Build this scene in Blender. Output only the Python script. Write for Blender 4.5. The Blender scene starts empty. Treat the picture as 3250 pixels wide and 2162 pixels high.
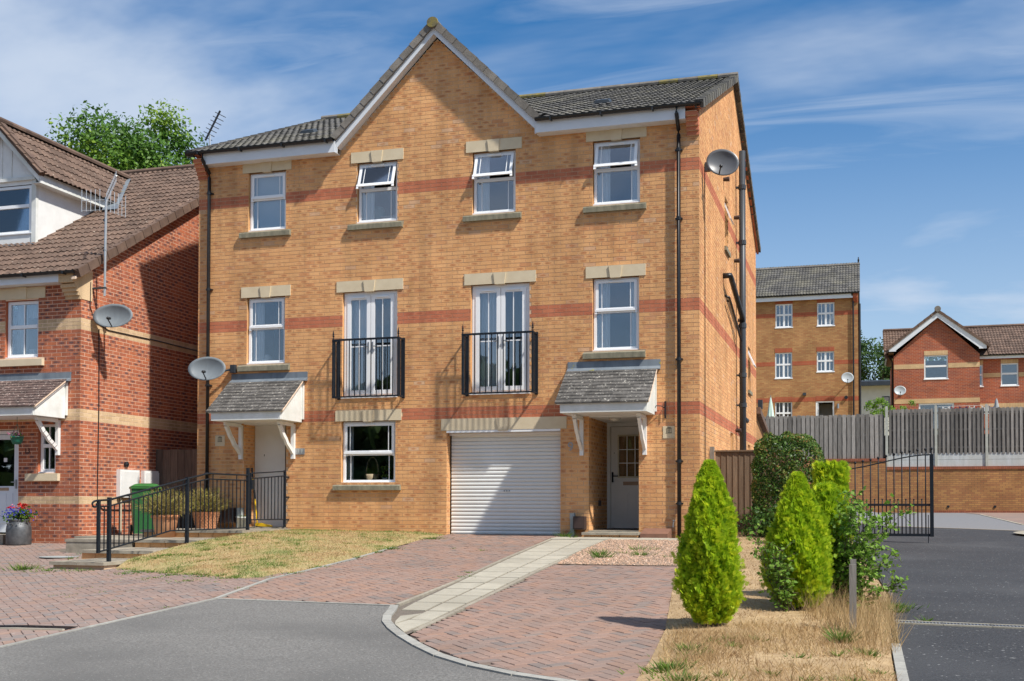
import bpy, bmesh, math, random
import numpy as np
from mathutils import Vector, Matrix
random.seed(7); rng = np.random.default_rng(11)
S = bpy.context.scene
COL = S.collection
# ------------------------------------------------------------------ camera, sky, sun, exposure
CAM = np.array([2.7586, -20.7394, 0.5481]); YAW, PIT, ROL = 0.294013, 0.0248435, 0.0017077
def cam_axes():
    f = Vector((-math.sin(YAW), math.cos(YAW), 0)); r = Vector((math.cos(YAW), math.sin(YAW), 0)); u = Vector((0, 0, 1))
    f, u = f*math.cos(PIT)+u*math.sin(PIT), u*math.cos(PIT)-f*math.sin(PIT)
    r, u = r*math.cos(ROL)+u*math.sin(ROL), u*math.cos(ROL)-r*math.sin(ROL)
    return f, r, u
F_, R_, U_ = cam_axes()
cd = bpy.data.cameras.new('camera'); cam = bpy.data.objects.new('camera', cd); COL.objects.link(cam)
cam.matrix_world = Matrix(((R_.x, U_.x, -F_.x, CAM[0]), (R_.y, U_.y, -F_.y, CAM[1]), (R_.z, U_.z, -F_.z, CAM[2]), (0, 0, 0, 1)))
cd.sensor_width = 36; cd.sensor_fit = 'HORIZONTAL'; cd.lens = 36*3654/3250; cd.shift_y = 434.23/3250
cd.clip_start = 0.1; cd.clip_end = 3000
S.camera = cam
SUN_EL, SUN_ROT = math.radians(51), math.radians(114)
w = bpy.data.worlds.new('World'); S.world = w; w.use_nodes = True
nt = w.node_tree; nt.nodes.clear()
def N(nt, t, **k):
    n = nt.nodes.new(t)
    for a, b in k.items(): setattr(n, a, b)
    return n
out = N(nt, 'ShaderNodeOutputWorld'); bg = N(nt, 'ShaderNodeBackground')
sky = N(nt, 'ShaderNodeTexSky', sky_type='NISHITA', sun_disc=False, sun_elevation=SUN_EL, sun_rotation=SUN_ROT)
sky.air_density = 1.0; sky.dust_density = 0.25; sky.ozone_density = 3.0
SKY_STRENGTH = 0.15
bg.inputs['Strength'].default_value = SKY_STRENGTH
tc = N(nt, 'ShaderNodeTexCoord'); sep = N(nt, 'ShaderNodeSeparateXYZ'); nt.links.new(tc.outputs['Generated'], sep.inputs[0])
zc = N(nt, 'ShaderNodeMath', operation='MAXIMUM'); nt.links.new(sep.outputs['Z'], zc.inputs[0]); zc.inputs[1].default_value = 0.0
za = N(nt, 'ShaderNodeMath', operation='ADD'); nt.links.new(zc.outputs[0], za.inputs[0]); za.inputs[1].default_value = 0.16
dv = N(nt, 'ShaderNodeVectorMath', operation='DIVIDE'); cmb = N(nt, 'ShaderNodeCombineXYZ')
for i in range(3): nt.links.new(za.outputs[0], cmb.inputs[i])
nt.links.new(tc.outputs['Generated'], dv.inputs[0]); nt.links.new(cmb.outputs[0], dv.inputs[1])
CLX, CLY = 5.7, 4.1
def cloud(rot, sc, loc, scale, detail, lo, hi, dist=0.6):
    mp = N(nt, 'ShaderNodeMapping'); mp.inputs['Rotation'].default_value = (0, 0, rot); mp.inputs['Scale'].default_value = sc; mp.inputs['Location'].default_value = loc
    nt.links.new(dv.outputs[0], mp.inputs[0])
    no = N(nt, 'ShaderNodeTexNoise'); no.inputs['Scale'].default_value = scale; no.inputs['Detail'].default_value = detail; no.inputs['Roughness'].default_value = 0.55; no.inputs['Distortion'].default_value = dist
    nt.links.new(mp.outputs[0], no.inputs['Vector'])
    mr = N(nt, 'ShaderNodeMapRange', interpolation_type='SMOOTHSTEP'); mr.inputs[1].default_value = lo; mr.inputs[2].default_value = hi
    nt.links.new(no.outputs[0], mr.inputs[0]); return mr
c1 = cloud(0.35, (0.75, 1.15, 1), (CLX, CLY, 0), 1.0, 6, 0.36, 0.69, 0.3)
c2 = cloud(-0.2, (0.35, 2.2, 1), (0.4, 5.2, 0), 1.9, 9, 0.5, 0.85, 1.0)
mx = N(nt, 'ShaderNodeMath', operation='MAXIMUM'); nt.links.new(c1.outputs[0], mx.inputs[0])
m2 = N(nt, 'ShaderNodeMath', operation='MULTIPLY'); nt.links.new(c2.outputs[0], m2.inputs[0]); m2.inputs[1].default_value = 0.85
nt.links.new(m2.outputs[0], mx.inputs[1])
m3 = N(nt, 'ShaderNodeMath', operation='MULTIPLY'); nt.links.new(mx.outputs[0], m3.inputs[0]); m3.inputs[1].default_value = 0.88
hs = N(nt, 'ShaderNodeHueSaturation'); hs.inputs['Saturation'].default_value = 1.38; hs.inputs['Value'].default_value = 0.5
nt.links.new(sky.outputs[0], hs.inputs['Color'])
mixc = N(nt, 'ShaderNodeMix', data_type='RGBA'); hz_ = N(nt, 'ShaderNodeMapRange', interpolation_type='SMOOTHSTEP'); hz_.inputs[1].default_value = 0.42; hz_.inputs[2].default_value = -0.05; hz_.inputs[4].default_value = 0.72
nt.links.new(sep.outputs['Z'], hz_.inputs[0]); mxh = N(nt, 'ShaderNodeMath', operation='MAXIMUM'); nt.links.new(hz_.outputs[0], mxh.inputs[0]); nt.links.new(m3.outputs[0], mxh.inputs[1]); nt.links.new(mxh.outputs[0], mixc.inputs['Factor']); nt.links.new(hs.outputs[0], mixc.inputs[6])
mixc.inputs[7].default_value = (2.5, 2.85, 3.4, 1)
nt.links.new(mixc.outputs[2], bg.inputs['Color']); nt.links.new(bg.outputs[0], out.inputs[0])
sd = bpy.data.lights.new('sun', 'SUN'); sd.energy = 3.6; sd.angle = math.radians(2.0); sd.color = (1.0, 0.95, 0.87)
sun = bpy.data.objects.new('sun', sd); COL.objects.link(sun)
SUNV = Vector((math.sin(SUN_ROT)*math.cos(SUN_EL), math.cos(SUN_ROT)*math.cos(SUN_EL), math.sin(SUN_EL)))
sun.rotation_euler = SUNV.to_track_quat('Z', 'Y').to_euler(); sun.location = (12, -8, 20)
S.view_settings.view_transform = 'Standard'; S.view_settings.look = 'None'; S.view_settings.exposure = 0.76; S.view_settings.gamma = 1
S.view_settings.use_curve_mapping = False
S.render.engine = 'CYCLES'
# ------------------------------------------------------------------ terrain
def ss(t): t = min(1.0, max(0.0, t)); return t*t*(3-2*t)
def zg(X, Y):
    b = 0.05*Y if Y < 0 else 0.028*Y
    b -= 0.13*ss((-4.6-X)/3.2)
    zr = -0.30+0.028*Y-0.009*max(0, Y-10)
    k = ss((X-1.6)/1.5)
    return b*(1-k)+zr*k
# ------------------------------------------------------------------ materials
MATS = {}
def mat(name, c1, c2=None, scale=8.0, rough=0.75, bump=0.0, bscale=None, metal=0.0, tint=0.0, c3=None, spec=0.4, c3s=None, detail=6, tintcol=None, stretch=None, lo=0.35, hi=0.68, speck=None, sscale=60, slo=0.62):
    m = bpy.data.materials.new(name); m.use_nodes = True; t = m.node_tree; b = t.nodes['Principled BSDF']
    b.inputs['Roughness'].default_value = rough; b.inputs['Metallic'].default_value = metal; b.inputs['Specular IOR Level'].default_value = spec
    L = t.links.new
    geo = N(t, 'ShaderNodeNewGeometry')
    vec = geo.outputs['Position']
    if stretch:
        mp = N(t, 'ShaderNodeMapping'); mp.inputs['Scale'].default_value = stretch; L(vec, mp.inputs[0]); vec = mp.outputs[0]
    no = N(t, 'ShaderNodeTexNoise'); no.inputs['Scale'].default_value = scale; no.inputs['Detail'].default_value = detail; no.inputs['Roughness'].default_value = 0.6; L(vec, no.inputs['Vector'])
    c2 = c2 or tuple(x*0.8 for x in c1)
    mr = N(t, 'ShaderNodeMapRange'); mr.inputs[1].default_value = lo; mr.inputs[2].default_value = hi; L(no.outputs[0], mr.inputs[0])
    mx = N(t, 'ShaderNodeMix', data_type='RGBA'); L(mr.outputs[0], mx.inputs['Factor']); mx.inputs[6].default_value = (*c1, 1); mx.inputs[7].default_value = (*c2, 1)
    col = mx.outputs[2]
    if c3:
        n3 = N(t, 'ShaderNodeTexNoise'); n3.inputs['Scale'].default_value = c3s or scale*0.13; n3.inputs['Detail'].default_value = 5; L(vec, n3.inputs['Vector'])
        r3 = N(t, 'ShaderNodeMapRange'); r3.inputs[1].default_value = 0.45; r3.inputs[2].default_value = 0.72; L(n3.outputs[0], r3.inputs[0])
        x3 = N(t, 'ShaderNodeMix', data_type='RGBA'); L(r3.outputs[0], x3.inputs['Factor']); L(col, x3.inputs[6]); x3.inputs[7].default_value = (*c3, 1); col = x3.outputs[2]
    if speck:
        n4 = N(t, 'ShaderNodeTexNoise'); n4.inputs['Scale'].default_value = sscale; n4.inputs['Detail'].default_value = 2; L(geo.outputs['Position'], n4.inputs['Vector'])
        r4 = N(t, 'ShaderNodeMapRange'); r4.inputs[1].default_value = slo; r4.inputs[2].default_value = slo+0.05; L(n4.outputs[0], r4.inputs[0])
        x4 = N(t, 'ShaderNodeMix', data_type='RGBA'); L(r4.outputs[0], x4.inputs['Factor']); L(col, x4.inputs[6]); x4.inputs[7].default_value = (*speck, 1); col = x4.outputs[2]
    if tint or tintcol:
        at = N(t, 'ShaderNodeAttribute', attribute_name='tint')
        if tintcol:
            cr = N(t, 'ShaderNodeValToRGB'); el = cr.color_ramp.elements
            while len(el) < len(tintcol): el.new(0.5)
            for e, (p, c) in zip(el, tintcol): e.position = p; e.color = (*c, 1)
            L(at.outputs['Fac'], cr.inputs[0])
            mm = N(t, 'ShaderNodeMix', data_type='RGBA', blend_type='MULTIPLY'); mm.inputs['Factor'].default_value = 1; L(col, mm.inputs[6]); L(cr.outputs[0], mm.inputs[7]); col = mm.outputs[2]
        else:
            r5 = N(t, 'ShaderNodeMapRange'); r5.inputs[3].default_value = 1-tint; r5.inputs[4].default_value = 1+tint; L(at.outputs['Fac'], r5.inputs[0])
            mm = N(t, 'ShaderNodeVectorMath', operation='SCALE'); L(col, mm.inputs[0]); L(r5.outputs[0], mm.inputs['Scale']); col = mm.outputs[0]
    L(col, b.inputs['Base Color'])
    if bump:
        nb = N(t, 'ShaderNodeTexNoise'); nb.inputs['Scale'].default_value = bscale or scale*4; nb.inputs['Detail'].default_value = 6; L(vec, nb.inputs['Vector'])
        bp = N(t, 'ShaderNodeBump'); bp.inputs['Strength'].default_value = bump; bp.inputs['Distance'].default_value = 0.01; L(nb.outputs[0], bp.inputs['Height']); L(bp.outputs[0], b.inputs['Normal'])
    MATS[name] = m; return m
def brick_mat(name, ramp, smudge, amount, rough=0.85):
    m = bpy.data.materials.new(name); m.use_nodes = True; t = m.node_tree; b = t.nodes['Principled BSDF']; L = t.links.new
    b.inputs['Roughness'].default_value = rough; b.inputs['Specular IOR Level'].default_value = 0.25
    geo = N(t, 'ShaderNodeNewGeometry'); at = N(t, 'ShaderNodeAttribute', attribute_name='tint'); uv = N(t, 'ShaderNodeUVMap')
    cr = N(t, 'ShaderNodeValToRGB'); el = cr.color_ramp.elements
    while len(el) < len(ramp): el.new(0.5)
    for e, (p, c) in zip(el, ramp): e.position = p; e.color = (*c, 1)
    L(at.outputs['Fac'], cr.inputs[0])
    su = N(t, 'ShaderNodeVectorMath', operation='SUBTRACT'); L(uv.outputs[0], su.inputs[0]); su.inputs[1].default_value = (0.5, 0.5, 0)
    sc = N(t, 'ShaderNodeVectorMath', operation='MULTIPLY'); L(su.outputs[0], sc.inputs[0]); sc.inputs[1].default_value = (2.1, 2.0, 0)
    ln = N(t, 'ShaderNodeVectorMath', operation='LENGTH'); L(sc.outputs[0], ln.inputs[0])
    no = N(t, 'ShaderNodeTexNoise'); no.inputs['Scale'].default_value = 14; no.inputs['Detail'].default_value = 4; L(geo.outputs['Position'], no.inputs['Vector'])
    ad = N(t, 'ShaderNodeMath', operation='ADD'); L(ln.outputs[1], ad.inputs[0]); L(no.outputs[0], ad.inputs[1])
    mr = N(t, 'ShaderNodeMapRange', interpolation_type='SMOOTHSTEP'); mr.inputs[1].default_value = 1.32; mr.inputs[2].default_value = 0.85; L(ad.outputs[0], mr.inputs[0])
    # which bricks carry the smudge: pseudo random from tint
    m1 = N(t, 'ShaderNodeMath', operation='MULTIPLY'); L(at.outputs['Fac'], m1.inputs[0]); m1.inputs[1].default_value = 37.7
    fr = N(t, 'ShaderNodeMath', operation='FRACT'); L(m1.outputs[0], fr.inputs[0])
    r2 = N(t, 'ShaderNodeMapRange'); r2.inputs[1].default_value = 1-amount; r2.inputs[2].default_value = 1-amount*0.45; L(fr.outputs[0], r2.inputs[0])
    mm = N(t, 'ShaderNodeMath', operation='MULTIPLY'); L(mr.outputs[0], mm.inputs[0]); L(r2.outputs[0], mm.inputs[1])
    x1 = N(t, 'ShaderNodeMix', data_type='RGBA'); L(mm.outputs[0], x1.inputs['Factor']); L(cr.outputs[0], x1.inputs[6]); x1.inputs[7].default_value = (*smudge, 1)
    n2 = N(t, 'ShaderNodeTexNoise'); n2.inputs['Scale'].default_value = 0.9; n2.inputs['Detail'].default_value = 6; L(geo.outputs['Position'], n2.inputs['Vector'])
    r3 = N(t, 'ShaderNodeMapRange'); r3.inputs[1].default_value = 0.3; r3.inputs[2].default_value = 0.7; r3.inputs[3].default_value = 0.84; r3.inputs[4].default_value = 1.12; L(n2.outputs[0], r3.inputs[0])
    n3 = N(t, 'ShaderNodeTexNoise'); n3.inputs['Scale'].default_value = 70; n3.inputs['Detail'].default_value = 4; L(geo.outputs['Position'], n3.inputs['Vector'])
    r4 = N(t, 'ShaderNodeMapRange'); r4.inputs[1].default_value = 0.3; r4.inputs[2].default_value = 0.7; r4.inputs[3].default_value = 0.82; r4.inputs[4].default_value = 1.15; L(n3.outputs[0], r4.inputs[0])
    mu0 = N(t, 'ShaderNodeMath', operation='MULTIPLY'); L(r3.outputs[0], mu0.inputs[0]); L(r4.outputs[0], mu0.inputs[1])
    mps = N(t, 'ShaderNodeMapping'); mps.inputs['Scale'].default_value = (3.2, 3.2, .22); L(geo.outputs['Position'], mps.inputs[0])
    n5 = N(t, 'ShaderNodeTexNoise'); n5.inputs['Scale'].default_value = 1.3; n5.inputs['Detail'].default_value = 6; L(mps.outputs[0], n5.inputs['Vector'])
    r5 = N(t, 'ShaderNodeMapRange'); r5.inputs[1].default_value = 0.36; r5.inputs[2].default_value = 0.55; r5.inputs[3].default_value = 0.84; r5.inputs[4].default_value = 1.03; L(n5.outputs[0], r5.inputs[0])
    mu = N(t, 'ShaderNodeMath', operation='MULTIPLY'); L(mu0.outputs[0], mu.inputs[0]); L(r5.outputs[0], mu.inputs[1])
    vs = N(t, 'ShaderNodeVectorMath', operation='SCALE'); L(x1.outputs[2], vs.inputs[0]); L(mu.outputs[0], vs.inputs['Scale'])
    L(vs.outputs[0], b.inputs['Base Color'])
    bp = N(t, 'ShaderNodeBump'); bp.inputs['Strength'].default_value = 0.35; bp.inputs['Distance'].default_value = 0.006; L(n3.outputs[0], bp.inputs['Height']); L(bp.outputs[0], b.inputs['Normal'])
    MATS[name] = m; return m
brick_mat('buff_brick', [(0, (.67, .345, .145)), (.3, (.71, .38, .165)), (.6, (.74, .405, .18)), (.86, (.69, .36, .155)), (.96, (.60, .28, .125)), (1, (.69, .44, .26))], (.50, .215, .095), .6)
brick_mat('red_band_brick', [(0, (.50, .165, .085)), (.5, (.56, .195, .10)), (1, (.47, .15, .08))], (.42, .13, .07), .25)
brick_mat('red_brick', [(0, (.44, .135, .065)), (.35, (.50, .165, .08)), (.6, (.37, .11, .058)), (1, (.46, .16, .085))], (.15, .085, .08), .66)
brick_mat('cream_brick', [(0, (.60, .42, .24)), (.5, (.66, .48, .29)), (1, (.54, .37, .21))], (.56, .38, .22), .2)
mat('mortar_tan', (.66, .48, .32), (.56, .40, .26), 6); mat('mortar_pale', (.80, .62, .47), (.70, .53, .39), 6)
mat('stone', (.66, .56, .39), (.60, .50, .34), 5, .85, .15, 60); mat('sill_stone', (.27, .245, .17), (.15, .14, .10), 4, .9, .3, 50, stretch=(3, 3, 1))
mat('white_upvc', (.87, .88, .88), (.83, .84, .85), 3, .3, spec=.5); mat('white_paint', (.78, .78, .76), (.70, .70, .68), 4, .45)
mat('weathered_white', (.78, .79, .77), (.60, .61, .57), 3.5, .6, c3=(.62, .63, .58), c3s=1.2); mat('fascia_white', (.72, .75, .79), (.66, .70, .74), 3, .4)
mat('black_plastic', (.012, .013, .015), (.02, .022, .025), 5, .35); mat('pipe_grey', (.045, .055, .065), (.03, .036, .045), 4, .45, stretch=(1, 1, .2))
mat('iron', (.010, .014, .020), (.014, .019, .026), 12, .55, spec=.2); mat('painted_dark', (.006, .006, .006)); mat('room', (.26, .255, .25), (.22, .215, .21), 2)  # near black colour, painted on panels in place of shade inside unlit rooms
mat('curtain', (.86, .88, .88), (.74, .77, .78), 5, .9, stretch=(6, 6, .3)); mat('blind', (.6, .64, .64), (.55, .6, .6), 3, .8)
mat('dark_tile', (.105, .10, .092), (.055, .052, .05), 9, .85, .5, 60, tint=.28, c3=(.14, .13, .10), speck=(.30, .28, .2), sscale=26, slo=.66)
mat('ridge_tile_grey', (.21, .19, .165), (.14, .127, .11), 7, .85, .4, 50, tint=.2); mat('lichen', (.25, .20, .05), (.13, .12, .08), 12, .9, .4, 40)
mat('brown_tile', (.155, .10, .072), (.095, .06, .045), 9, .85, .5, 60, tint=.25, speck=(.36, .31, .25), sscale=24, slo=.665); mat('brown_tile_edge', (.15, .097, .07), (.10, .063, .047), 5, .85, .3, 40, tint=.2)
mat('canopy_tile', (.13, .122, .112), (.075, .07, .064), 9, .9, .6, 60, tint=.3, speck=(.40, .38, .33), sscale=24, slo=.63); mat('canopy_tile_brown', (.15, .10, .085), (.08, .055, .05), 9, .9, .6, 60, tint=.25, speck=(.46, .38, .33), sscale=26, slo=.62)
mat('lead', (.17, .20, .23), (.11, .13, .155), 5, .55, .1, stretch=(2, 2, .6), c3=(.22, .25, .27), speck=(.30, .28, .04), sscale=5, slo=.68); mat('alu', (.55, .57, .58), (.48, .5, .51), 5, .4, metal=.6)
mat('roller', (.76, .77, .75), (.68, .69, .66), 2.5, .45, spec=.4, stretch=(1, 1, .5), c3=(.70, .70, .66), c3s=.8); mat('door_white', (.74, .73, .70), (.70, .69, .66), 3, .35)
mat('asphalt', (.215, .207, .192), (.115, .11, .101), 48, .9, .5, 60, c3=(.115, .111, .104), c3s=.6, speck=(.30, .29, .27), sscale=55, slo=.66, detail=8, lo=.38, hi=.62)
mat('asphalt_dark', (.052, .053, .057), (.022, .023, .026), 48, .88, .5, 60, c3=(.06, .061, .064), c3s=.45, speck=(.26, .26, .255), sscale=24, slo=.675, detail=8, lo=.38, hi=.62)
mat('asphalt_far', (.20, .20, .205), (.17, .17, .175), 30, .9, .2, 80)
mat('concrete_slab', (.44, .405, .325), (.36, .33, .26), 7, .9, .2, 80, tint=.07, c3=(.33, .30, .235)); mat('kerb', (.36, .35, .31), (.27, .26, .235), 12, .9, .3, 80, tint=.1)
mat('step_slab', (.36, .32, .25), (.25, .22, .17), 8, .9, .3, 60, tint=.1)
PV = [(0, (.95, .88, .84)), (.3, (1.08, .96, .9)), (.6, (1.0, .85, .78)), (.84, (1.14, .92, .78)), (.92, (.80, .83, .85)), (1, (.88, .9, .9))]
mat('paver', (.30, .222, .186), (.25, .187, .158), 10, .9, .3, 90, tintcol=PV, c3=(.22, .18, .16), c3s=1.0); mat('paver_grey', (.30, .24, .215), (.245, .20, .18), 10, .9, .3, 90, tintcol=PV, c3=(.23, .195, .18), speck=(.36, .33, .30), sscale=9, slo=.66)
mat('sand_joint', (.18, .15, .12), (.12, .1, .08), 20, .95); mat('soil', (.22, .155, .09), (.15, .105, .06), 5, .95, .4, 30)
mat('gravel_bed', (.36, .27, .20), (.20, .15, .11), 30, .95, .8, 60); mat('pebble', (.42, .31, .235), (.33, .25, .2), 20, .9, tintcol=[(0, (.6, .58, .55)), (.4, (1, .9, .8)), (.8, (1.15, .95, .8)), (1, (1.5, 1.45, 1.4))])
mat('lawn_soil', (.46, .34, .17), (.32, .25, .12), 12, .95, .6, 40, c3=(.28, .26, .10), c3s=2.2); mat('verge_soil', (.48, .345, .19), (.31, .21, .11), 12, .95, .6, 40, c3=(.30, .20, .105), c3s=2.4)
def leaf_mat(name, ramp, trans=0.25, rough=0.6):
    m = bpy.data.materials.new(name); m.use_nodes = True; t = m.node_tree; b = t.nodes['Principled BSDF']; L = t.links.new
    at = N(t, 'ShaderNodeAttribute', attribute_name='tint'); cr = N(t, 'ShaderNodeValToRGB'); el = cr.color_ramp.elements
    while len(el) < len(ramp): el.new(0.5)
    for e, (p, c) in zip(el, ramp): e.position = p; e.color = (*c, 1)
    L(at.outputs['Fac'], cr.inputs[0]); L(cr.outputs[0], b.inputs['Base Color']); b.inputs['Roughness'].default_value = rough; b.inputs['Specular IOR Level'].default_value = 0.25
    tr = N(t, 'ShaderNodeBsdfTranslucent'); L(cr.outputs[0], tr.inputs[0]); ms = N(t, 'ShaderNodeMixShader'); ms.inputs[0].default_value = trans
    L(b.outputs[0], ms.inputs[1]); L(tr.outputs[0], ms.inputs[2]); L(ms.outputs[0], t.nodes['Material Output'].inputs[0]); MATS[name] = m
leaf_mat('lawn_grass', [(0, (.42, .28, .14)), (.32, (.54, .39, .20)), (.5, (.46, .36, .16)), (.68, (.30, .29, .10)), (1, (.15, .22, .055))])
leaf_mat('dry_grass', [(0, (.28, .17, .085)), (.4, (.47, .32, .155)), (.75, (.56, .41, .21)), (.9, (.30, .25, .10)), (1, (.14, .17, .05))])
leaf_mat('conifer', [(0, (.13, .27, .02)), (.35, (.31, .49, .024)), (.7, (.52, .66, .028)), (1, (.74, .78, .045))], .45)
leaf_mat('hedge_leaf', [(0, (.03, .075, .014)), (.4, (.075, .15, .026)), (.72, (.17, .23, .04)), (.86, (.28, .23, .06)), (1, (.32, .15, .065))], .25, .4)
leaf_mat('shrub_leaf', [(0, (.11, .22, .03)), (.5, (.19, .34, .045)), (1, (.31, .45, .09))], .4, .5)
leaf_mat('tree_leaf', [(0, (.045, .11, .018)), (.5, (.10, .215, .03)), (.8, (.17, .30, .04)), (1, (.27, .40, .05))], .35, .45)
leaf_mat('far_leaf', [(0, (.03, .07, .02)), (.6, (.07, .13, .03)), (1, (.13, .2, .05))], .3)
leaf_mat('weed', [(0, (.06, .14, .02)), (.6, (.12, .22, .03)), (1, (.22, .28, .05))], .3)
leaf_mat('heather', [(0, (.20, .15, .07)), (.5, (.28, .22, .07)), (.8, (.36, .32, .07)), (1, (.15, .17, .04))], .2)
mat('bark', (.12, .09, .065), (.07, .052, .04), 12, .95, .5, 40); mat('wood_grey', (.29, .268, .238), (.17, .155, .137), 7, .9, .3, 40, tint=.42, stretch=(6, 6, .5)); mat('wood_brown', (.21, .145, .095), (.14, .095, .062), 6, .9, .3, 40, tint=.18, stretch=(6, 6, .5)); mat('wood_dark', (.125, .092, .072), (.07, .05, .04), 6, .9, .3, 40, tint=.2, stretch=(6, 6, .5))
mat('concrete_post', (.47, .47, .40), (.38, .38, .33), 8, .9, .2, 60); mat('gravel_board', (.55, .57, .56), (.42, .44, .42), 3, .85, .2, 40, stretch=(3, 3, .6), c3=(.47, .47, .43))
mat('terracotta', (.50, .205, .09), (.40, .16, .075), 9, .85, .2, 50, c3=(.56, .30, .16)); mat('bin_green', (.025, .12, .035), (.02, .095, .028), 4, .45); mat('lid_green', (.035, .15, .03), (.03, .12, .025), 4, .45)
mat('churn', (.085, .09, .095), (.16, .165, .17), 9, .5, .3, 40, metal=.5); mat('basket_green', (.008, .13, .085), (.006, .11, .07), 6, .4)
mat('yellow', (.72, .45, .012), (.62, .38, .01), 5, .4); mat('bucket_white', (.60, .61, .55), (.5, .51, .46), 5, .5); mat('meter_brown', (.06, .036, .03), (.045, .028, .024), 5, .6); mat('duct_grey', (.36, .39, .38), (.3, .33, .32), 5, .6)
mat('tank_red', (.23, .115, .075), (.18, .09, .06), 8, .8); mat('dish', (.185, .21, .225), (.155, .175, .19), 4, .5, stretch=(3, 3, .5)); mat('dish_dark', (.12, .125, .135), (.10, .105, .115), 4, .38)
mat('sat_pale', (.42, .45, .47), (.37, .4, .42), 4, .45); mat('render_white', (.62, .62, .56), (.56, .56, .5), 3, .8); mat('parasol', (.50, .66, .56), (.60, .72, .64), 6, .8, stretch=(14, 14, .3)); mat('grey_cover', (.32, .34, .36), (.25, .27, .29), 8, .7); mat('purple', (.09, .02, .07), rough=.8); mat('cloth_red', (.35, .03, .04), rough=.8); mat('cloth_blue', (.06, .10, .32), rough=.8); mat('cloth_white', (.7, .7, .7), rough=.8)
mat('steel', (.42, .43, .44), (.36, .37, .38), 6, .35, metal=.7); mat('brass', (.45, .32, .12), rough=.4, metal=.6); mat('letter_plate', (.42, .28, .18), rough=.45); mat('cream_trim', (.62, .56, .40), rough=.5)
mat('cream_pipe', (.52, .48, .36), rough=.5); mat('lamp_glass', (.62, .60, .55), rough=.25); mat('dirty_plug', (.38, .24, .16), rough=.8)
mat('petal_blue', (.03, .04, .42), (.08, .09, .55), 40, .7); mat('petal_red', (.55, .012, .012), (.65, .03, .03), 30, .6); mat('petal_pink', (.6, .22, .33), rough=.7)
mat('teal_seat', (.18, .36, .37), rough=.7); mat('box_card', (.42, .36, .33), rough=.8); mat('wicker', (.40, .32, .20), (.28, .22, .14), 60, .8); mat('far_buff', (.42, .245, .115)); mat('plug_rubble', (.30, .2, .13))
mat('tape_white', (.72, .72, .72), (.7, .7, .7), 3, .5)
def glass_mat(name, refl, tintc=(1, 1, 1)):
    m = bpy.data.materials.new(name); m.use_nodes = True; t = m.node_tree; t.nodes.clear(); L = t.links.new
    o = N(t, 'ShaderNodeOutputMaterial'); g = N(t, 'ShaderNodeBsdfGlossy'); g.inputs['Roughness'].default_value = 0.015; g.inputs['Color'].default_value = (.92, .95, 1, 1)
    tr = N(t, 'ShaderNodeBsdfTransparent'); tr.inputs[0].default_value = (*tintc, 1)
    fr = N(t, 'ShaderNodeFresnel'); fr.inputs[0].default_value = 1.5
    ad = N(t, 'ShaderNodeMath', operation='ADD', use_clamp=True); L(fr.outputs[0], ad.inputs[0]); ad.inputs[1].default_value = refl
    ms = N(t, 'ShaderNodeMixShader'); L(ad.outputs[0], ms.inputs[0]); L(tr.outputs[0], ms.inputs[1]); L(g.outputs[0], ms.inputs[2]); L(ms.outputs[0], o.inputs[0]); MATS[name] = m
glass_mat('glass_dark', .02, (.8, .82, .85)); glass_mat('glass', .095, (.94, .96, .97))
# banded brick wall seen from far, as a material on plain walls: rows and joints only
def far_brick_mat(name, ramp, mortar, lwid=.225, lht=.075, soldier=False):
    m = bpy.data.materials.new(name); m.use_nodes = True; t = m.node_tree; b = t.nodes['Principled BSDF']; L = t.links.new; b.inputs['Roughness'].default_value = .9; b.inputs['Specular IOR Level'].default_value = .2
    geo = N(t, 'ShaderNodeNewGeometry'); sp = N(t, 'ShaderNodeSeparateXYZ'); L(geo.outputs['Position'], sp.inputs[0])
    ad = N(t, 'ShaderNodeMath', operation='ADD'); L(sp.outputs['X'], ad.inputs[0]); L(sp.outputs['Y'], ad.inputs[1])
    cb = N(t, 'ShaderNodeCombineXYZ'); L(ad.outputs[0], cb.inputs[0]); L(sp.outputs['Z'], cb.inputs[1])
    br = N(t, 'ShaderNodeTexBrick'); L(cb.outputs[0], br.inputs['Vector']); br.inputs['Scale'].default_value = 1; br.inputs['Brick Width'].default_value = lwid; br.inputs['Row Height'].default_value = lht; br.inputs['Mortar Size'].default_value = .006
    if soldier: br.offset = 0
    br.inputs['Color1'].default_value = (*ramp[0], 1); br.inputs['Color2'].default_value = (*ramp[1], 1); br.inputs['Mortar'].default_value = (*mortar, 1); br.inputs['Bias'].default_value = 0.0
    no = N(t, 'ShaderNodeTexNoise'); no.inputs['Scale'].default_value = 1.1; no.inputs['Detail'].default_value = 7; L(geo.outputs['Position'], no.inputs['Vector'])
    mr = N(t, 'ShaderNodeMapRange'); mr.inputs[1].default_value = .3; mr.inputs[2].default_value = .7; mr.inputs[3].default_value = .82; mr.inputs[4].default_value = 1.15; L(no.outputs[0], mr.inputs[0])
    vs = N(t, 'ShaderNodeVectorMath', operation='SCALE'); L(br.outputs[0], vs.inputs[0]); L(mr.outputs[0], vs.inputs['Scale'])
    L(vs.outputs[0], b.inputs['Base Color']); MATS[name] = m
far_brick_mat('far_buff', ((.46, .255, .105), (.36, .165, .07)), (.26, .165, .09)); far_brick_mat('far_redband', ((.40, .105, .05), (.36, .09, .045)), (.36, .16, .09), .075, .2, True)
far_brick_mat('far_red', ((.40, .10, .045), (.26, .075, .05)), (.42, .27, .18)); far_brick_mat('far_cream', ((.60, .42, .23), (.55, .37, .2)), (.42, .3, .18)); far_brick_mat('far_soldier_cream', ((.60, .42, .23), (.55, .37, .2)), (.36, .25, .15), .075, .3, True)
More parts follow.
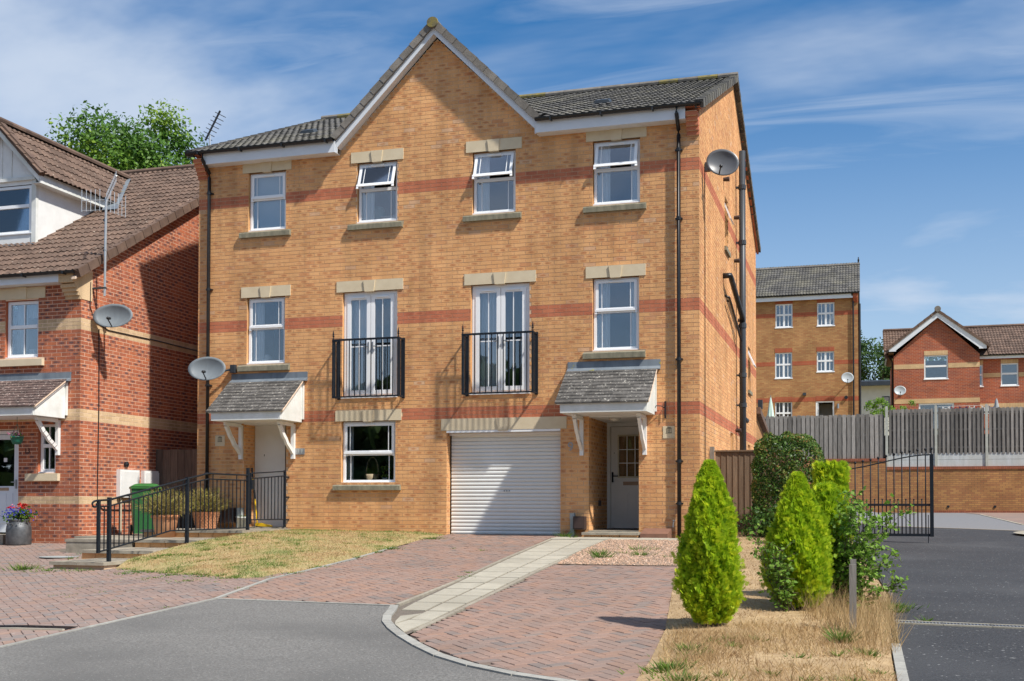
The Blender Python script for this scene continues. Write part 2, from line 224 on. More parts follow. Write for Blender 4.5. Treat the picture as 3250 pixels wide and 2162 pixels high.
far_brick_mat('wall_buff', ((.45, .23, .085), (.34, .15, .065)), (.17, .105, .06)); far_brick_mat('wall_cap', ((.36, .12, .065), (.28, .09, .05)), (.15, .08, .05), .075, .3, True)
# ------------------------------------------------------------------ object helpers
def reg(o, parent=None, label=None, cat=None, group=None, kind=None):
    COL.objects.link(o)
    if parent is not None: o.parent = parent
    if label: o['label'] = label
    if cat: o['category'] = cat
    if group: o['group'] = group
    if kind: o['kind'] = kind
    return o
def thing(name, label, cat, loc=(0, 0, 0), rz=0, group=None):
    o = bpy.data.objects.new(name, None); o.location = loc; o.rotation_euler = (0, 0, rz); o.empty_display_size = .2
    return reg(o, None, label, cat, group)
class MB:
    def __init__(s): s.v = []; s.f = []; s.t = []; s.m = []; s.uv = None; s.M = None
    def add(s, vs, fs, t=.5, mi=0):
        b = len(s.v)
        if s.M is not None: vs = [tuple(s.M @ Vector(p)) for p in vs]
        s.v += vs
        for f in fs: s.f.append(tuple(b+i for i in f)); s.t.append(t); s.m.append(mi)
        return s
    def box(s, x0, x1, y0, y1, z0, z1, t=.5, mi=0):
        return s.add([(x0, y0, z0), (x1, y0, z0), (x1, y1, z0), (x0, y1, z0), (x0, y0, z1), (x1, y0, z1), (x1, y1, z1), (x0, y1, z1)],
                     [(0, 3, 2, 1), (4, 5, 6, 7), (0, 1, 5, 4), (1, 2, 6, 5), (2, 3, 7, 6), (3, 0, 4, 7)], t, mi)
    def prism(s, poly, axis, a, b, t=.5, mi=0):
        # poly of 2D points in the plane normal to axis ('x': (y,z), 'y': (x,z), 'z': (x,y)), extruded a..b
        n = len(poly)
        def P(p, d): return {'x': (d, p[0], p[1]), 'y': (p[0], d, p[1]), 'z': (p[0], p[1], d)}[axis]
        vs = [P(p, a) for p in poly]+[P(p, b) for p in poly]
        fs = [tuple(range(n))[::-1], tuple(range(n, 2*n))]+[(i, (i+1) % n, n+(i+1) % n, n+i) for i in range(n)]
        return s.add(vs, fs, t, mi)
    def tube(s, path, r, n=8, t=.5, mi=0, cap=True, r1=None):
        path = [Vector(p) for p in path]; k = len(path); vs = []; fs = []
        for i, p in enumerate(path):
            d = (path[min(i+1, k-1)]-path[max(i-1, 0)]).normalized()
            a = d.orthogonal().normalized() if abs(d.z) < .99 else Vector((1, 0, 0)); 
            a = (Vector((0, 0, 1)).cross(d)).normalized() if abs(d.z) < .95 else (Vector((1, 0, 0))-d*d.x).normalized()
            b = d.cross(a); rr = r if r1 is None else r+(r1-r)*i/max(1, k-1)
            for j in range(n):
                an = 2*math.pi*j/n; vs.append(tuple(p+a*(math.cos(an)*rr)+b*(math.sin(an)*rr)))
        for i in range(k-1):
            for j in range(n): fs.append((i*n+j, i*n+(j+1) % n, (i+1)*n+(j+1) % n, (i+1)*n+j))
        if cap: fs += [tuple(range(n))[::-1], tuple(range((k-1)*n, k*n))]
        return s.add(vs, fs, t, mi)
    def lathe(s, prof, c=(0, 0, 0), n=20, t=.5, mi=0, sx=1, sy=1, cap=True):
        vs = []; fs = []; k = len(prof)
        for r, z in prof:
            for j in range(n): a = 2*math.pi*j/n; vs.append((c[0]+r*math.cos(a)*sx, c[1]+r*math.sin(a)*sy, c[2]+z))
        for i in range(k-1):
            for j in range(n): fs.append((i*n+j, i*n+(j+1) % n, (i+1)*n+(j+1) % n, (i+1)*n+j))
        if cap: fs += [tuple(range(n))[::-1], tuple(range((k-1)*n, k*n))]
        return s.add(vs, fs, t, mi)
    def mesh(s, name, mats, smooth=False):
        me = bpy.data.meshes.new(name); me.from_pydata(s.v, [], s.f)
        me.attributes.new('tint', 'FLOAT', 'FACE').data.foreach_set('value', s.t)
        for m in ([mats] if isinstance(mats, str) else mats): me.materials.append(MATS[m])
        if len(me.materials) > 1: me.polygons.foreach_set('material_index', s.m)
        if s.uv is not None: me.uv_layers.new(name='UVMap').data.foreach_set('uv', s.uv)
        if smooth: me.polygons.foreach_set('use_smooth', [True]*len(me.polygons))
        me.update(); return me
    def build(s, name, mats, parent=None, smooth=False, label=None, cat=None, group=None, kind=None, loc=None):
        o = bpy.data.objects.new(name, s.mesh(name, mats, smooth))
        if loc: o.location = loc
        return reg(o, parent, label, cat, group, kind)
def B(name, m, parent, *boxes, **k):
    mb = MB()
    for b in boxes: mb.box(*b)
    return mb.build(name, m, parent, **k)
def inst(name, me, parent, loc, rot=None, **k):
    o = bpy.data.objects.new(name, me); o.location = loc
    if rot is not None: o.rotation_euler = rot
    return reg(o, parent, **k)
def np_mesh(name, V, nper, T, m, parent=None, **k):
    # V (n*nper,3) polygons of nper corners each
    n = len(V)//nper; me = bpy.data.meshes.new(name); me.vertices.add(len(V)); me.vertices.foreach_set('co', np.ascontiguousarray(V, dtype=np.float32).ravel())
    me.loops.add(len(V)); me.loops.foreach_set('vertex_index', np.arange(len(V), dtype=np.int32)); me.polygons.add(n)
    me.polygons.foreach_set('loop_start', np.arange(0, len(V), nper, dtype=np.int32)); me.polygons.foreach_set('loop_total', np.full(n, nper, dtype=np.int32))
    me.update(calc_edges=True); me.attributes.new('tint', 'FLOAT', 'FACE').data.foreach_set('value', np.asarray(T, dtype=np.float32)); me.materials.append(MATS[m])
    if name.startswith('__'): return me
    return reg(bpy.data.objects.new(name, me), parent, **k)
# ------------------------------------------------------------------ bricks
CR = .075; BW = .225; JZ = 4.31
def brick_geo(mb, axis, out, plane, u0, u1, z0, z1, t, mi, dep=.012):
    y0, y1 = plane, plane-out*dep
    if axis == 'X': P = lambda u, d, z: (u, d, z)
    else: P = lambda u, d, z: (d, u, z)
    vs = [P(u0, y0, z0), P(u1, y0, z0), P(u1, y0, z1), P(u0, y0, z1), P(u0, y1, z0), P(u1, y1, z0), P(u1, y1, z1), P(u0, y1, z1)]
    fs = [(0, 1, 2, 3), (4, 5, 1, 0), (1, 5, 6, 2), (3, 2, 6, 7), (4, 0, 3, 7)]
    if (axis == 'X') == (out > 0): fs = [f[::-1] for f in fs]
    mb.add(vs, fs, t, mi)
    if mb.uv is None: mb.uv = []
    q = [0, 0, 1, 0, 1, 1, 0, 1] if not ((axis == 'X') == (out > 0)) else [0, 1, 1, 1, 1, 0, 0, 0]
    mb.uv += q+[0.02, .02]*16
def brick_courses(u0, u1, z0, z1, holes, bands, clip=None, jz=JZ):
    """list of bricks (u0,u1,z0,z1,band)"""
    res = []; k0 = math.floor((z0-jz)/CR); k1 = math.ceil((z1-jz)/CR)
    for k in range(k0, k1):
        a = jz+k*CR+.005; b = jz+(k+1)*CR-.005
        if b < z0+.02 or a > z1-.02: continue
        zm = (a+b)/2; lo, hi = u0, u1
        if clip:
            c = clip(zm)
            if c is None: continue
            lo, hi = max(lo, c[0]), min(hi, c[1])
        if hi-lo < .03: continue
        iv = [(lo, hi)]
        for (h0, h1, hz0, hz1) in holes:
            if hz0 < zm < hz1:
                nv = []
                for (p, q) in iv:
                    if h1 <= p or h0 >= q: nv.append((p, q)); continue
                    if h0 > p: nv.append((p, h0))
                    if h1 < q: nv.append((h1, q))
                iv = nv
        band = any(z0b < zm < z1b for z0b, z1b in bands)
        ph = u1-(BW/2 if k % 2 else 0)
        for (p, q) in iv:
            i = math.floor((p-ph)/BW)
            while True:
                s0 = ph+i*BW+.005; s1 = ph+(i+1)*BW-.005; i += 1
                if s0 >= q: break
                s0 = max(s0, p); s1 = min(s1, q)
                if s1-s0 < .03: continue
                res.append((s0, s1, max(a, z0), min(b, z1), band))
    return res
def lay_bricks(specs, parent, mats, nind=300, near=CAM):
    """specs: list of (axis,out,plane,bricks). 300 nearest whole bricks are objects, the rest one stuff part"""
    allb = []
    for (ax, o, pl, br, ok) in specs:
        for b in br:
            c = np.array([(b[0]+b[1])/2, pl, (b[2]+b[3])/2]) if ax == 'X' else np.array([pl, (b[0]+b[1])/2, (b[2]+b[3])/2])
            full = ok and abs(b[1]-b[0]-.215) < .002 and abs(b[3]-b[2]-.065) < .002
            allb.append((np.linalg.norm(c-near) if full else 1e9, ax, o, pl, b, c))
    allb.sort(key=lambda a: a[0])
    var = {}; rest = MB(); n = 0
    for d, ax, o, pl, b, c in allb:
        t = random.random(); mi = 1 if b[4] else 0
        jit = random.uniform(-.0015, .0015)
        if n < nind and d < 1e8:
            kx = (ax, o, mi, int(t*16))
            if kx not in var:
                mb = MB(); brick_geo(mb, ax, o, 0, -.1075, .1075, -.0325, .0325, (kx[3]+.5)/16, mi); var[kx] = mb.mesh('brick', mats)
            cc = c.copy(); cc[1 if ax == 'X' else 0] += jit
            inst('brick', var[kx], parent, tuple(cc)); n += 1
        else: brick_geo(rest, ax, o, pl+jit, b[0], b[1], b[2], b[3], t, mi)
    rest.build('brickwork', mats, parent, kind='stuff')
def plate(mb, axis, plane, u0, u1, z0, z1, holes, t=.5):
    us = sorted({u0, u1, *[h[i] for h in holes for i in (0, 1) if u0 < h[i] < u1]}); zs = sorted({z0, z1, *[h[i] for h in holes for i in (2, 3) if z0 < h[i] < z1]})
    for i in range(len(us)-1):
        for j in range(len(zs)-1):
            um, zm = (us[i]+us[i+1])/2, (zs[j]+zs[j+1])/2
            if any(h[0] < um < h[1] and h[2] < zm < h[3] for h in holes): continue
            P = (lambda u, z: (u, plane, z)) if axis == 'X' else (lambda u, z: (plane, u, z))
            mb.add([P(us[i], zs[j]), P(us[i+1], zs[j]), P(us[i+1], zs[j+1]), P(us[i], zs[j+1])], [(0, 1, 2, 3)], t)
# ================================================================== GROUND
def clampY(Y): return max(-45, min(27.4, Y))
_zg = zg
def zg(X, Y): return _zg(X, clampY(Y))
def sheet(name, poly, dz, m, step=.6, zf=None, parent=None, kind='structure', **k):
    zf = zf or zg; bm = bmesh.new(); vs = [bm.verts.new((p[0], p[1], 0)) for p in poly]; bm.faces.new(vs)
    bmesh.ops.triangulate(bm, faces=bm.faces[:])
    for ax in (0, 1):
        lo = min(p[ax] for p in poly); hi = max(p[ax] for p in poly); c = lo+step
        while c < hi-1e-3:
            n = [0, 0, 0]; n[ax] = 1; co = [0, 0, 0]; co[ax] = c
            bmesh.ops.bisect_plane(bm, geom=bm.verts[:]+bm.edges[:]+bm.faces[:], plane_co=co, plane_no=n, dist=1e-5); c += step
    for v in bm.verts: v.co.z = zf(v.co.x, v.co.y)+dz
    bmesh.ops.recalc_face_normals(bm, faces=bm.faces[:])
    for f in bm.faces:
        if f.normal.z < 0: f.normal_flip()
    me = bpy.data.meshes.new(name); bm.to_mesh(me); bm.free(); me.materials.append(MATS[m])
    return reg(bpy.data.objects.new(name, me), parent, kind=kind, **k)
def grid_ground():
    xs = [-900, -400, -180, -90, -50, -30]+list(np.arange(-20, 14.01, .5))+[18, 25, 40, 70, 150, 400, 900]
    ys = [-900, -400, -180, -90, -60, -45, -35, -28]+list(np.arange(-24, 28.01, .5))+[34, 45, 70, 120, 250, 500, 900]
    V = [(x, y, zg(max(-30, min(20, x)), y)-.05) for y in ys for x in xs]; n = len(xs)
    Fc = [(j*n+i, j*n+i+1, (j+1)*n+i+1, (j+1)*n+i) for j in range(len(ys)-1) for i in range(n-1)]
    mb = MB(); mb.add(V, Fc); mb.build('ground', 'soil', kind='structure')
grid_ground()
NOSE = [(-1.84, -9.72), (-1.73, -10.05), (-1.63, -10.4), (-1.49, -10.75), (-1.28, -11.12), (-1.03, -11.5), (-.72, -11.92), (-.38, -12.33), (0, -12.66), (.42, -12.92), (.83, -13.09), (1.4, -13.3), (2.2, -13.45), (3.06, -13.5)]
sheet('road', [(-4.12, -40), (-4.12, -12.7), (-4.02, -9.58), (-1.84, -9.72)]+NOSE[1:]+[(24, -13.5), (24, -40)], 0, 'asphalt', .8)
VR = [(3.06, -13.5), (3.06, -10.9), (3.06, -9.6), (3.08, -6.6), (2.9, -2.6), (2.75, 0)]
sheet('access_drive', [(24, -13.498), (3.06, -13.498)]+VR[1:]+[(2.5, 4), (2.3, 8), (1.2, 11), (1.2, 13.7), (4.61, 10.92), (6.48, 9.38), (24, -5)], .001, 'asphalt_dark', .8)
sheet('turning_area', [(24, -5), (6.48, 9.38), (4.61, 10.92), (1.2, 13.7), (-2, 16), (-2, 27.3), (24, 27.3)], .001, 'asphalt_far', .9)
# paved bays: sand bed sheets and blocks
LEFTP = [(-20, -1.5), (-20, -16), (-4.17, -16), (-4.15, -12.7), (-4.06, -9.6), (-4.42, -7.75), (-4.5, -6.9), (-8.0, -4.6), (-8.2, -1.5)]
MIDP = [(-4.8, .15), (-4.85, -1.2), (-4.67, -2.95), (-4.46, -5.0), (-4.38, -6.5), (-4.36, -7.7), (-4.0, -9.52), (-1.9, -9.62), (-1.99, -7.4), (-2.3, -4.0), (-2.6, -.95), (-2.52, .15)]
RGTP = [(-1.31, -5.22), (-1.12, -8.8), (-.985, -11.42), (-.67, -11.85), (-.33, -12.26), (.05, -12.58), (.46, -12.84), (.87, -13.0), (1.36, -13.15), (1.3, -12.3), (1.16, -10.7), (.42, -5.2)]
for P_ in (LEFTP, MIDP, RGTP): pass
def inside(p, poly):
    c = False; n = len(poly); x, y = p
    for i in range(n):
        x1, y1 = poly[i]; x2, y2 = poly[(i+1) % n]
        if (y1 > y) != (y2 > y) and x < (x2-x1)*(y-y1)/(y2-y1)+x1: c = not c
    return c
def herring(poly, ang, L=.2, W=.1):
    """45 degree herringbone: list of (cx,cy,ang) with unit cell of L=2W blocks"""
    res = []; ca, sa = math.cos(ang), math.sin(ang); xs = [p[0] for p in poly]; ys = [p[1] for p in poly]
    cx, cy = (min(xs)+max(xs))/2, (min(ys)+max(ys))/2; R = max(max(xs)-min(xs), max(ys)-min(ys))*.8+1; n = int(R/W)
    for i in range(-n, n):
        for j in range(-n, n):
            r = (i-j) % 4
            if r == 0: u, v, a = (i+1)*W, (j+.5)*W, 0       # horizontal block covers (i,j),(i+1,j)
            elif r == 3: u, v, a = (i+.5)*W, (j+1)*W, math.pi/2   # vertical covers (i,j),(i,j+1)
            else: continue
            x = cx+u*ca-v*sa; y = cy+u*sa+v*ca
            if inside((x, y), poly): res.append((x, y, a+ang))
    return res
def cut_poly(sub, poly):
    """clip convex quad by the polygon's edges near it (polygon is ccw or cw, nearly convex)"""
    ar = sum(poly[i][0]*poly[(i+1) % len(poly)][1]-poly[(i+1) % len(poly)][0]*poly[i][1] for i in range(len(poly))); sg = 1 if ar > 0 else -1
    for i in range(len(poly)):
        a, b = poly[i], poly[(i+1) % len(poly)]; ex, ey = b[0]-a[0], b[1]-a[1]; l2 = ex*ex+ey*ey
        c = (sum(p[0] for p in sub)/len(sub), sum(p[1] for p in sub)/len(sub)); tt = ((c[0]-a[0])*ex+(c[1]-a[1])*ey)/l2
        if tt < -.15 or tt > 1.15: continue
        d = lambda p: sg*(ex*(p[1]-a[1])-ey*(p[0]-a[0]))
        if min(d(p) for p in sub) >= 0: continue
        if abs(d(c))/math.sqrt(l2) > .16: continue
        o = []
        for k in range(len(sub)):
            p, q_ = sub[k], sub[(k+1) % len(sub)]; dp, dq = d(p), d(q_)
            if dp >= 0: o.append(p)
            if (dp >= 0) != (dq >= 0): t = dp/(dp-dq); o.append((p[0]+(q_[0]-p[0])*t, p[1]+(q_[1]-p[1])*t))
        sub = o
        if len(sub) < 3: return []
    return sub
def pave(name, poly, ang, m, extra=(), skip=None, lim=None):
    root = sheet(name, poly, -.012, 'sand_joint', .8)
    hw, hh = .0968, .0468; blocks = []
    for (x, y, a) in herring(poly, ang)+list(extra):
        if skip and skip(x, y): continue
        blocks.append((math.hypot(x-CAM[0], y-CAM[1]), x, y, a))
    blocks.sort(); var = []; rest = MB(); n = 0
    for i in range(18):
        mb = MB(); t = (i+.5)/18; mb.add([(-hw, -hh, -.03), (hw, -hh, -.03), (hw, hh, -.03), (-hw, hh, -.03), (-hw, -hh, -.004), (hw, -hh, -.004), (hw, hh, -.004), (-hw, hh, -.004), (-hw+.004, -hh+.004, 0), (hw-.004, -hh+.004, 0), (hw-.004, hh-.004, 0), (-hw+.004, hh-.004, 0)],
                 [(0, 1, 5, 4), (1, 2, 6, 5), (2, 3, 7, 6), (3, 0, 4, 7), (4, 5, 9, 8), (5, 6, 10, 9), (6, 7, 11, 10), (7, 4, 8, 11), (8, 9, 10, 11)], t); var.append(mb.mesh('block_paver', m))
    for d, x, y, a in blocks:
        ca, sa = math.cos(a), math.sin(a); z = zg(x, y)+.003+random.uniform(-.0022, .0022); gx = (zg(x+.1, y)-zg(x-.1, y))/.2+random.uniform(-.008, .008); gy = (zg(x, y+.1)-zg(x, y-.1))/.2+random.uniform(-.008, .008)
        q4 = [(x+u*ca-v*sa, y+u*sa+v*ca) for u, v in ((-hw, -hh), (hw, -hh), (hw, hh), (-hw, hh))]
        cl = cut_poly(q4, poly); whole = len(cl) == 4 and all(abs(p[0]-r[0])+abs(p[1]-r[1]) < 1e-6 for p, r in zip(cl, q4))
        if len(cl) < 3: continue
        if whole and n < 300:
            o = inst('block_paver', random.choice(var), root, (x, y, z)); o.rotation_mode = 'QUATERNION'
            nrm = Vector((-gx, -gy, 1)).normalized(); o.rotation_quaternion = Vector((0, 0, 1)).rotation_difference(nrm) @ Matrix.Rotation(a, 3, 'Z').to_quaternion(); n += 1
        else:
            k = len(cl); Z = lambda p, dz: (p[0], p[1], z+gx*(p[0]-x)+gy*(p[1]-y)+dz)
            rest.add([Z(p, -.02) for p in cl]+[Z(p, 0) for p in cl], [tuple(range(k, 2*k))]+[(i, (i+1) % k, k+(i+1) % k, k+i) for i in range(k)], random.random())
    rest.build('block_paving', m, root, kind='stuff')
    return root
pave('driveway', RGTP, math.radians(45), 'paver')
pave('driveway', MIDP, math.radians(45), 'paver')
pave('driveway', LEFTP, math.radians(45), 'paver_grey', skip=lambda x, y: x < -15 or (y > -3.2 and x > -11.5) or y < -14.6)
# edging strips and kerbs, one stone after another
def strip(name, pts, w, m, L=.9, dz=.008, h=.06, parent=None, **k):
    """kerb stones along a polyline; each stone an object"""
    root = parent or thing(name, k['label'], 'kerb')
    P = [Vector((p[0], p[1], 0)) for p in pts]; i = 0
    for a, b in zip(P[:-1], P[1:]):
        d = b-a; n = max(1, round(d.length/L)); e = d.normalized(); s_ = Vector((-e.y, e.x, 0))*w/2
        for j in range(n):
            p, q_ = a+d*(j/n)+e*.003, a+d*((j+1)/n)-e*.003; mb = MB(); c = [p-s_, q_-s_, q_+s_, p+s_]
            mb.add([(v.x, v.y, zg(v.x, v.y)-h) for v in c]+[(v.x, v.y, zg(v.x, v.y)+dz) for v in c], [(4, 5, 6, 7), (0, 1, 5, 4), (1, 2, 6, 5), (2, 3, 7, 6), (3, 0, 4, 7)], random.random())
            mb.build('kerb_stone', m, root)
    return root
strip('edging_kerb', [(-4.14, -16), (-4.12, -12.7), (-4.03, -9.56), (-4.4, -7.7)], .05, 'kerb', label='pale concrete edging between the left block drive and the tarmac')
strip('edging_kerb', [(-4.0, -9.56), (-1.86, -9.68)], .05, 'kerb', label='straight pale concrete edging where the garage drive meets the tarmac')
strip('edging_kerb', [(-4.42, -7.7), (-4.42, -6.5), (-4.5, -5.0), (-4.7, -2.95)], .05, 'kerb', label='thin concrete edging between the lawn and the garage drive')
strip('curved_kerb', NOSE[:-2], .085, 'kerb', .6, .014, label='curved pale kerb round the end of the slab path')
strip('straight_kerb', [(3.03, -13.5), (3.03, -10.7)], .075, 'kerb', .9, .018, label='short grey kerb between the dry verge and the dark side drive')
strip('road_edging', [(1.2, 13.7), (4.61, 10.92), (6.48, 9.38), (9, 7.3)], .09, 'concrete_slab', 1.2, .012, label='pale line of edging across the far side drive')
# slab path to the right hand door
pth = sheet('path', [(-2.53, -.5), (-2.24, -4.6), (-1.97, -7.45), (-1.84, -8.9), (-1.78, -9.9), (-1.6, -10.5), (-1.4, -10.95), (-1.03, -11.4), (-1.06, -10.5), (-1.17, -8.7), (-1.31, -6.2), (-1.5, -3.0), (-1.52, -1.0), (.02, -1.0), (.02, -.5)], -.006, 'sand_joint', .8)
def lerp_edge(pts, y):
    for (x0, y0), (x1, y1) in zip(pts[:-1], pts[1:]):
        if y1 <= y <= y0: return x0+(x1-x0)*(y0-y)/(y0-y1)
    return pts[-1][0]
EL = [(-2.52, -.5), (-2.2, -4.6), (-1.93, -7.45), (-1.8, -8.9), (-1.7, -9.9), (-1.52, -10.45), (-1.33, -10.9), (-1.05, -11.35)]; EM = [(-2.0, -.5), (-1.74, -4.6), (-1.57, -7.4), (-1.43, -9.5), (-1.31, -10.93)]; ER = [(-1.54, -.5), (-1.36, -6.0), (-1.2, -8.7), (-1.11, -10.4), (-1.05, -11.35)]
ys_ = [-.98-.6*i for i in range(18)]
def slab(cs, m, parent, dz=.004, name='paving_slab', h=.03):
    mb = MB(); k = len(cs); j = random.uniform(-.002, .002); mb.add([(p[0], p[1], zg(*p)-h) for p in cs]+[(p[0], p[1], zg(*p)+dz+j) for p in cs], [tuple(range(k, 2*k))]+[(i, (i+1) % k, k+(i+1) % k, k+i) for i in range(k)], random.random()); return mb.build(name, m, parent)
for a, b in zip(ys_[:-1], ys_[1:]):
    g = .016
    if b > -10.4: slab([(lerp_edge(EL, b)+g, b+g), (lerp_edge(EM, b)-g, b+g), (lerp_edge(EM, a)-g, a-g), (lerp_edge(EL, a)+g, a-g)], 'concrete_slab', pth)
    if b > -10.9: slab([(lerp_edge(EM, b)+g, b+g), (lerp_edge(ER, b)-g, b+g), (lerp_edge(ER, a)-g, a-g), (lerp_edge(EM, a)+g, a-g)], 'concrete_slab', pth)
slab([(-1.36, -10.86), (-1.42, -10.7), (-1.5, -10.38), (-1.36, -10.18)], 'concrete_slab', pth); slab([(-1.345, -10.89), (-1.1, -11.28), (-1.09, -10.6), (-1.1, -10.6), (-1.32, -10.6)], 'concrete_slab', pth)
for i in range(5): slab([(-2.52+i*.52, -.97), (-2.01+i*.52, -.97), (-2.01+i*.52, -.5), (-2.52+i*.52, -.5)], 'concrete_slab', pth, .012)
strip('e', [(-2.56, -.6), (-2.25, -4.6), (-1.98, -7.45), (-1.86, -9.6)], .05, 'step_slab', dz=.006, parent=pth); strip('e', [(-1.48, -1.0), (-1.325, -6.0), (-1.155, -8.7), (-1.025, -11.2)], .05, 'step_slab', dz=.006, parent=pth)
# soldier course of blocks along the path
GRV = [(-1.46, -1.02), (-1.42, -3.0), (-1.27, -5.32), (.46, -5.28), (-.02, -1.02)]
VERGE = [(-.04, -1.0), (.38, -5.2), (1.12, -10.7), (1.25, -12.2), (1.3, -13.25), (2.2, -13.4), (2.98, -13.42), (2.98, -10.9), (3.05, -6.6), (2.88, -2.6), (2.75, 0), (2.4, 6), (1.0, 6), (.06, 1.3)]
hsh = lambda x, y: .5+.25*math.sin(3.1*x+1.7*y)+.15*math.sin(7.3*x-5.1*y+1.3)+.1*math.sin(13*x+11*y)
sheet('gravel_bed', GRV, .012, 'gravel_bed', .5)
def zv(x, y):
    d = 9
    for (ax_, ay_), (bx_, by_) in zip(VERGE[:10], VERGE[1:11]):
        ex, ey = bx_-ax_, by_-ay_; t = max(0, min(1, ((x-ax_)*ex+(y-ay_)*ey)/(ex*ex+ey*ey))); d = min(d, math.hypot(x-ax_-ex*t, y-ay_-ey*t))
    k2 = ss(d/.3); return zg(x, y)+(.025+.025*hsh(x*1.5, y*1.5))*k2+.007*(1-k2)
sheet('verge', VERGE, 0, 'verge_soil', .3, zv)
LAWN = [(-8.12, .02), (-4.83, .02), (-4.9, -1.2), (-4.74, -2.95), (-4.53, -5.0), (-4.46, -6.5), (-4.47, -7.7), (-5.0, -7.75), (-5.8, -7.2), (-6.87, -6.42), (-7.84, -5.85), (-8.12, -5.75)]
PL = [(-8, -.48), (-5.9, -.40), (-5.7, -.33), (-3.6, -.085), (-1.57, .04), (.1, .06)]
def interp(pts, x):
    for (a, b), (c, d) in zip(pts[:-1], pts[1:]):
        if a <= x <= c: return b+(d-b)*(x-a)/(c-a)
    return pts[0][1] if x < pts[0][0] else pts[-1][1]
LEDGE = LAWN[1:]
def zl(x, y):
    k = ss((x+8.12)/3.5); z = interp(PL, y)*(1-k)+(.05*y+.03)*k; z = max(z, zg(x, y)+.012)+.012*hsh(x, y); d = 9
    for (ax_, ay_), (bx_, by_) in zip(LEDGE[:-1], LEDGE[1:]):
        ex, ey = bx_-ax_, by_-ay_; t = max(0, min(1, ((x-ax_)*ex+(y-ay_)*ey)/(ex*ex+ey*ey))); d = min(d, math.hypot(x-ax_-ex*t, y-ay_-ey*t))
    k2 = ss(d/.45); return (zg(x, y)-.01)*(1-k2)+z*k2
sheet('lawn', LAWN, 0, 'lawn_soil', .3, zl)
sheet('garden_ground', [(-40, 27.75), (60, 27.75), (60, 120), (-40, 120)], 0, 'lawn_soil', 20, lambda x, y: 3.4)
# island kerb and paved strip on the far right
isl = sheet('traffic_island', [(6.08, 7.75), (6.25, 8.2), (6.6, 8.6), (8.5, 7.4), (8.5, 4.5), (6.3, 6.6), (6.1, 7.2)], .05, 'concrete_slab', 1)
sheet('far_driveway', [(7.05, 23.5), (6.6, 27.25), (14, 27.25), (14, 10), (7.1, 13.5)], .01, 'paver', 2)
strip('road_edging', [(6.95, 24.5), (7.03, 13.5)], .08, 'concrete_slab', 1.5, .016, label='pale edging line beside the far red block paving at the right')
# ================================================================== MAIN HOUSE
H = thing('semi_detached_house', 'three storey buff brick pair of semi detached houses with central gable and white garage door', 'house')
XL, XR, DEP = -10.28, 0.0, 11.75
top = [(-9.14, -8.29), (-6.73, -5.87), (-4.325, -3.46), (-1.965, -1.08)]
mid = [(-9.155, -8.295), (-1.97, -1.1)]; fds = [(-7.03, -5.865), (-4.35, -3.182)]
HOLES = [(a, b, 6.12, 7.315) for a, b in top]+[(a, b, 3.41, 4.765) for a, b in mid]+[(a, b, 2.69, 4.765) for a, b in fds]
HOLES += [(-7.04, -5.89, .985, 2.21), (-4.83, -2.58, -.1, 1.99), (-2.04, -1.106, -.1, 2.3), (-9.197, -8.247, -.1, 2.3)]
LINT = [(a-.125, b+.125, 7.315, 7.53) for a, b in top]+[(a-.125, b+.125, 4.765, 4.98) for a, b in mid+fds]+[(-7.165, -5.765, 2.21, 2.417), (-4.94, -2.46, 1.99, 2.215)]
SILL = [(a-.17, b+.12, 5.98, 6.10) for a, b in top]+[(a-.17, b+.12, 3.265, 3.39) for a, b in mid]+[(-7.19, -5.77, .85, .965)]
PLAQ = [(-.661, -.447, 1.777, 1.998), (-9.855, -9.634, 1.758, 1.967)]
BANDS = [(JZ-.225, JZ), (JZ+2.55-.225, JZ+2.55), (JZ-1.875-.225, JZ-1.875)]
SIDEWIN = [(4.1, 4.75, 6.12, 7.25), (9.35, 10.0, 3.55, 4.72), (5.1, 5.7, .9, 2.2), (9.3, 9.9, .9, 2.15)]
RS = .432; RY0, RZ0 = -.33, 7.77; RYR = 5.85     # main roof: slope, eave edge, ridge
zroof = lambda y: RZ0+RS*(y-RY0) if y < RYR else RZ0+RS*(2*RYR-RY0-y)
GX = -5.05; GZ = 9.60                              # gable centre and inner apex
def gclip(z):
    if z < 7.55: return (XL, XR)
    d = GZ-z
    return None if d < .05 else (GX-d, GX+d)
fb = brick_courses(XL, XR, -.06, 9.55, HOLES+LINT+SILL+PLAQ, BANDS, gclip)
def sclip(z):
    if z < 7.7: return (0, DEP)
    y0 = (z-RZ0+.1)/RS+RY0; y1 = 2*RYR-y0
    return None if y1-y0 < .1 else (max(0, y0), min(DEP, y1))
sb = brick_courses(0.0, DEP, -.3, 10.35, SIDEWIN, BANDS, sclip)
wall = MB()
plate(wall, 'X', .0055, XL, XR, -.3, 7.72, HOLES); wall.add([(GX-2.05, .0048, 7.6), (GX+2.05, .0048, 7.6), (GX, .0048, GZ)], [(0, 1, 2)])
plate(wall, 'Y', -.0045, 0, DEP, -.5, 7.72, SIDEWIN)
wall.add([(-.008, 0, 7.72), (-.008, DEP, 7.72), (-.008, RYR, 10.38)], [(0, 1, 2)])
wall.add([(XL, 0, -.5), (XL, DEP, -.5), (XL, DEP, 7.72), (XL, RYR, 10.38), (XL, 0, 7.72)], [(0, 1, 2, 3, 4)])
wall.add([(XL, DEP, -.5), (XR, DEP, -.5), (XR, DEP, 7.72), (XL, DEP, 7.72)], [(0, 1, 2, 3)])
WALL = wall.build('wall', 'mortar_tan', H)
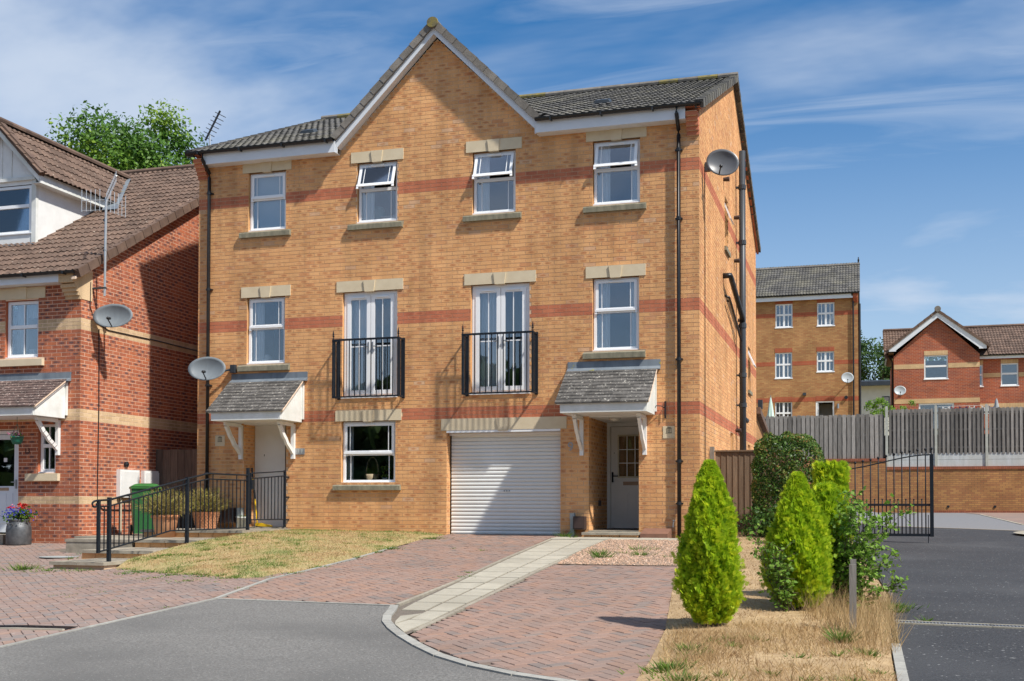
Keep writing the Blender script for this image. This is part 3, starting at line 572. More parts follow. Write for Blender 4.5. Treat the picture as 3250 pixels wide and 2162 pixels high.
# reveals of openings in brick colour, porch and garage side walls laid in brick
pr_l = brick_courses(0.0, 1.62, -.1, 2.3, [], []); gr_l = brick_courses(0.0, .2, -.1, 1.99, [], []); dl_l = brick_courses(0, .43, 0, 2.3, [], [])
lay_bricks([('X', -1, 0, fb, True), ('Y', 1, 0, sb, False), ('Y', 1, -2.04, pr_l, False), ('Y', 1, -4.83, gr_l, False), ('Y', 1, -9.197, dl_l, False)], WALL, ['buff_brick', 'red_band_brick'])
rv = MB(); pm = MB()
for (a, b, z0, z1) in HOLES:
    d = .13
    if z0 < 0: d = {-4.83: .22, -2.04: 1.66, -9.197: .46}[a]
    if z0 < 0: pm.add([(a-.005, .0062, z0), (a-.005, d, z0), (a-.005, d, z1), (a-.005, .0062, z1)], [(0, 1, 2, 3)])
    rv.add([(a-.004-(.01 if z0 < 0 else 0), .0065, z0), (a-.004-(.01 if z0 < 0 else 0), d, z0), (a-.004-(.01 if z0 < 0 else 0), d, z1), (a-.004-(.01 if z0 < 0 else 0), .0065, z1), (b, .002, z0), (b, d, z0), (b, d, z1), (b, .002, z1)], [(0, 1, 2, 3), (7, 6, 5, 4), (3, 2, 6, 7), (0, 4, 5, 1)], .45)
for (a, b, z0, z1) in SIDEWIN:
    d = -.13; rv.add([(-.002, a, z0), (d, a, z0), (d, a, z1), (-.002, a, z1), (-.002, b, z0), (d, b, z0), (d, b, z1), (-.002, b, z1)], [(0, 1, 2, 3), (7, 6, 5, 4), (3, 2, 6, 7), (0, 4, 5, 1)], .45)
rv.build('opening_reveal', 'buff_brick', WALL); pm.build('porch_mortar', 'mortar_tan', WALL, kind='stuff')
# dry-jointed red corbels at the eaves corners
for sx, x0, x1 in ((1, -.215, .0), (-1, XL, XL+.215)):
    cb = MB()
    for i, (z, o) in enumerate(((7.70, .26), (7.625, .24), (7.55, .19), (7.475, .14), (7.40, .09), (7.325, .045))):
        cb.box(x0+(.0 if sx > 0 else -.004), x1+(.004 if sx > 0 else 0), -o, .004, z-.07 if i else z-.0, z if i else 7.715, .3+.1*i)
        cb.box(x0+.003, x1-.003, -o+.008, .003, z-.076, z-.069, .2, 1)
    cb.build('corbel', ['red_band_brick', 'mortar_tan'], H)
def lintel(a, b, z0, z1, m='stone', y=-.018):
    mb = MB(); c = (a+b)/2; mb.box(a, b, y, .05, z0, z1); l = mb.build('lintel', m, H)
    k = MB(); k.prism([(c-.095, z0-.015), (c+.095, z0-.015), (c+.125, z1-.004), (c-.125, z1-.004)], 'y', y-.022, .045); k.build('keystone', m, l)
for a, b, z0, z1 in LINT: lintel(a, b, z0, z1)
for a, b, z0, z1 in SILL:
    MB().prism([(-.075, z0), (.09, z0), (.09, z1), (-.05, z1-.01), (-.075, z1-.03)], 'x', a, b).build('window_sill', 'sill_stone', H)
for (a, b, z0, z1) in PLAQ:
    p = B('plaque', 'stone', H, (a, b, -.012, .01, z0, z1)); c, zc_ = (a+b)/2, (z0+z1)/2+.03; e = MB()
    e.prism([(c-.05, zc_+.035), (c+.05, zc_+.035), (c+.035, zc_+.055), (c, zc_+.062), (c-.035, zc_+.055)], 'y', -.017, -.011); e.box(c-.052, c+.052, -.017, -.011, zc_-.05, zc_-.038)
    for i in range(4): e.box(c-.046+i*.027, c-.036+i*.027, -.016, -.011, zc_-.037, zc_+.034)
    e.build('emblem', 'sill_stone', p)
# windows
def ring(mb, x0, x1, z0, z1, w, y0, y1):
    mb.box(x0, x0+w, y0, y1, z0, z1); mb.box(x1-w, x1, y0, y1, z0, z1); mb.box(x0+w, x1-w, y0, y1, z0, z0+w); mb.box(x0+w, x1-w, y0, y1, z1-w, z1)
def pane(x0, x1, y, z0, z1, parent, name='pane', m='glass'):
    mb = MB(); mb.box(x0, x1, y-.003, y+.003, z0, z1); return mb.build(name, m, parent)
def curtain(x0, x1, y, z0, z1, parent, m='curtain', amp=.02, n=26, name='curtain'):
    mb = MB(); vs = []; 
    for i in range(n+1):
        x = x0+(x1-x0)*i/n; yy = y+amp*math.sin(i*1.35+x*3)+amp*.4*math.sin(i*.6)
        vs += [(x, yy, z0), (x, yy, z1)]
    mb.add(vs, [(2*i, 2*i+2, 2*i+3, 2*i+1) for i in range(n)]); return mb.build(name, m, parent, smooth=True)
def window(a, b, z0, z1, opened=0, tr=.45, bars=True, parent=H, Y=.07, lab=None, horn=True):
    a += .012; b -= .012; z0 += .02; z1 -= .012
    W_ = bpy.data.objects.new('window', None); W_.location = (0, 0, 0); reg(W_, parent, label=lab)
    zt = z1-(z1-z0)*tr; f = MB(); ring(f, a, b, z0, z1, .05, Y, Y+.07); f.box(a+.05, b-.05, Y, Y+.07, zt-.03, zt+.03); f.box(a-.03, b+.03, Y-.055, Y+.02, z0-.022, z0+.004)
    f.build('frame', 'white_upvc', W_)
    s0, s1 = a+.035, b-.035; sz0, sz1 = zt+.012, z1-.03
    s = MB(); ring(s, s0, s1, sz0, sz1, .055, Y-.018, Y-.002); s.box(s0-.01, s1+.01, Y-.035, Y-.016, sz0-.012, sz0+.03)
    if horn: s.box(s0-.012, s0+.03, Y-.028, Y-.004, sz0-.055, sz0-.01); s.box(s1-.03, s1+.012, Y-.028, Y-.004, sz0-.055, sz0-.01)
    c = (a+b)/2; s.box(c-.14, c+.14, Y-.04, Y-.018, sz1-.045, sz1-.022)
    sash = s.build('sash', 'white_upvc', W_)
    p1 = pane(s0+.052, s1-.052, Y-.008, sz0+.05, sz1-.05, sash); p2 = pane(a+.048, b-.048, Y+.03, z0+.048, zt-.028, W_)
    if bars:
        g = MB()
        for x in (s0+.055+.055, s1-.055-.075): g.box(x, x+.014, Y-.014, Y-.0115, sz0+.055, sz1-.055)
        g1 = g.build('glazing_bar', 'white_upvc', sash); g = MB()
        for x in (s0+.055+.055, s1-.055-.075): g.box(x, x+.014, Y+.024, Y+.0265, z0+.05, zt-.03)
        g.build('glazing_bar', 'white_upvc', W_)
    if opened:
        Mr = Matrix.Translation((0, Y-.01, sz1)) @ Matrix.Rotation(-math.radians(opened), 4, 'X') @ Matrix.Translation((0, -(Y-.01), -sz1)); sash.matrix_local = Mr
        st = MB(); st.tube([(s0+.01, Y+.02, sz0+.1), (s0+.01, Y-.12, sz0+.06)], .006, 6); st.build('stay', 'steel', W_)
    return W_
w1 = window(*top[0], 6.12, 7.315, lab='closed upper window with pale blind'); w2 = window(*top[1], 6.12, 7.315, 19); w3 = window(*top[2], 6.12, 7.315, 19); w4 = window(*top[3], 6.12, 7.315, 17)
w5 = window(*mid[0], 3.41, 4.765, tr=.46); w8 = window(*mid[1], 3.41, 4.765, tr=.46); gw = window(-7.04, -5.89, .985, 2.21, tr=.53)
B('blind', 'blind', w1, (-9.1, -8.32, .16, .165, 6.2, 7.3)); MB().prism([(-9.02, 6.16), (-8.98, 6.16), (-8.95, 6.36), (-8.99, 6.36)], 'y', .13, .15).build('ornament', 'white_paint', w1)
for (W_, a, b, z0, z1) in ((w2, *top[1], 6.13, 7.3), (w3, *top[2], 6.13, 7.3), (w4, *top[3], 6.13, 7.3), (w5, *mid[0], 3.42, 4.75), (w8, *mid[1], 3.42, 4.75)):
    curtain(a+.03, a+.30, .17, z0, z1, W_)
    if W_ in (w8, w4): curtain(b-.2, b-.02, .17, z0, z1, W_)
MB().lathe([(.05, 0), (.17, .05), (.19, .2), (.15, .33), (.05, .36)], (-6.53, .5, 6.2), 16).build('chair', 'teal_seat', w2, smooth=True); B('cardboard_box', 'box_card', w2, (-6.35, -6.02, .3, .55, 6.14, 6.30), (-6.12, -5.9, .34, .58, 6.14, 6.33))
MB().lathe([(.09, 0), (.11, .06), (.1, .15), (.05, .2)], (-8.86, .3, 3.44), 14).build('vase', 'white_paint', w5, smooth=True)
bk = MB(); bk.lathe([(.11, 0), (.14, .1), (.145, .17)], (-6.47, .22, 1.0), 16); bk.tube([(-6.47+.13*math.cos(a), .22, 1.17+.34*math.sin(a)) for a in np.linspace(0, math.pi, 12)], .012, 6); bk.build('flower_basket', 'wicker', gw, smooth=True)
lv = MB()
for i in range(40): x = -6.47+random.uniform(-.12, .12); y = .22+random.uniform(-.08, .08); lv.prism([(x-.006, 1.14), (x+.006, 1.14), (x+random.uniform(-.03, .03), 1.27+random.uniform(0, .1))], 'y', y, y+.004, random.random())
lv.build('sprig', 'weed', gw)
pb = MB(); pb.lathe([(.06, 0), (.08, .07), (.085, .1)], (-6.17, .22, 1.0), 12); pb.build('plant_pot', 'grey_cover', gw, smooth=True); lv = MB()
for i in range(40): x = -6.17+random.uniform(-.1, .1); z = 1.1+random.uniform(0, .22); lv.prism([(x-.02, z), (x, z-.02), (x+.02, z), (x, z+.025)], 'y', .2+random.uniform(-.05, .05), .21, random.random())
lv.build('foliage', 'weed', gw)
curtain(-7.0, -6.9, .25, 1.0, 2.2, gw); 
# french doors with juliet railings
def french(a, b, z0, z1, n):
    D = bpy.data.objects.new('french_door', None); reg(D, H); Y = .07; a += .01; b -= .01
    f = MB(); ring(f, a, b, z0, z1, .075, Y, Y+.07); f.box(a-.02, b+.02, -.03, .07, z0-.03, z0-.002); f.build('frame', 'white_upvc', D); c = (a+b)/2
    for x0, x1, sd in ((a+.07, c-.005, 1), (c+.005, b-.07, -1)):
        l = MB(); ring(l, x0, x1, z0+.05, z1-.07, .08, Y-.015, Y+.03); l.box((x0+x1)/2-.13, (x0+x1)/2+.13, Y-.04, Y-.014, z1-.12, z1-.095)
        lf = l.build('leaf', 'white_upvc', D); pane(x0+.078, x1-.078, Y+.005, z0+.128, z1-.148, lf)
        g = MB(); xm = x0+.08+(x1-x0-.16)*(.52 if sd > 0 else .48); g.box(xm-.009, xm+.009, Y-.003, Y+.0015, z0+.13, z1-.15); g.box(x0+.08, x1-.08, Y-.004, Y+.0012, z0+.985, z0+1.005); g.build('glazing_bar', 'white_upvc', lf)
        hx = c-sd*.045; h = MB(); h.box(hx-.014, hx+.014, Y-.024, Y-.014, z0+.86, z0+1.08); h.box(min(hx, hx-sd*.1), max(hx, hx-sd*.1), Y-.05, Y-.035, z0+.98, z0+1.0); h.build('handle', 'steel', lf)
    curtain(a+.09, a+.46, .22, z0, z1, D); 
    if n: curtain(b-.2, b-.05, .22, z0, z1, D)
    else: curtain(b-.16, b-.06, .22, z0, z1, D)
    J = bpy.data.objects.new('juliet_railing', None); reg(J, H); x0, x1 = a-.075, b+.15; yf = -.27; zt, zb = 3.78, 2.665
    r = MB(); r.box(x0-.02, x1+.02, yf-.02, yf+.02, zt-.018, zt+.018); r.box(x0, x1, yf-.014, yf+.014, zb-.014, zb+.014)
    for x in (x0, x1): r.box(x-.014, x+.014, yf, -.02, zt-.014, zt+.014); r.box(x-.013, x+.013, yf, -.02, zb-.014, zb+.014)
    r.build('rail', 'iron', J)
    for x in (x0, x1):
        B('wall_plate', 'iron', J, (x-.03, x+.03, -.024, -.002, zb-.03, zt+.03)); m = MB(); m.box(x-.018, x+.018, yf-.018, yf+.018, zb-.02, zt+.02); m.lathe([(.012, 0), (.012, .05), (.026, .065), (.012, .08), (.018, .1), (.001, .19)], (x, yf, zt+.018), 8); m.build('corner_post', 'iron', J)
        for yy in (-.19, -.11): B('baluster', 'iron', J, (x-.008, x+.008, yy-.008, yy+.008, zb, zt))
    k = 11
    for i in range(1, k+1): x = x0+(x1-x0)*i/(k+1); B('baluster', 'iron', J, (x-.008, x+.008, yf-.008, yf+.008, zb+.01, zt-.01))
french(*fds[0], 2.69, 4.76, 0); french(*fds[1], 2.69, 4.76, 1)
# garage door of horizontal roller slats
G = bpy.data.objects.new('garage_door', None); reg(G, H); nsl = 27; zt_ = 1.93
for i in range(nsl):
    z0 = zt_*i/nsl; h = zt_/nsl; mb = MB(); mb.prism([(.215, z0), (.203, z0+.004), (.192, z0+h*.35), (.192, z0+h*.7), (.204, z0+h-.004), (.215, z0+h-.001)], 'x', -4.80, -2.585); mb.build('slat', 'roller', G)
B('head_trim', 'white_upvc', G, (-4.83, -2.58, -.012, .05, 1.945, 1.988), (-4.82, -2.59, .12, .2, 1.9, 1.944)); B('bottom_seal', 'black_plastic', G, (-4.8, -2.59, .19, .21, -.03, .0))
lk = MB(); 
for dx in (-.05, 0, .05): lk.lathe([(.011, 0), (.011, .008)], (0, 0, 0), 8); lk.v[-16:] = [(v[0]+dx-3.68, .19-v[2], v[1]+.835) for v in lk.v[-16:]]
lk.build('lock', 'black_plastic', G)
B('floor_slab', 'concrete_slab', H, (-4.9, -2.5, -.0, .6, -.2, -.032)); B('garage_back', 'room', H, (-4.83, -2.58, .3, .32, -.1, 2.05))
# porch on the right, door number 9
B('porch_floor', 'step_slab', H, (-2.04, -1.106, -.02, 1.7, -.1, .1)); B('porch_ceiling', 'white_paint', H, (-2.04, -1.106, .0, 1.7, 2.19, 2.25)); B('door_mat', 'meter_brown', H, (-1.98, -1.2, .9, 1.5, .1, .112))
B('porch_side_wall', 'buff_brick', H, (-1.106, -1.0, .01, 1.7, -.1, 2.3)); B('porch_back_wall', 'buff_brick', H, (-2.3, -1.0, 1.72, 1.8, -.1, 2.4))
lp = MB(); lp.lathe([(.11, 0), (.10, -.03), (.05, -.06), (.001, -.065)], (-1.62, .35, 2.19), 16); lp.build('porch_lamp', 'lamp_glass', H, smooth=True)
D = bpy.data.objects.new('front_door', None); reg(D, H, label='white half glazed panel door of number 9'); Y = 1.62
fr = MB(); fr.box(-2.04, -1.97, Y-.03, Y+.06, .1, 2.19).box(-1.16, -1.106, Y-.03, Y+.06, .1, 2.19).box(-1.97, -1.16, Y-.03, Y+.06, 2.12, 2.19); fr.build('frame', 'door_white', D)
x0, x1 = -1.965, -1.165; lf = MB(); gx0, gx1, gz0, gz1 = x0+.16, x1-.16, 1.13, 1.93
lf.box(x0, gx0, Y, Y+.04, .115, 2.115).box(gx1, x1, Y, Y+.04, .115, 2.115).box(gx0, gx1, Y, Y+.04, .115, gz0).box(gx0, gx1, Y, Y+.04, gz1, 2.115)
for px0, px1 in ((x0+.15, x0+.36), (x1-.36, x1-.15)): lf.box(px0, px1, Y-.008, Y, .35, .82); lf.box(px0+.03, px1-.03, Y-.016, Y-.008, .38, .79)
LF = lf.build('leaf', 'door_white', D); tr = MB(); ring(tr, gx0-.025, gx1+.025, gz0-.025, gz1+.025, .03, Y-.012, Y-.001); tr.build('glazing_trim', 'cream_trim', LF)
g = MB()
for i in (1, 2): x = gx0+(gx1-gx0)*i/3; g.box(x-.008, x+.008, Y+.004, Y+.012, gz0, gz1); z = gz0+(gz1-gz0)*i/3; g.box(gx0, gx1, Y+.003, Y+.0115, z-.008, z+.008)
g.build('glazing_bar', 'white_upvc', LF); pane(gx0, gx1, Y+.018, gz0, gz1, LF, m='glass_dark'); B('letter_plate', 'letter_plate', LF, (-1.72, -1.42, Y-.014, Y, .96, 1.03)); B('handle', 'iron', LF, (x0+.02, x0+.05, Y-.03, Y, 1.02, 1.22), (x0+.03, x0+.15, Y-.06, Y-.045, 1.13, 1.15)); B('spy_hole', 'black_plastic', LF, (x0+.06, x0+.075, Y-.004, Y, 1.59, 1.605)); B('hall_dark_panel', 'painted_dark', H, (-2.1, -1.05, Y+.35, Y+.37, 0, 2.3))  # last panel is painted black for the darkness of the hall behind the glass
st = MB(); st.box(-2.06, -1.03, -.5, -.03, .03, .075).build('step_slab', 'step_slab', H)
for i in range(3): B('step_brick', 'buff_brick', H, (-2.02+i*.33, -1.70+i*.33, -.47, -.05, -.1, .028))
# left porch, door number 11
B('porch_floor', 'step_slab', H, (-9.197, -8.247, -.01, .6, -.1, .115)); B('porch_ceiling', 'white_paint', H, (-9.197, -8.247, 0, .6, 2.19, 2.25))
D = bpy.data.objects.new('front_door', None); reg(D, H, label='plain white door of number 11 standing behind the railing gate'); Y = .43
B('leaf', 'door_white', D, (-9.19, -8.5, Y, Y+.05, .12, 2.19)); B('frame', 'door_white', D, (-8.45, -8.247, Y-.01, Y+.06, .12, 2.19)); B('door_edge', 'wood_brown', D, (-8.5, -8.45, Y-.003, Y+.05, .12, 2.19)); B('spy_hole', 'black_plastic', D, (-8.98, -8.965, Y-.004, Y, 1.56, 1.60))
def word(txt, size, loc, m, parent, rot=(math.pi/2, 0, 0), ext=.004):
    c = bpy.data.curves.new('digits', 'FONT'); c.body = txt; c.size = size; c.extrude = ext; o = bpy.data.objects.new('t', c); COL.objects.link(o); bpy.context.view_layer.update()
    me = bpy.data.meshes.new_from_object(o.evaluated_get(bpy.context.evaluated_depsgraph_get())); bpy.data.objects.remove(o); me.materials.clear(); me.materials.append(MATS[m]); return inst('digit', me, parent, loc, rot)
word('9', .235, (-2.445, -.006, 1.57), 'steel', H); pl = B('number_plate', 'steel', H, (-8.045, -7.835, -.016, -.001, 1.565, 1.69)); word('11', .14, (-8.0, -.02, 1.58), 'duct_grey', pl)
# porch canopies: X extent, side walls, tiles
def canopy(parent, x0, x1, zt, zf, yf, y_wall=0.0, m='canopy_tile', brackets=(), soff=2.2, left_cheek=True, wire=False, lab=None):
    C = bpy.data.objects.new('porch_canopy', None); reg(C, parent, label=lab); yw = y_wall; sl = (zt-zf)/(-yf)
    Zs = lambda y: zf+(y-yf)*sl     # y relative to wall (negative outwards)
    n = 10; run = -yf-.06
    for i in range(n):
        ya = yf-.02+run*i/n; yb = ya+run/n+.05; k = max(4, round((x1-x0)/.165)); wdt = (x1-x0)/k; off = wdt/2 if i % 2 else 0
        for j in range(k+(1 if off else 0)):
            a = x0+j*wdt-off; b = min(a+wdt-.004, x1); a = max(a, x0)
            if b-a < .02: continue
            za, zb_ = Zs(ya)+.034, Zs(yb)+.010; jz = random.uniform(-.003, .004); mb = MB()
            mb.add([(a, yw+ya, za+jz), (b, yw+ya, za+jz+random.uniform(-.002, .002)), (b, yw+yb, zb_), (a, yw+yb, zb_), (a, yw+ya+.004, za-.03), (b, yw+ya+.004, za-.03), (b, yw+yb, zb_-.016), (a, yw+yb, zb_-.016)], [(0, 1, 2, 3), (4, 5, 1, 0), (5, 6, 2, 1), (7, 4, 0, 3)], random.random()); mb.build('tile', m, C)
    fl = MB(); fl.prism([(yw-.012, zt+.12), (yw-.004, zt+.12), (yw-.004, zt-.06), (yw-.115, zt-.075), (yw-.115, zt-.06), (yw-.02, zt+.0)], 'x', x0+.0, x1+.05); fl.build('lead_flashing', 'lead', C)
    dk = MB(); dk.prism([(yw+yf+.02, Zs(yf+.02)-.02), (yw-.004, zt-.02), (yw-.004, zt-.07), (yw+yf+.06, Zs(yf+.06)-.07)], 'x', x0+.02, x1-.02); dk.build('roof_board', 'white_paint', C)
    B('fascia', 'weathered_white', C, (x0+.09, x1-.06, yw+yf+.03, yw+yf+.055, zf-.17, zf-.0)); B('tilting_fillet', 'lead', C, (x0+.02, x1-.02, yw+yf+.0, yw+yf+.05, zf-.012, zf+.006))
    zb2 = zf-.17
    for xc in ([x1-.06, x0+.09] if left_cheek else [x1-.06]):
        ch = MB(); ch.prism([(yw+yf+.056, zb2), (yw-.06, zb2), (yw-.06, zt-.06), (yw+yf+.056, zf-.02)], 'x', xc-.012, xc+.012); ch.build('cheek', 'weathered_white', C)
    B('cheek_trim', 'weathered_white', C, (x1-.075, x1-.02, yw-.06, yw-.004, zb2+.06, zt-.05)); B('soffit', 'white_paint', C, (x0+.1, x1-.07, yw+yf+.056, yw-.004, zb2-.0, zb2+.02))
    vg = MB(); vg.prism([(yw+yf+.01, zf-.015), (yw-.02, zt-.03), (yw-.02, zt-.005), (yw+yf+.01, zf+.01)], 'x', x1-.05, x1+.006); vg.build('verge_mortar', 'mortar_pale', C)
    for xb in brackets:
        br = MB(); zb3 = zb2-.005; br.box(xb-.035, xb+.035, yw-.075, yw-.004, zb3-.72, zb3-.03); br.box(xb-.035, xb+.035, yw+yf+.3, yw-.075, zb3-.07, zb3-.002)
        pts = [(yw+yf+.36, zb3-.07)]; m_ = 7; lo = []; hi = []
        for i in range(m_+1):
            t = i/m_; yy = yw+yf+.34+(-yf-.40)*t; zz = zb3-.06-.52*t-.05*math.sin(t*math.pi); wv = .012*math.sin(t*18); hi.append((yy+.04, zz+.012+wv)); lo.append((yy-.03, zz-.035+wv))
        br.prism(lo+hi[::-1], 'x', xb-.028, xb+.028)
        b_ = br.build('bracket', 'white_paint', C)
        if wire:
            wr = MB()
            for i in range(6): t = .15+i*.14; yy = yw+yf+.34+(-yf-.40)*t; zz = zb3-.06-.52*t-.05*math.sin(t*math.pi); wr.tube([(xb-.031, yy-.035, zz-.04), (xb-.031, yy+.045, zz+.02), (xb+.031, yy+.05, zz+.0), (xb+.031, yy-.03, zz-.06)], .004, 5)
            wr.build('light_string', 'black_plastic', b_)
    return C
canopy(H, -2.44, -.755, 3.10, 2.375, -.95, brackets=(-2.165, -.99)); canopy(H, -9.49, -7.83, 3.10, 2.375, -.95, brackets=(-9.25, -8.075))
# fascias, bargeboards, gutters
for xa, xb in ((XL+.215, GX-2.05), (GX+2.05, -.215)):
    B('fascia', 'fascia_white', H, (xa, xb, -.245, -.225, 7.50, 7.72)); B('soffit', 'fascia_white', H, (xa, xb, -.225, .005, 7.50, 7.515))
for sgn in (-1, 1):
    b = MB(); b.prism([(GX, GZ+.02), (GX+sgn*2.02, GZ-2.0), (GX+sgn*2.02, GZ-2.1), (GX+sgn*2.08, GZ-2.1), (GX+sgn*2.08, GZ-1.83), (GX, GZ+.235)], 'y', -.20, -.18); b.build('bargeboard', 'fascia_white', H)
    b = MB(); b.prism([(GX, GZ+.04), (GX+sgn*2.04, GZ-2.0), (GX+sgn*2.04, GZ-1.98), (GX, GZ+.06)], 'y', -.18, .004); b.build('gable_soffit', 'fascia_white', H)
def gutter(xa, xb, y, z, parent=H, end=True):
    mb = MB(); n = 8; r = .056; pr = [(y+r*math.cos(a), z+r*math.sin(a)) for a in np.linspace(math.pi, 2*math.pi, n)]+[(y+(r-.008)*math.cos(a), z+(r-.008)*math.sin(a)) for a in np.linspace(2*math.pi, math.pi, n)]
    mb.prism(pr, 'x', xa, xb); x = xa+.3
    while x < xb: mb.box(x-.015, x+.015, y-r-.008, y+r+.02, z-r-.01, z-r*.2); x += .95
    return mb.build('gutter', 'black_plastic', parent)
gutter(XL-.13, GX-2.06, -.31, 7.75); gutter(GX+2.06, .06, -.31, 7.75)
def downpipe(x, y, z0, z1, parent=H, r=.036, off=0.2, m='black_plastic', yo=-.31, clips=(6.9, 5.0, 3.1, 1.3)):
    P = bpy.data.objects.new('downpipe', None); reg(P, parent); mb = MB(); mb.tube([(x+off, yo, z1), (x+off, yo, z1-.14), (x, y, z1-.36), (x, y, z1-.45), (x, y, z0)], r, 10); mb.build('pipe', m, P, smooth=True)
    for z in clips: c = MB(); c.lathe([(r+.008, -.03), (r+.008, .03)], (x, y, z), 10); c.box(x-r-.03, x+r+.03, y+.005, -.002, z-.012, z+.012); c.build('bracket_clip', m, P)
downpipe(-.36, -.075, .0, 7.72, off=.0, clips=(7.0, 5.75, 3.2, 1.36, .6)); downpipe(-10.0, -.075, .0, 7.72, off=-.02, clips=(6.95, 4.97, 3.0, 1.2))
# roof
R = MB()
def roof_quad(mb, x0, x1, ya, za, yb, zb): mb.add([(x0, ya, za), (x1, ya, za), (x1, yb, zb), (x0, yb, zb)], [(0, 1, 2, 3)])
roof_quad(R, XL-.08, GX-2.08, RY0, RZ0-.06, RYR, zroof(RYR)-.06); roof_quad(R, GX+2.08, .08, RY0, RZ0-.06, RYR, zroof(RYR)-.06); roof_quad(R, GX-2.08, GX+2.08, .03, zroof(.03)-.06, RYR, zroof(RYR)-.06); roof_quad(R, .08, XL-.08, 2*RYR-RY0, RZ0-.06, RYR, zroof(RYR)-.06)
for sgn in (-1, 1): R.add([(GX, -.16, GZ+.24), (GX, 5.2, GZ+.24), (GX+sgn*2.1, 5.2, GZ-1.86), (GX+sgn*2.1, -.16, GZ-1.86)], [(0, 1, 2, 3)])
ROOF = R.build('roof', 'dark_tile', H)
def tile_mesh(w, l, t, waves, amp, slope_len_over, m, name='tile'):
    """interlocking tile, local x across, y up the slope, front edge at y=0"""
    mb = MB(); n = 8; vs = []
    for i in range(n+1):
        u = i/n; x = -w/2+w*u; p = amp*(.5-.5*math.cos(2*math.pi*waves*u))**.8
        vs += [(x, 0, p+.022), (x, l, p*.9+.0), (x, .002, p+.002)]
    fs = []
    for i in range(n): a = 3*i; fs += [(a, a+3, a+4, a+1), (a+2, a+5, a+3, a)]
    fs += [(2, 0, 1), (3*n+2, 3*n+1, 3*n)]
    mb.add(vs, fs, t); return mb.mesh(name, m, False)
def lay_tiles(parent, m, x0, x1, o, uy, slope_len, w=.3, gauge=.335, amp=.028, waves=2, keep=None, nind=300, xdir=Vector((1, 0, 0))):
    """o: eave origin point (x ignored along xdir), uy: unit vector up the slope"""
    var = [tile_mesh(w+.012, gauge+.06, (i+.5)/10, waves, amp, 0, m) for i in range(10)]; nz = xdir.cross(uy).normalized(); rotm = Matrix((xdir, uy, nz)).transposed()
    L = []; nr = int(slope_len/gauge)+1; nx = int(round((x1-x0)/w)); w2 = (x1-x0)/nx
    for r in range(nr):
        for c in range(nx):
            p = o+xdir*(x0+(c+.5)*w2)+uy*(r*gauge)
            if keep and not keep(p): continue
            L.append((np.linalg.norm(np.array(p)-CAM), p))
    L.sort(key=lambda a: a[0]); rest = MB(); n = 0
    for d, p in L:
        i = random.randrange(10); q = p+nz*random.uniform(-.002, .004)
        if n < nind: ob = inst('tile', var[i], parent, tuple(q)); ob.rotation_euler = rotm.to_euler(); n += 1
        else:
            me = var[i]; rest.add([tuple(q+rotm @ v.co) for v in me.vertices], [tuple(pp.vertices) for pp in me.polygons], (i+.5)/10)
    if rest.v: rest.build('roof_tiling', m, parent, kind='stuff')
uy = Vector((0, 1, RS)).normalized(); sl_len = (RYR-RY0)*math.sqrt(1+RS*RS)
lay_tiles(ROOF, 'dark_tile', XL-.1, .1, Vector((0, RY0, RZ0-.045)), uy, sl_len-.05, keep=lambda p: not (abs(p.x-GX) < 2.1 and p.z < GZ+.3-abs(p.x-GX)), gauge=.335, amp=.03)
def ridge(parent, p0, p1, n, m, r=.11, lich=None):
    p0, p1 = Vector(p0), Vector(p1); d = (p1-p0)/n; s_ = d.normalized().cross(Vector((0, 0, 1)))
    for i in range(n):
        a, b = p0+d*i+d*.01, p0+d*(i+1); mb = MB(); vs = []
        for q in (a, b):
            for an in np.linspace(-.15*math.pi, 1.15*math.pi, 8): vs.append(tuple(q+s_*(r*math.cos(an))+Vector((0, 0, r*.75*math.sin(an)))))
        mb.add(vs, [(j, j+1, 9+j, 8+j) for j in range(7)]+[tuple(range(8)), tuple(range(8, 16))[::-1]], random.random()); mb.build('ridge_tile', lich if lich and random.random() < .3 else m, parent)
ridge(ROOF, (XL-.1, RYR, zroof(RYR)+.0), (.12, RYR, zroof(RYR)+.0), 23, 'ridge_tile_grey', lich='lichen')
ridge(ROOF, (GX, -.26, GZ+.22), (GX, 4.9, GZ+.22), 11, 'ridge_tile_grey'); c = MB(); c.lathe([(.105, 0), (.10, .02)], (0, 0, 0), 16); c.v = [(GX+v[0]*1.12, -.27-v[2], GZ+.22+v[1]) for v in c.v]; c.build('ridge_end_cap', 'lichen', ROOF)
# cloaked verge tiles on the gable and on the end walls
def verge(parent, p0, p1, n, thick, depth, m, side):
    """stepped verge tiles from eave p0 to ridge p1; side = outward horizontal normal"""
    p0, p1, side = Vector(p0), Vector(p1), Vector(side); d = (p1-p0)/n; e = d.normalized(); up = side.cross(e).normalized(); up = up if up.z > 0 else -up
    for i in range(n):
        a = p0+d*i+e*.002; b = p0+d*(i+1)-e*.002; mb = MB(); la, lb = .026, .016
        c = [a-up*(depth-la), b-up*(depth-lb), b+up*lb, a+up*la]; i4 = [q-side*thick for q in c]; o4 = [c[0]+side*.008, c[1], c[2], c[3]+side*.008]
        mb.add([tuple(v) for v in o4+i4], [(0, 1, 2, 3), (7, 6, 5, 4), (3, 2, 6, 7), (0, 3, 7, 4), (1, 5, 6, 2), (0, 4, 5, 1)], random.random()); mb.build('verge_tile', m, parent)
for sgn in (-1, 1): verge(ROOF, (GX+sgn*2.12, -.25, GZ-1.79), (GX+sgn*.06, -.25, GZ+.24), 10, .16, .13, 'ridge_tile_grey', (0, -1, 0))
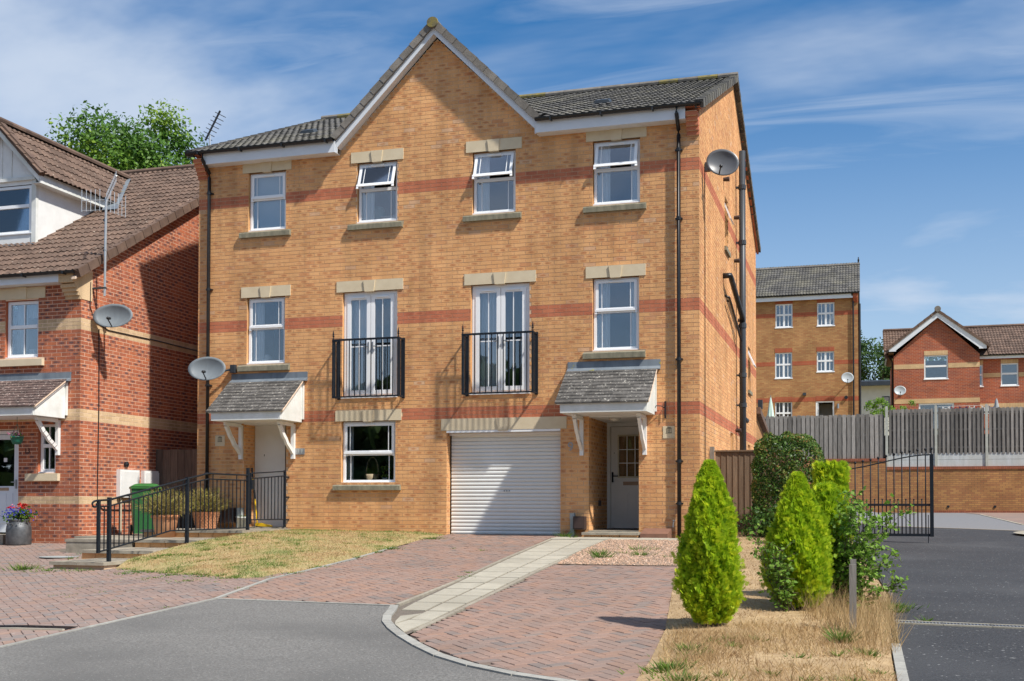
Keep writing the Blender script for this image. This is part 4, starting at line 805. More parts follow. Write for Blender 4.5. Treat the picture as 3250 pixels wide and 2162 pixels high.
verge(ROOF, (.115, RY0, RZ0), (.115, RYR, zroof(RYR)), 19, .15, .15, 'dark_tile', (1, 0, 0)); verge(ROOF, (.115, 2*RYR-RY0, RZ0), (.115, RYR, zroof(RYR)), 19, .15, .15, 'dark_tile', (1, 0, 0)); verge(ROOF, (XL-.115, RY0, RZ0), (XL-.115, RYR, zroof(RYR)), 19, .15, .15, 'dark_tile', (-1, 0, 0))
vp = MB(); vp.prism([(RY0+.2, RZ0-.09), (RYR, zroof(RYR)-.13), (2*RYR-RY0, RZ0-.15), (2*RYR-RY0, RZ0-.1), (RYR, zroof(RYR)-.07), (RY0, RZ0-.1)], 'x', .004, .06); vp.build('verge_course', 'red_band_brick', H)
for xv in (-2.0, -8.3): v = MB(); v.prism([(xv-.17, 0), (xv+.17, 0), (xv+.13, .06), (xv-.13, .06)], 'y', -.09, .09); v.v = [(p[0], p[1]+1.0, zroof(p[1]+1.0)+.045+p[2]) for p in v.v]; v.build('roof_vent', 'pipe_grey', ROOF)
# inside: party floors and back partition so the rooms read as rooms
B('interior', 'room', H, (XL+.1, XR-.1, 3.0, 3.05, -.2, 7.7), (XL+.1, XR-.1, .2, 3.0, 2.45, 2.5), (XL+.1, XR-.1, .2, 3.0, 5.2, 5.25), (XL+.1, XR-.1, .02, 3.0, 7.56, 7.6), (-5.17, -5.07, .2, 3, 2.5, 7.6), (-7.75, -7.7, .2, 3, 2.5, 7.6), (-2.75, -2.7, .2, 3, 2.5, 7.6), (-8.22, -8.2, .6, 3, 0, 2.45), (-4.88, -4.86, .4, 3, 0, 2.45))
# side wall: windows, soil pipe, overflow outlets
def side_window(y0, y1, z0, z1, opened):
    W_ = bpy.data.objects.new('side_window', None); reg(W_, H); f = MB(); X = -.09
    f.box(X-.05, X, y0, y0+.05, z0, z1).box(X-.05, X, y1-.05, y1, z0, z1).box(X-.05, X, y0+.05, y1-.05, z0, z0+.05).box(X-.05, X, y0+.05, y1-.05, z1-.05, z1).box(X-.05, X, y0+.05, y1-.05, (z0+z1)/2-.03, (z0+z1)/2+.03); f.build('frame', 'white_upvc', W_)
    MB().box(X-.03, X-.025, y0+.05, y1-.05, z0+.05, (z0+z1)/2-.03).build('pane', 'glass', W_)
    s = MB(); zm = (z0+z1)/2; s.box(X, X+.03, y0+.03, y0+.09, zm, z1-.04).box(X, X+.03, y1-.09, y1-.03, zm, z1-.04).box(X, X+.03, y0+.09, y1-.09, zm, zm+.06).box(X, X+.03, y0+.09, y1-.09, z1-.1, z1-.04); S_ = s.build('sash', 'white_upvc', W_); MB().box(X+.01, X+.014, y0+.09, y1-.09, zm+.06, z1-.1).build('pane', 'glass', S_)
    if opened: S_.matrix_local = Matrix.Translation((X, 0, z1-.04)) @ Matrix.Rotation(-math.radians(opened), 4, 'Y') @ Matrix.Translation((-X, 0, -z1+.04))
    B('sill', 'sill_stone', W_, (-.06, .05, y0-.1, y1+.1, z0-.09, z0-.005))
side_window(*SIDEWIN[0], 22); side_window(*SIDEWIN[1], 24); side_window(*SIDEWIN[2], 0); side_window(*SIDEWIN[3], 0)
P = bpy.data.objects.new('soil_pipe', None); reg(P, H); mb = MB(); mb.tube([(.15, 6.4, -.1), (.15, 6.4, 8.85)], .075, 12); mb.build('stack', 'pipe_grey', P, smooth=True)
for z in (8.0, 6.7, 4.75, 3.6, 2.9): c = MB(); c.lathe([(.09, -.05), (.09, .05)], (.15, 6.4, z), 12); c.box(0, .15, 6.36, 6.44, z-.02, z+.02); c.build('collar', 'pipe_grey', P)
mb = MB(); mb.tube([(0, 3.75, 5.42), (.15, 3.75, 5.42), (.16, 3.95, 5.36), (.15, 6.3, 4.95), (.15, 6.4, 4.8)], .06, 10); mb.build('branch_pipe', 'black_plastic', P, smooth=True); mb = MB(); mb.tube([(0, 4.0, 5.05), (.1, 4.0, 5.0), (.1, 5.2, 4.75), (.12, 6.3, 4.4)], .025, 8); mb.tube([(0, 4.5, 5.02), (.08, 4.5, 5.0), (.1, 6.2, 4.55)], .02, 8); mb.build('waste_pipe', 'black_plastic', P, smooth=True); mb = MB(); mb.tube([(.15, 6.4, 2.62), (.2, 6.9, 2.55), (.18, 7.3, 2.6), (.02, 7.3, 2.75)], .04, 8); mb.build('waste_pipe', 'black_plastic', P, smooth=True)
for (y, z) in ((3.85, 7.5), (6.0, 7.2), (6.0, 6.2), (6.8, 4.95), (6.2, 2.3)): c = MB(); c.lathe([(.04, 0), (.05, .1), (.05, .13)], (0, 0, 0), 10); c.v = [(v[2], y+v[0], z+v[1]) for v in c.v]; c.build('vent_outlet', 'meter_brown', H)
mb = MB(); mb.tube([(.012, .69, 6.75), (.012, .7, 5), (.014, .66, 3.6), (.012, .66, 2), (.012, .64, .1)], .008, 5); mb.build('cable', 'black_plastic', H)
# meters and pipes by the door
def meter(x, s=1):
    g = MB(); g.box(x, x+.21, -.2, -.004, .12, .36); m_ = g.build('gas_meter_box', 'meter_brown', H); B('lid', 'meter_brown', m_, (x+.02, x+.19, -.212, -.2, .14, .34))
    d = MB(); d.box(x-.08, x-.008, -.1, -.004, -.05, .30); d.box(x-.085, x-.003, -.11, -.003, .30, .42); d.box(x-.12, x+.0, -.13, -.003, -.06, .06); d.build('meter_duct', 'duct_grey', H)
meter(-2.29); g = MB(); g.box(-9.62, -9.36, -.25, -.004, .2, .5); g.build('gas_meter_box', 'meter_brown', H); B('meter_duct', 'duct_grey', H, (-9.3, -9.2, -.1, -.004, 0, .5))
g = MB(); g.prism([(-.95, -.1), (-.42, -.1), (-.42, .1), (-.47, .13), (-.9, .13), (-.95, .1)], 'y', -.45, -.06)
TK = MB(); TK.prism([(-.52, -.1), (-.06, -.1), (-.06, .15), (-.52, .06)], 'x', -.99, -.5); TK.build('boiler_box', 'tank_red', None, label='small red brown wooden box against the wall right of the step', cat='box')
tp = MB(); tp.tube([(-.46, -.01, .28), (-.46, -.1, .28), (-.47, -.1, .17)], .013, 6); tp.lathe([(.03, 0), (.03, .012)], (-.46, -.1, .29), 8); tp.build('garden_tap', 'steel', H); B('air_brick', 'meter_brown', H, (-1.99, -1.77, -.02, .004, .001, .002))
lt = MB(); lt.tube([(-.62, -.02, 2.36), (-.62, -.05, 2.36), (-.62, -.05, 2.18)], .01, 6); lt.box(-.632, -.608, -.02, -.003, 2.14, 2.45); lt.tube([(-.62, -.03, 2.32), (-.68, -.1, 2.36), (-.76, -.16, 2.36), (-.78, -.16, 2.32)], .008, 6); lt.build('hanging_bracket', 'iron', H)
sw = MB(); sw.box(-1.99, -1.83, .0, .001, 0, .001)
B('outlet_cover', 'meter_brown', H, (-2.04, -2.02, .8, .98, .55, .66))
# ================================================================== LEFT RED HOUSE
LH = thing('red_brick_house', 'red brick house with brown tiled roof and white dormer at the left edge', 'house')
LX, LY = -11.94, -1.55; LJ = 4.247; LBK = [(LJ-.225, LJ), (LJ-1.8-.225, LJ-1.8), (.728-.15, .728)]
LHOL = [(-13.74, -12.945, 3.5, 4.66), (-12.915, -12.5, 1.19, 2.18), (-14.35, -13.378, -.3, 2.06)]; LLIN = [(-13.9, -12.78, 4.685, 4.9)]; LSIL = [(-13.9, -12.79, 3.33, 3.46), (-13.16, -12.39, 1.03, 1.175)]
LSL = .589; lroof = lambda y: 5.10+LSL*(y+1.86); LRY = 5.25; CORB = (-12.275, -11.94, 4.58, 5.3)
ff = brick_courses(-16.5, LX, -.32, 4.97, LHOL+LLIN+LSIL, LBK, None, LJ)
lsd = brick_courses(LY, 4.2, -.32, 9.2, [(-1.55, -1.22, 4.62, 5.6)], LBK, lambda z: (LY, 4.2) if z < 5.1 else (max(LY, (z-5.02)/LSL-1.86), 4.2), LJ)
wl = MB(); plate(wl, 'X', LY+.003, -20, LX, -.4, 5.0, LHOL); wl.add([(LX-.003, LY, -.4), (LX-.003, 11.5, -.4), (LX-.003, 11.5, 5.6), (LX-.003, LRY, lroof(LRY)-.08), (LX-.003, LY, lroof(LY)-.08)], [(0, 1, 2, 3, 4)]); wl.add([(-20, 11.5, -.4), (LX, 11.5, -.4), (LX, 11.5, 5.6), (-20, 11.5, 5.6)], [(0, 1, 2, 3)])
LW = wl.build('wall', 'mortar_pale', LH); lay_bricks([('X', -1, LY, ff, True), ('Y', 1, LX, lsd, True)], LW, ['red_brick', 'cream_brick'])
rv = MB()
for (a, b, z0, z1) in LHOL: rv.add([(a-.004, LY+.004, z0), (a-.004, LY+.14, z0), (a-.004, LY+.14, z1), (a-.004, LY+.004, z1), (b, LY+.002, z0), (b, LY+.14, z0), (b, LY+.14, z1), (b, LY+.002, z1)], [(0, 1, 2, 3), (7, 6, 5, 4), (3, 2, 6, 7), (0, 4, 5, 1)], .1)
rv.build('opening_reveal', 'red_brick', LW)
cb = MB()
for i, (z, o) in enumerate(((4.95, .26), (4.88, .2), (4.81, .15), (4.74, .1), (4.67, .05))):
    cb.box(-12.275, LX+.006, LY-o, LY+.004, z-.06 if i else z-.04, z+.012 if i else 5.16, .2+.12*i)
cb.prism([(LY+.004, 4.62), (LY+.33, 4.62), (LY+.33, 5.2), (LY-.25, 5.05), (LY-.25, 4.95)], 'x', LX+.002, LX+.01, .5); cb.build('corbel', 'cream_brick', LH)
for a, b, z0, z1 in LLIN:
    c = (a+b)/2; l = B('lintel', 'stone', LH, (a, b, LY-.02, LY+.05, z0, z1)); B('keystone', 'stone', l, (c-.128, c+.128, LY-.045, LY+.045, z0-.01, z1+.02))
for a, b, z0, z1 in LSIL: B('window_sill', 'stone', LH, (a, b, LY-.08, LY+.08, z0, z1))
def win2(parent, a, b, z0, z1, Y, tr=.45, cross=True, lab=None, nm='window'):
    W_ = bpy.data.objects.new(nm, None); reg(W_, parent, label=lab); zt = z1-(z1-z0)*tr; c = (a+b)/2; f = MB(); ring(f, a+.01, b-.01, z0+.02, z1-.01, .06, Y, Y+.07); f.box(a+.07, b-.07, Y-.012, Y+.07, zt-.04, zt+.03); f.box(a-.02, b+.02, Y-.05, Y+.02, z0, z0+.022); f.build('frame', 'white_upvc', W_)
    if cross: B('glazing_bar', 'white_upvc', W_, (c-.012, c+.012, Y+.012, Y+.02, zt+.03, z1-.07)); B('glazing_bar', 'white_upvc', W_, (c-.012, c+.012, Y+.012, Y+.02, z0+.08, zt-.04))
    pane(a+.065, b-.065, Y+.03, z0+.075, zt-.035, W_); pane(a+.065, b-.065, Y+.03, zt+.028, z1-.065, W_); return W_
u = win2(LH, *LHOL[0], LY+.07); curtain(-13.7, -13.45, LY+.3, 3.5, 4.66, u, 'blind'); curtain(-13.7, -13.0, LY+.35, 4.36, 4.66, u, 'blind'); B('book_stack', 'blind', u, (-13.2, -12.98, LY+.3, LY+.4, 3.53, 3.8), (-13.4, -13.28, LY+.3, LY+.36, 3.53, 3.72))
win2(LH, *LHOL[1], LY+.07)
D = bpy.data.objects.new('front_door', None); reg(D, LH, label='pale grey half glazed door at the left edge'); Y = LY+.1
B('frame', 'white_upvc', D, (-13.45, -13.38, Y-.03, Y+.05, -.03, 2.05), (-14.35, -13.45, Y-.03, Y+.05, 1.98, 2.05), (-14.35, -14.28, Y-.03, Y+.05, -.03, 1.98)); lf = MB(); ring(lf, -14.28, -13.455, .0, 1.97, .1, Y-.01, Y+.03); lf.box(-14.18, -13.555, Y-.01, Y+.03, .1, .93); lf.box(-13.98, -13.74, Y-.02, Y-.01, .18, .78); lf.box(-13.69, -13.58, Y-.02, Y-.01, .18, .78); LF = lf.build('leaf', 'fascia_white', D); pane(-14.18, -13.555, Y+.01, .93, 1.87, LF); B('letter_plate', 'letter_plate', LF, (-14.0, -13.68, Y-.022, Y-.01, .84, .9)); B('sticker', 'tape_white', LF, (-13.82, -13.74, Y+.002, Y+.005, 1.42, 1.5)); B('handle', 'steel', LF, (-13.51, -13.48, Y-.04, Y-.01, .88, 1.06), (-13.6, -13.5, Y-.05, Y-.03, 1.0, 1.02))
B('door_step', 'step_slab', LH, (-14.5, -13.35, LY-.45, LY+.1, -.4, -.035)); B('interior', 'room', LH, (-19, LX-.1, .6, .65, -.3, 4.9), (-19, LX-.1, LY+.2, .6, 2.4, 2.45), (-12.96, -12.94, LY+.2, .6, 0, 2.4)); B('indoor_dark_panel', 'painted_dark', LH, (-14.5, -13.0, LY+.6, LY+.62, -.2, 2.3))  # last panel is painted black in place of the shade behind the door
canopy(LH, -14.75, -12.2, 3.06, 2.43, -.98, LY, 'canopy_tile_brown', brackets=(-12.42,), wire=True)
B('fascia', 'fascia_white', LH, (-20, -12.28, LY-.25, LY-.23, 4.93, 5.12)); B('soffit', 'fascia_white', LH, (-20, -12.28, LY-.23, LY+.005, 4.93, 4.945)); gutter(-20, -11.86, -1.87, 5.12, LH)
RL = MB(); roof_quad(RL, -20, -11.82, -1.86, lroof(-1.86)-.03, LRY, lroof(LRY)-.03); roof_quad(RL, -11.82, -20, 2*LRY+1.86, 5.07, LRY, lroof(LRY)-.03); LROOF = RL.build('roof', 'brown_tile', LH)
DX, DY = -15.25, .05; DZE, DZR = 7.66, 8.86; dsl = (DZR-DZE)/.93
def under_dormer(p): return -16.4 < p.x < -14.36 and p.y > DY-.1 and p.z+.12 < 8.93-1.03*abs(p.x-DX)
uy2 = Vector((0, 1, LSL)).normalized(); lay_tiles(LROOF, 'brown_tile', -18.3, -11.8, Vector((0, -1.88, lroof(-1.88))), uy2, 7.12*math.sqrt(1+LSL*LSL), w=.3, gauge=.335, amp=.036, keep=lambda p: not under_dormer(p))
ridge(LROOF, (-18.3, LRY, lroof(LRY)+.03), (-11.75, LRY, lroof(LRY)+.03), 15, 'brown_tile_edge'); verge(LROOF, (-11.765, -1.88, lroof(-1.88)+.03), (-11.765, LRY, lroof(LRY)+.03), 24, .14, .17, 'brown_tile_edge', (1, 0, 0))
vm = MB(); vm.prism([(-1.86, lroof(-1.86)-.15), (LRY, lroof(LRY)-.15), (LRY, lroof(LRY)-.1), (-1.86, lroof(-1.86)-.1)], 'x', LX+.002, LX+.1); vm.build('verge_mortar', 'mortar_pale', LH)
# dormer
DM = bpy.data.objects.new('dormer', None); reg(DM, LH); fx0, fx1 = -16.15, -14.35
d = MB(); plate(d, 'X', DY, fx0, fx1, 6.1, DZE, [(-16.02, -14.47, 6.45, 7.53)]); d.add([(fx0, DY, DZE), (fx1, DY, DZE), (DX, DY, DZR-.06)], [(0, 1, 2)]); d.add([(fx1, DY, 6.1), (fx1, 2.6, DZE-.02), (fx1, DY, DZE-.02)], [(0, 1, 2)]); d.add([(fx0, DY, 6.1), (fx0, 2.6, DZE-.02), (fx0, DY, DZE-.02)], [(0, 1, 2)]); d.build('cladding', 'white_paint', DM)
B('corner_board', 'weathered_white', DM, (fx1-.1, fx1+.012, DY-.02, DY+.06, 6.2, DZE-.02)); b = MB()
b.prism([(DX, DZR-.2), (DX+1.1, 7.52), (DX+1.1, 7.7), (DX, DZR-.0)], 'y', DY-.16, DY-.13); b.prism([(DX, DZR-.2), (DX-1.1, 7.52), (DX-1.1, 7.7), (DX, DZR-.0)], 'y', DY-.16, DY-.13); b.build('bargeboard', 'weathered_white', DM)
B('panel_trim', 'weathered_white', DM, (DX-.012, DX+.012, DY-.014, DY-.001, 7.7, 8.6), (DX+.25, DX+.27, DY-.014, DY-.001, 7.72, 8.35), (fx0, fx1, DY-.05, DY-.001, DZE-.04, DZE+.03)); B('eaves_board', 'weathered_white', DM, (fx1-.01, DX+1.12, DY-.13, 2.6, 7.50, 7.515), (DX+1.1, DX+1.12, DY-.13, 2.6, 7.515, 7.70))
W_ = win2(DM, -16.02, -14.47, 6.45, 7.53, DY+.02, .42, False); curtain(-16, -15.2, DY+.25, 6.45, 7.5, W_, 'blind'); B('apron_flashing', 'lead', DM, (fx0, fx1+.1, DY-.14, DY-.005, 6.18, 6.2)); B('interior', 'room', DM, (fx0+.05, fx1-.05, 1.6, 1.65, 6.4, 7.6))
rr = MB(); rr.add([(DX, DY-.16, DZR+.03), (DX, 4.7, DZR+.03), (DX+1.16, 4.7, 7.69), (DX+1.16, DY-.16, 7.69)], [(0, 1, 2, 3)]); rr.add([(DX, DY-.16, DZR+.03), (DX, 4.7, DZR+.03), (DX-1.16, 4.7, 7.69), (DX-1.16, DY-.16, 7.69)], [(3, 2, 1, 0)]); DR = rr.build('dormer_roof', 'brown_tile', DM)
dus = Vector((-1, 0, 1.03)).normalized(); lay_tiles(DR, 'brown_tile', -.2, 4.6, Vector((DX+1.2, 0, 7.67)), dus, 1.68, w=.3, gauge=.31, amp=.034, xdir=Vector((0, 1, 0)), keep=lambda p: p.z > lroof(p.y)-.25, nind=0)
ridge(DR, (DX, DY-.25, DZR+.1), (DX, 4.55, DZR+.1), 11, 'brown_tile_edge', .12); verge(DR, (DX+1.2, DY-.2, 7.73), (DX+.05, DY-.2, DZR+.08), 4, .16, .14, 'brown_tile_edge', (0, -1, 0)); verge(DR, (DX-1.2, DY-.2, 7.73), (DX-.05, DY-.2, DZR+.08), 4, .16, .14, 'brown_tile_edge', (0, -1, 0))
vl = MB(); vz = lambda dx: 8.93-1.03*dx; vy = lambda dx: (vz(dx)-5.15)/LSL-1.86
for k in range(6):
    d0, d1 = 1.42-k*.25, 1.42-(k+1)*.25; q = [(DX+d0-.2, vy(d0)-.2), (DX+d0+.22, vy(d0)-.2), (DX+d1+.22, vy(d1)-.2), (DX+d1-.2, vy(d1)-.2)]
    vl.add([(x, y, lroof(y)+.085) for x, y in q], [(0, 1, 2, 3)])
vl.build('valley_flashing', 'lead', DM)
word('13', .14, (-13.24, LY-.006, 1.585), 'meter_brown', LH)
# wall boxes, flue, pipes on the side wall
for y0, y1 in ((-.37, .3), (.47, 1.13)):
    bx = B('meter_cupboard', 'white_paint', LH, (LX, LX+.09, y0, y1, .71, 1.29)); B('door', 'white_paint', bx, (LX+.09, LX+.105, y0+.04, y1-.04, .75, 1.25))
c = MB(); c.lathe([(.06, 0), (.06, .05), (.03, .07)], (0, 0, 0), 12); c.v = [(LX+v[2], -.07+v[0], 1.4+v[1]) for v in c.v]; c.build('vent_outlet', 'black_plastic', LH)
c = MB(); c.tube([(LX+.03, -.25, .7), (LX+.03, -.25, -.05)], .02, 8); c.build('gas_pipe', 'cream_pipe', LH); c = MB(); c.tube([(LX+.03, -.25, -.05), (LX+.03, -.25, -.25)], .024, 8); c.build('pipe_foot', 'pipe_grey', LH)
c = MB(); c.tube([(LX+.012, -1.0, 4.1), (LX+.012, -.98, 2.5), (LX+.012, -1.0, .8), (LX+.012, -.98, .55), (LX+.012, -.8, .46), (LX+.012, .6, .44)], .011, 6); c.tube([(LX+.012, -1.28, 5.0), (LX+.012, -1.29, 4.5), (LX+.012, -1.1, 4.22), (LX+.012, -.7, 4.12), (LX+.012, 1.0, 4.14), (LX+.012, 3, 4.12)], .011, 6); c.build('cable', 'black_plastic', LH); B('air_brick', 'red_band_brick', LH, (LX-.01, LX+.004, -1.12, -.9, -.04, .02))
# ================================================================== SATELLITE DISHES AND AERIALS
def dish(name, label, c, f, w, h, base, m='dish', roll=0):
    T = thing(name, label, 'satellite dish', base); f = Vector(f).normalized(); base = Vector(base); c = Vector(c)-base; r = f.cross(Vector((0, 0, 1))).normalized()*-1; u = r.cross(f)*-1; u = u if u.z > 0 else -u
    if roll: q = Matrix.Rotation(roll, 3, f); r = q @ r; u = q @ u
    mb = MB(); vs = []; n = 28; k = 6
    for s_ in (0, -.012):
        for i in range(k+1):
            rr = i/k
            for j in range(n): a = 2*math.pi*j/n; vs.append(tuple(c+r*(w/2*rr*math.cos(a))+u*(h/2*rr*math.sin(a))+f*(.09*w*(rr*rr)*1.4+s_)))
    fs = []
    for s_ in (0, 1):
        o = s_*(k+1)*n
        for i in range(k):
            for j in range(n): q4 = (o+i*n+j, o+i*n+(j+1) % n, o+(i+1)*n+(j+1) % n, o+(i+1)*n+j); fs.append(q4 if s_ == 0 else q4[::-1])
    o = k*n; o2 = (2*k+1)*n; fs += [(o+j, o+(j+1) % n, o2+(j+1) % n, o2+j) for j in range(n)]
    mb.add(vs, fs); mb.build('reflector', m, T, smooth=True)
    lp = c-u*(h*.46)+f*.06; e = c-u*(h*.30)+f*(w*.36); a = MB(); a.tube([lp, e], .013, 6); a.build('arm', 'black_plastic', T)
    b = MB(); b.tube([e+u*.02, e-f*.09+u*.045], .028, 8); b.tube([e, e+u*.03], .03, 8); b.build('receiver_head', 'black_plastic', T, smooth=True)
    mt = MB(); mt.tube([c-f*.02, c-f*.12-u*.05, Vector((0, 0, 0))], .022, 8); mt.build('mount_arm', 'pipe_grey', T); B('wall_plate', 'pipe_grey', T, (-.05, .05, -.05, .05, -.08, .08)); return T
CD = (.33, -.94, .25)
dish('satellite_dish', 'grey oval satellite dish on the buff wall above the left porch canopy', (-9.83, -.33, 3.28), (.2, -.95, .22), .78, .50, (-9.42, -.06, 3.32))
dish('satellite_dish', 'dark grey satellite dish high on the sunlit end wall', (.37, .42, 6.82), (.15, -.95, .1), .60, .50, (.06, .75, 6.88), 'dish_dark', -.28)
dish('satellite_dish', 'grey oval satellite dish with cables on the red brick side wall', (-11.49, -1.1, 4.30), (.2, -.95, .22), .82, .50, (LX+.06, -.85, 4.28))
A = thing('television_aerial', 'silver television aerial on a mast beside the brown tiled roof', 'aerial', (-11.66, -1.2, 4.72)); mb = MB(); mb.tube([(0, 0, 0), (.03, -.02, 1.98)], .024, 8); mb.build('mast', 'alu', A)
for z in (.15, .9, 1.5): B('mast_clamp', 'pipe_grey', A, (-.3 if z < .2 else -.03, .03, -.03, .03, z, z+.03))
bd = Vector((.72, -.65, .25)).normalized(); hz = Vector((0, 0, 1)); o = Vector((.03, -.02, 1.95)); mb = MB(); mb.tube([o-bd*.15, o+bd*.95], .010, 6); mb.build('boom', 'alu', A); bw = bd.cross(hz).normalized()
for i in range(11): c = o+bd*(.02+.088*i); mb = MB(); mb.tube([c-hz*.11, c+hz*.11], .006, 5); mb.build('element', 'alu', A)
for sx in (-1, 1):
    e = o-bd*.1+bw*sx*.42+bd*-.12; s0 = o-bd*.05; mb = MB()
    for i in range(5): p = s0+(e-s0)*(.25+.19*i); mb.tube([p-hz*.22, p+hz*.22], .006, 5)
    mb.tube([s0+hz*.0, e], .008, 5); mb.tube([s0+(e-s0)*.2-hz*.2, e-hz*.2], .006, 5); mb.build('reflector_wing', 'alu', A)
A = thing('television_aerial', 'thin television aerial behind the left roof slope against the trees', 'aerial', (-15.6, 9, 7.5)); mb = MB(); mb.tube([(0, 0, 0), (0, 0, 4.0)], .03, 6); mb.build('mast', 'alu', A); mb = MB(); mb.tube([(-.15, 0, 3.85), (.4, -.1, 4.65)], .03, 6); mb.build('boom', 'pipe_grey', A)
for i in range(7): p = Vector((-.1+.075*i, 0, 3.92+.108*i)); mb = MB(); mb.tube([p-Vector((.12, .1, -.06)), p+Vector((.12, .1, -.06))], .012, 5); mb.build('element', 'pipe_grey', A)
# ================================================================== STEPS, RAILING, THINGS BY THE LEFT PORCH
ST = thing('garden_steps', 'low concrete slab steps with brick risers climbing to the left porch', 'steps', (-8.9, -5.9, -.45))
def stp(x0, x1, y0, y1, z, nb=0, k=2):
    for i in range(k): a = x0+(x1-x0)*i/k; b_ = x0+(x1-x0)*(i+1)/k; MB().box(a+.004-ST.location[0], b_-.004-ST.location[0], y0-ST.location[1], y1-ST.location[1], z-.05-ST.location[2], z-ST.location[2], random.random()).build('slab', 'step_slab', ST)
    for i in range(nb): a = x0+.03+(x1-x0-.06)*i/nb; b_ = x0+.03+(x1-x0-.06)*(i+1)/nb; mb = MB(); mb.box(a+.005-ST.location[0], b_-.005-ST.location[0], y0+.03-ST.location[1], y0+.14-ST.location[1], -.06, z-.052-ST.location[2], random.random()); mb.build('riser_brick', 'buff_brick', ST)
    B('core', 'mortar_tan', ST, (x0+.035-ST.location[0], x1-.035-ST.location[0], y0+.06-ST.location[1], y1-.01-ST.location[1], -.05, z-.054-ST.location[2]))
stp(-9.1, -8.12, -5.95, -4.6, -.31, 0, 2); stp(-9.5, -8.1, -4.72, -3.3, -.185, 5, 2); stp(-9.4, -8.12, -3.42, -1.8, -.05, 4, 2); stp(-10.8, -9.4, -3.42, -1.8, -.052, 0, 2); B('slab_edge', 'step_slab', ST, (-10.78-ST.location[0], -9.42-ST.location[0], -3.41-ST.location[1], -3.3-ST.location[1], -.02, -.104-ST.location[2])); stp(-10.3, -8.12, -1.9, -.012, .09, 7, 3); stp(-11.85, -10.32, -1.8, 1.0, -.052, 0, 2)
mhc = MB(); mhc.lathe([(.32, 0), (.32, .006)], (-10.3, -4.2, zg(-10.3, -4.2)+.008), 20, sx=1.0, sy=1.0); mhc.build('manhole_cover', 'duct_grey', None, label='flat grey round manhole cover in the left block paving', cat='manhole')
RA = thing('step_railing', 'black iron railing with scroll end beside the garden steps', 'railing', (-8.2, -5.7, -.4)); ox, oy, oz = RA.location
def rb(name, *bs, m='iron', parent=RA): return B(name, m, parent, *[(a-ox, b-ox, c-oy, d-oy, e-oz, f-oz) for a, b, c, d, e, f in bs])
for y, z0, z1 in ((-5.72, -.42, .67), (-3.6, -.2, 1.03), (-1.58, -.1, 1.25)): rb('post', (-8.225, -8.175, y-.025, y+.025, z0, z1))
rb('post', (-8.22, -8.18, -6.0, -5.95, -.17, .63))
def rail(name, pts, r=.013, parent=RA): mb = MB(); mb.tube([(-8.2-ox, y-oy, z-oz) for y, z in pts], r, 6); return mb.build(name, 'iron', parent)
TOPR = [(-6.0, .62), (-5.72, .63), (-3.6, 1.0), (-2.97, 1.108), (-1.6, 1.113)]; SEC = [(-5.97, .53), (-5.72, .535), (-3.6, .915), (-2.95, 1.01), (-1.6, 1.017)]; BOT = [(-5.97, -.15), (-5.72, -.12), (-4.1, .126), (-3.6, .126), (-1.6, .132)]
rail('handrail', TOPR, .017); rail('second_rail', SEC); rail('bottom_rail', BOT); sc = MB(); sc.tube([(-8.2-ox, -6.0-.08*math.sin(a)*(1-a/9)-oy-.06*min(1, a), .62-.06+.06*math.cos(a)*(1-a/9)-oz) for a in np.linspace(0, 5.2, 14)], .016, 6); sc.build('scroll', 'iron', RA)
ys2 = [-5.84]+list(np.linspace(-5.72, -3.6, 18)[1:-1])+list(np.linspace(-3.6, -1.58, 16)[1:-1])
for i, y in enumerate(ys2): t_ = interp(TOPR, y) if i % 6 == 4 else interp(SEC, y); rb('baluster', (-8.207, -8.193, y-.007, y+.007, interp(BOT, y), t_))
GT = thing('railing_gate', 'black iron gate hinged to the wall in front of the left porch door', 'gate', (-8.2, -.1, .1)); ox, oy, oz = GT.location
rb('stile', (-8.22, -8.18, -.16, -.11, .12, 1.25), parent=GT); rb('stile', (-8.215, -8.185, -1.5, -1.47, .2, 1.16), parent=GT); rail('rail', [(-1.5, 1.15), (-.12, 1.23)], parent=GT); rail('rail', [(-1.5, 1.05), (-.12, 1.14)], parent=GT); rail('rail', [(-1.5, .28), (-.12, .275)], parent=GT)
for i in range(1, 10): y = -1.48+1.34*i/10; rb('bar', (-8.207, -8.193, y-.007, y+.007, .28, 1.06+.09*i/10), parent=GT)
rb('latch', (-8.23, -8.17, -1.47, -1.42, .85, 1.03), parent=GT)
for z in (.25, .7, 1.1): rb('hinge', (-8.2, -8.17, -.11, -.0, z, z+.03), parent=GT)
# wheelie bin
BN = thing('wheelie_bin', 'green plastic wheelie bin behind the railing by the red brick wall', 'bin', (-10.92, -.85, -.052), math.radians(38)); mb = MB()
def frus(mb, w0, d0, w1, d1, z0, z1, cx=0, cy=0): mb.add([(cx-w0, cy-d0, z0), (cx+w0, cy-d0, z0), (cx+w0, cy+d0, z0), (cx-w0, cy+d0, z0), (cx-w1, cy-d1, z1), (cx+w1, cy-d1, z1), (cx+w1, cy+d1, z1), (cx-w1, cy+d1, z1)], [(0, 3, 2, 1), (4, 5, 6, 7), (0, 1, 5, 4), (1, 2, 6, 5), (2, 3, 7, 6), (3, 0, 4, 7)])
frus(mb, .22, .26, .275, .33, .04, .93); mb.build('body', 'bin_green', BN); mb = MB(); frus(mb, .29, .36, .29, .36, .93, .97); frus(mb, .29, .37, .2, .3, .97, 1.02); frus(mb, .2, .3, .12, .2, 1.02, 1.035); mb.tube([(-.2, .38, .99), (.2, .38, .99)], .02, 8); mb.build('lid', 'lid_green', BN)
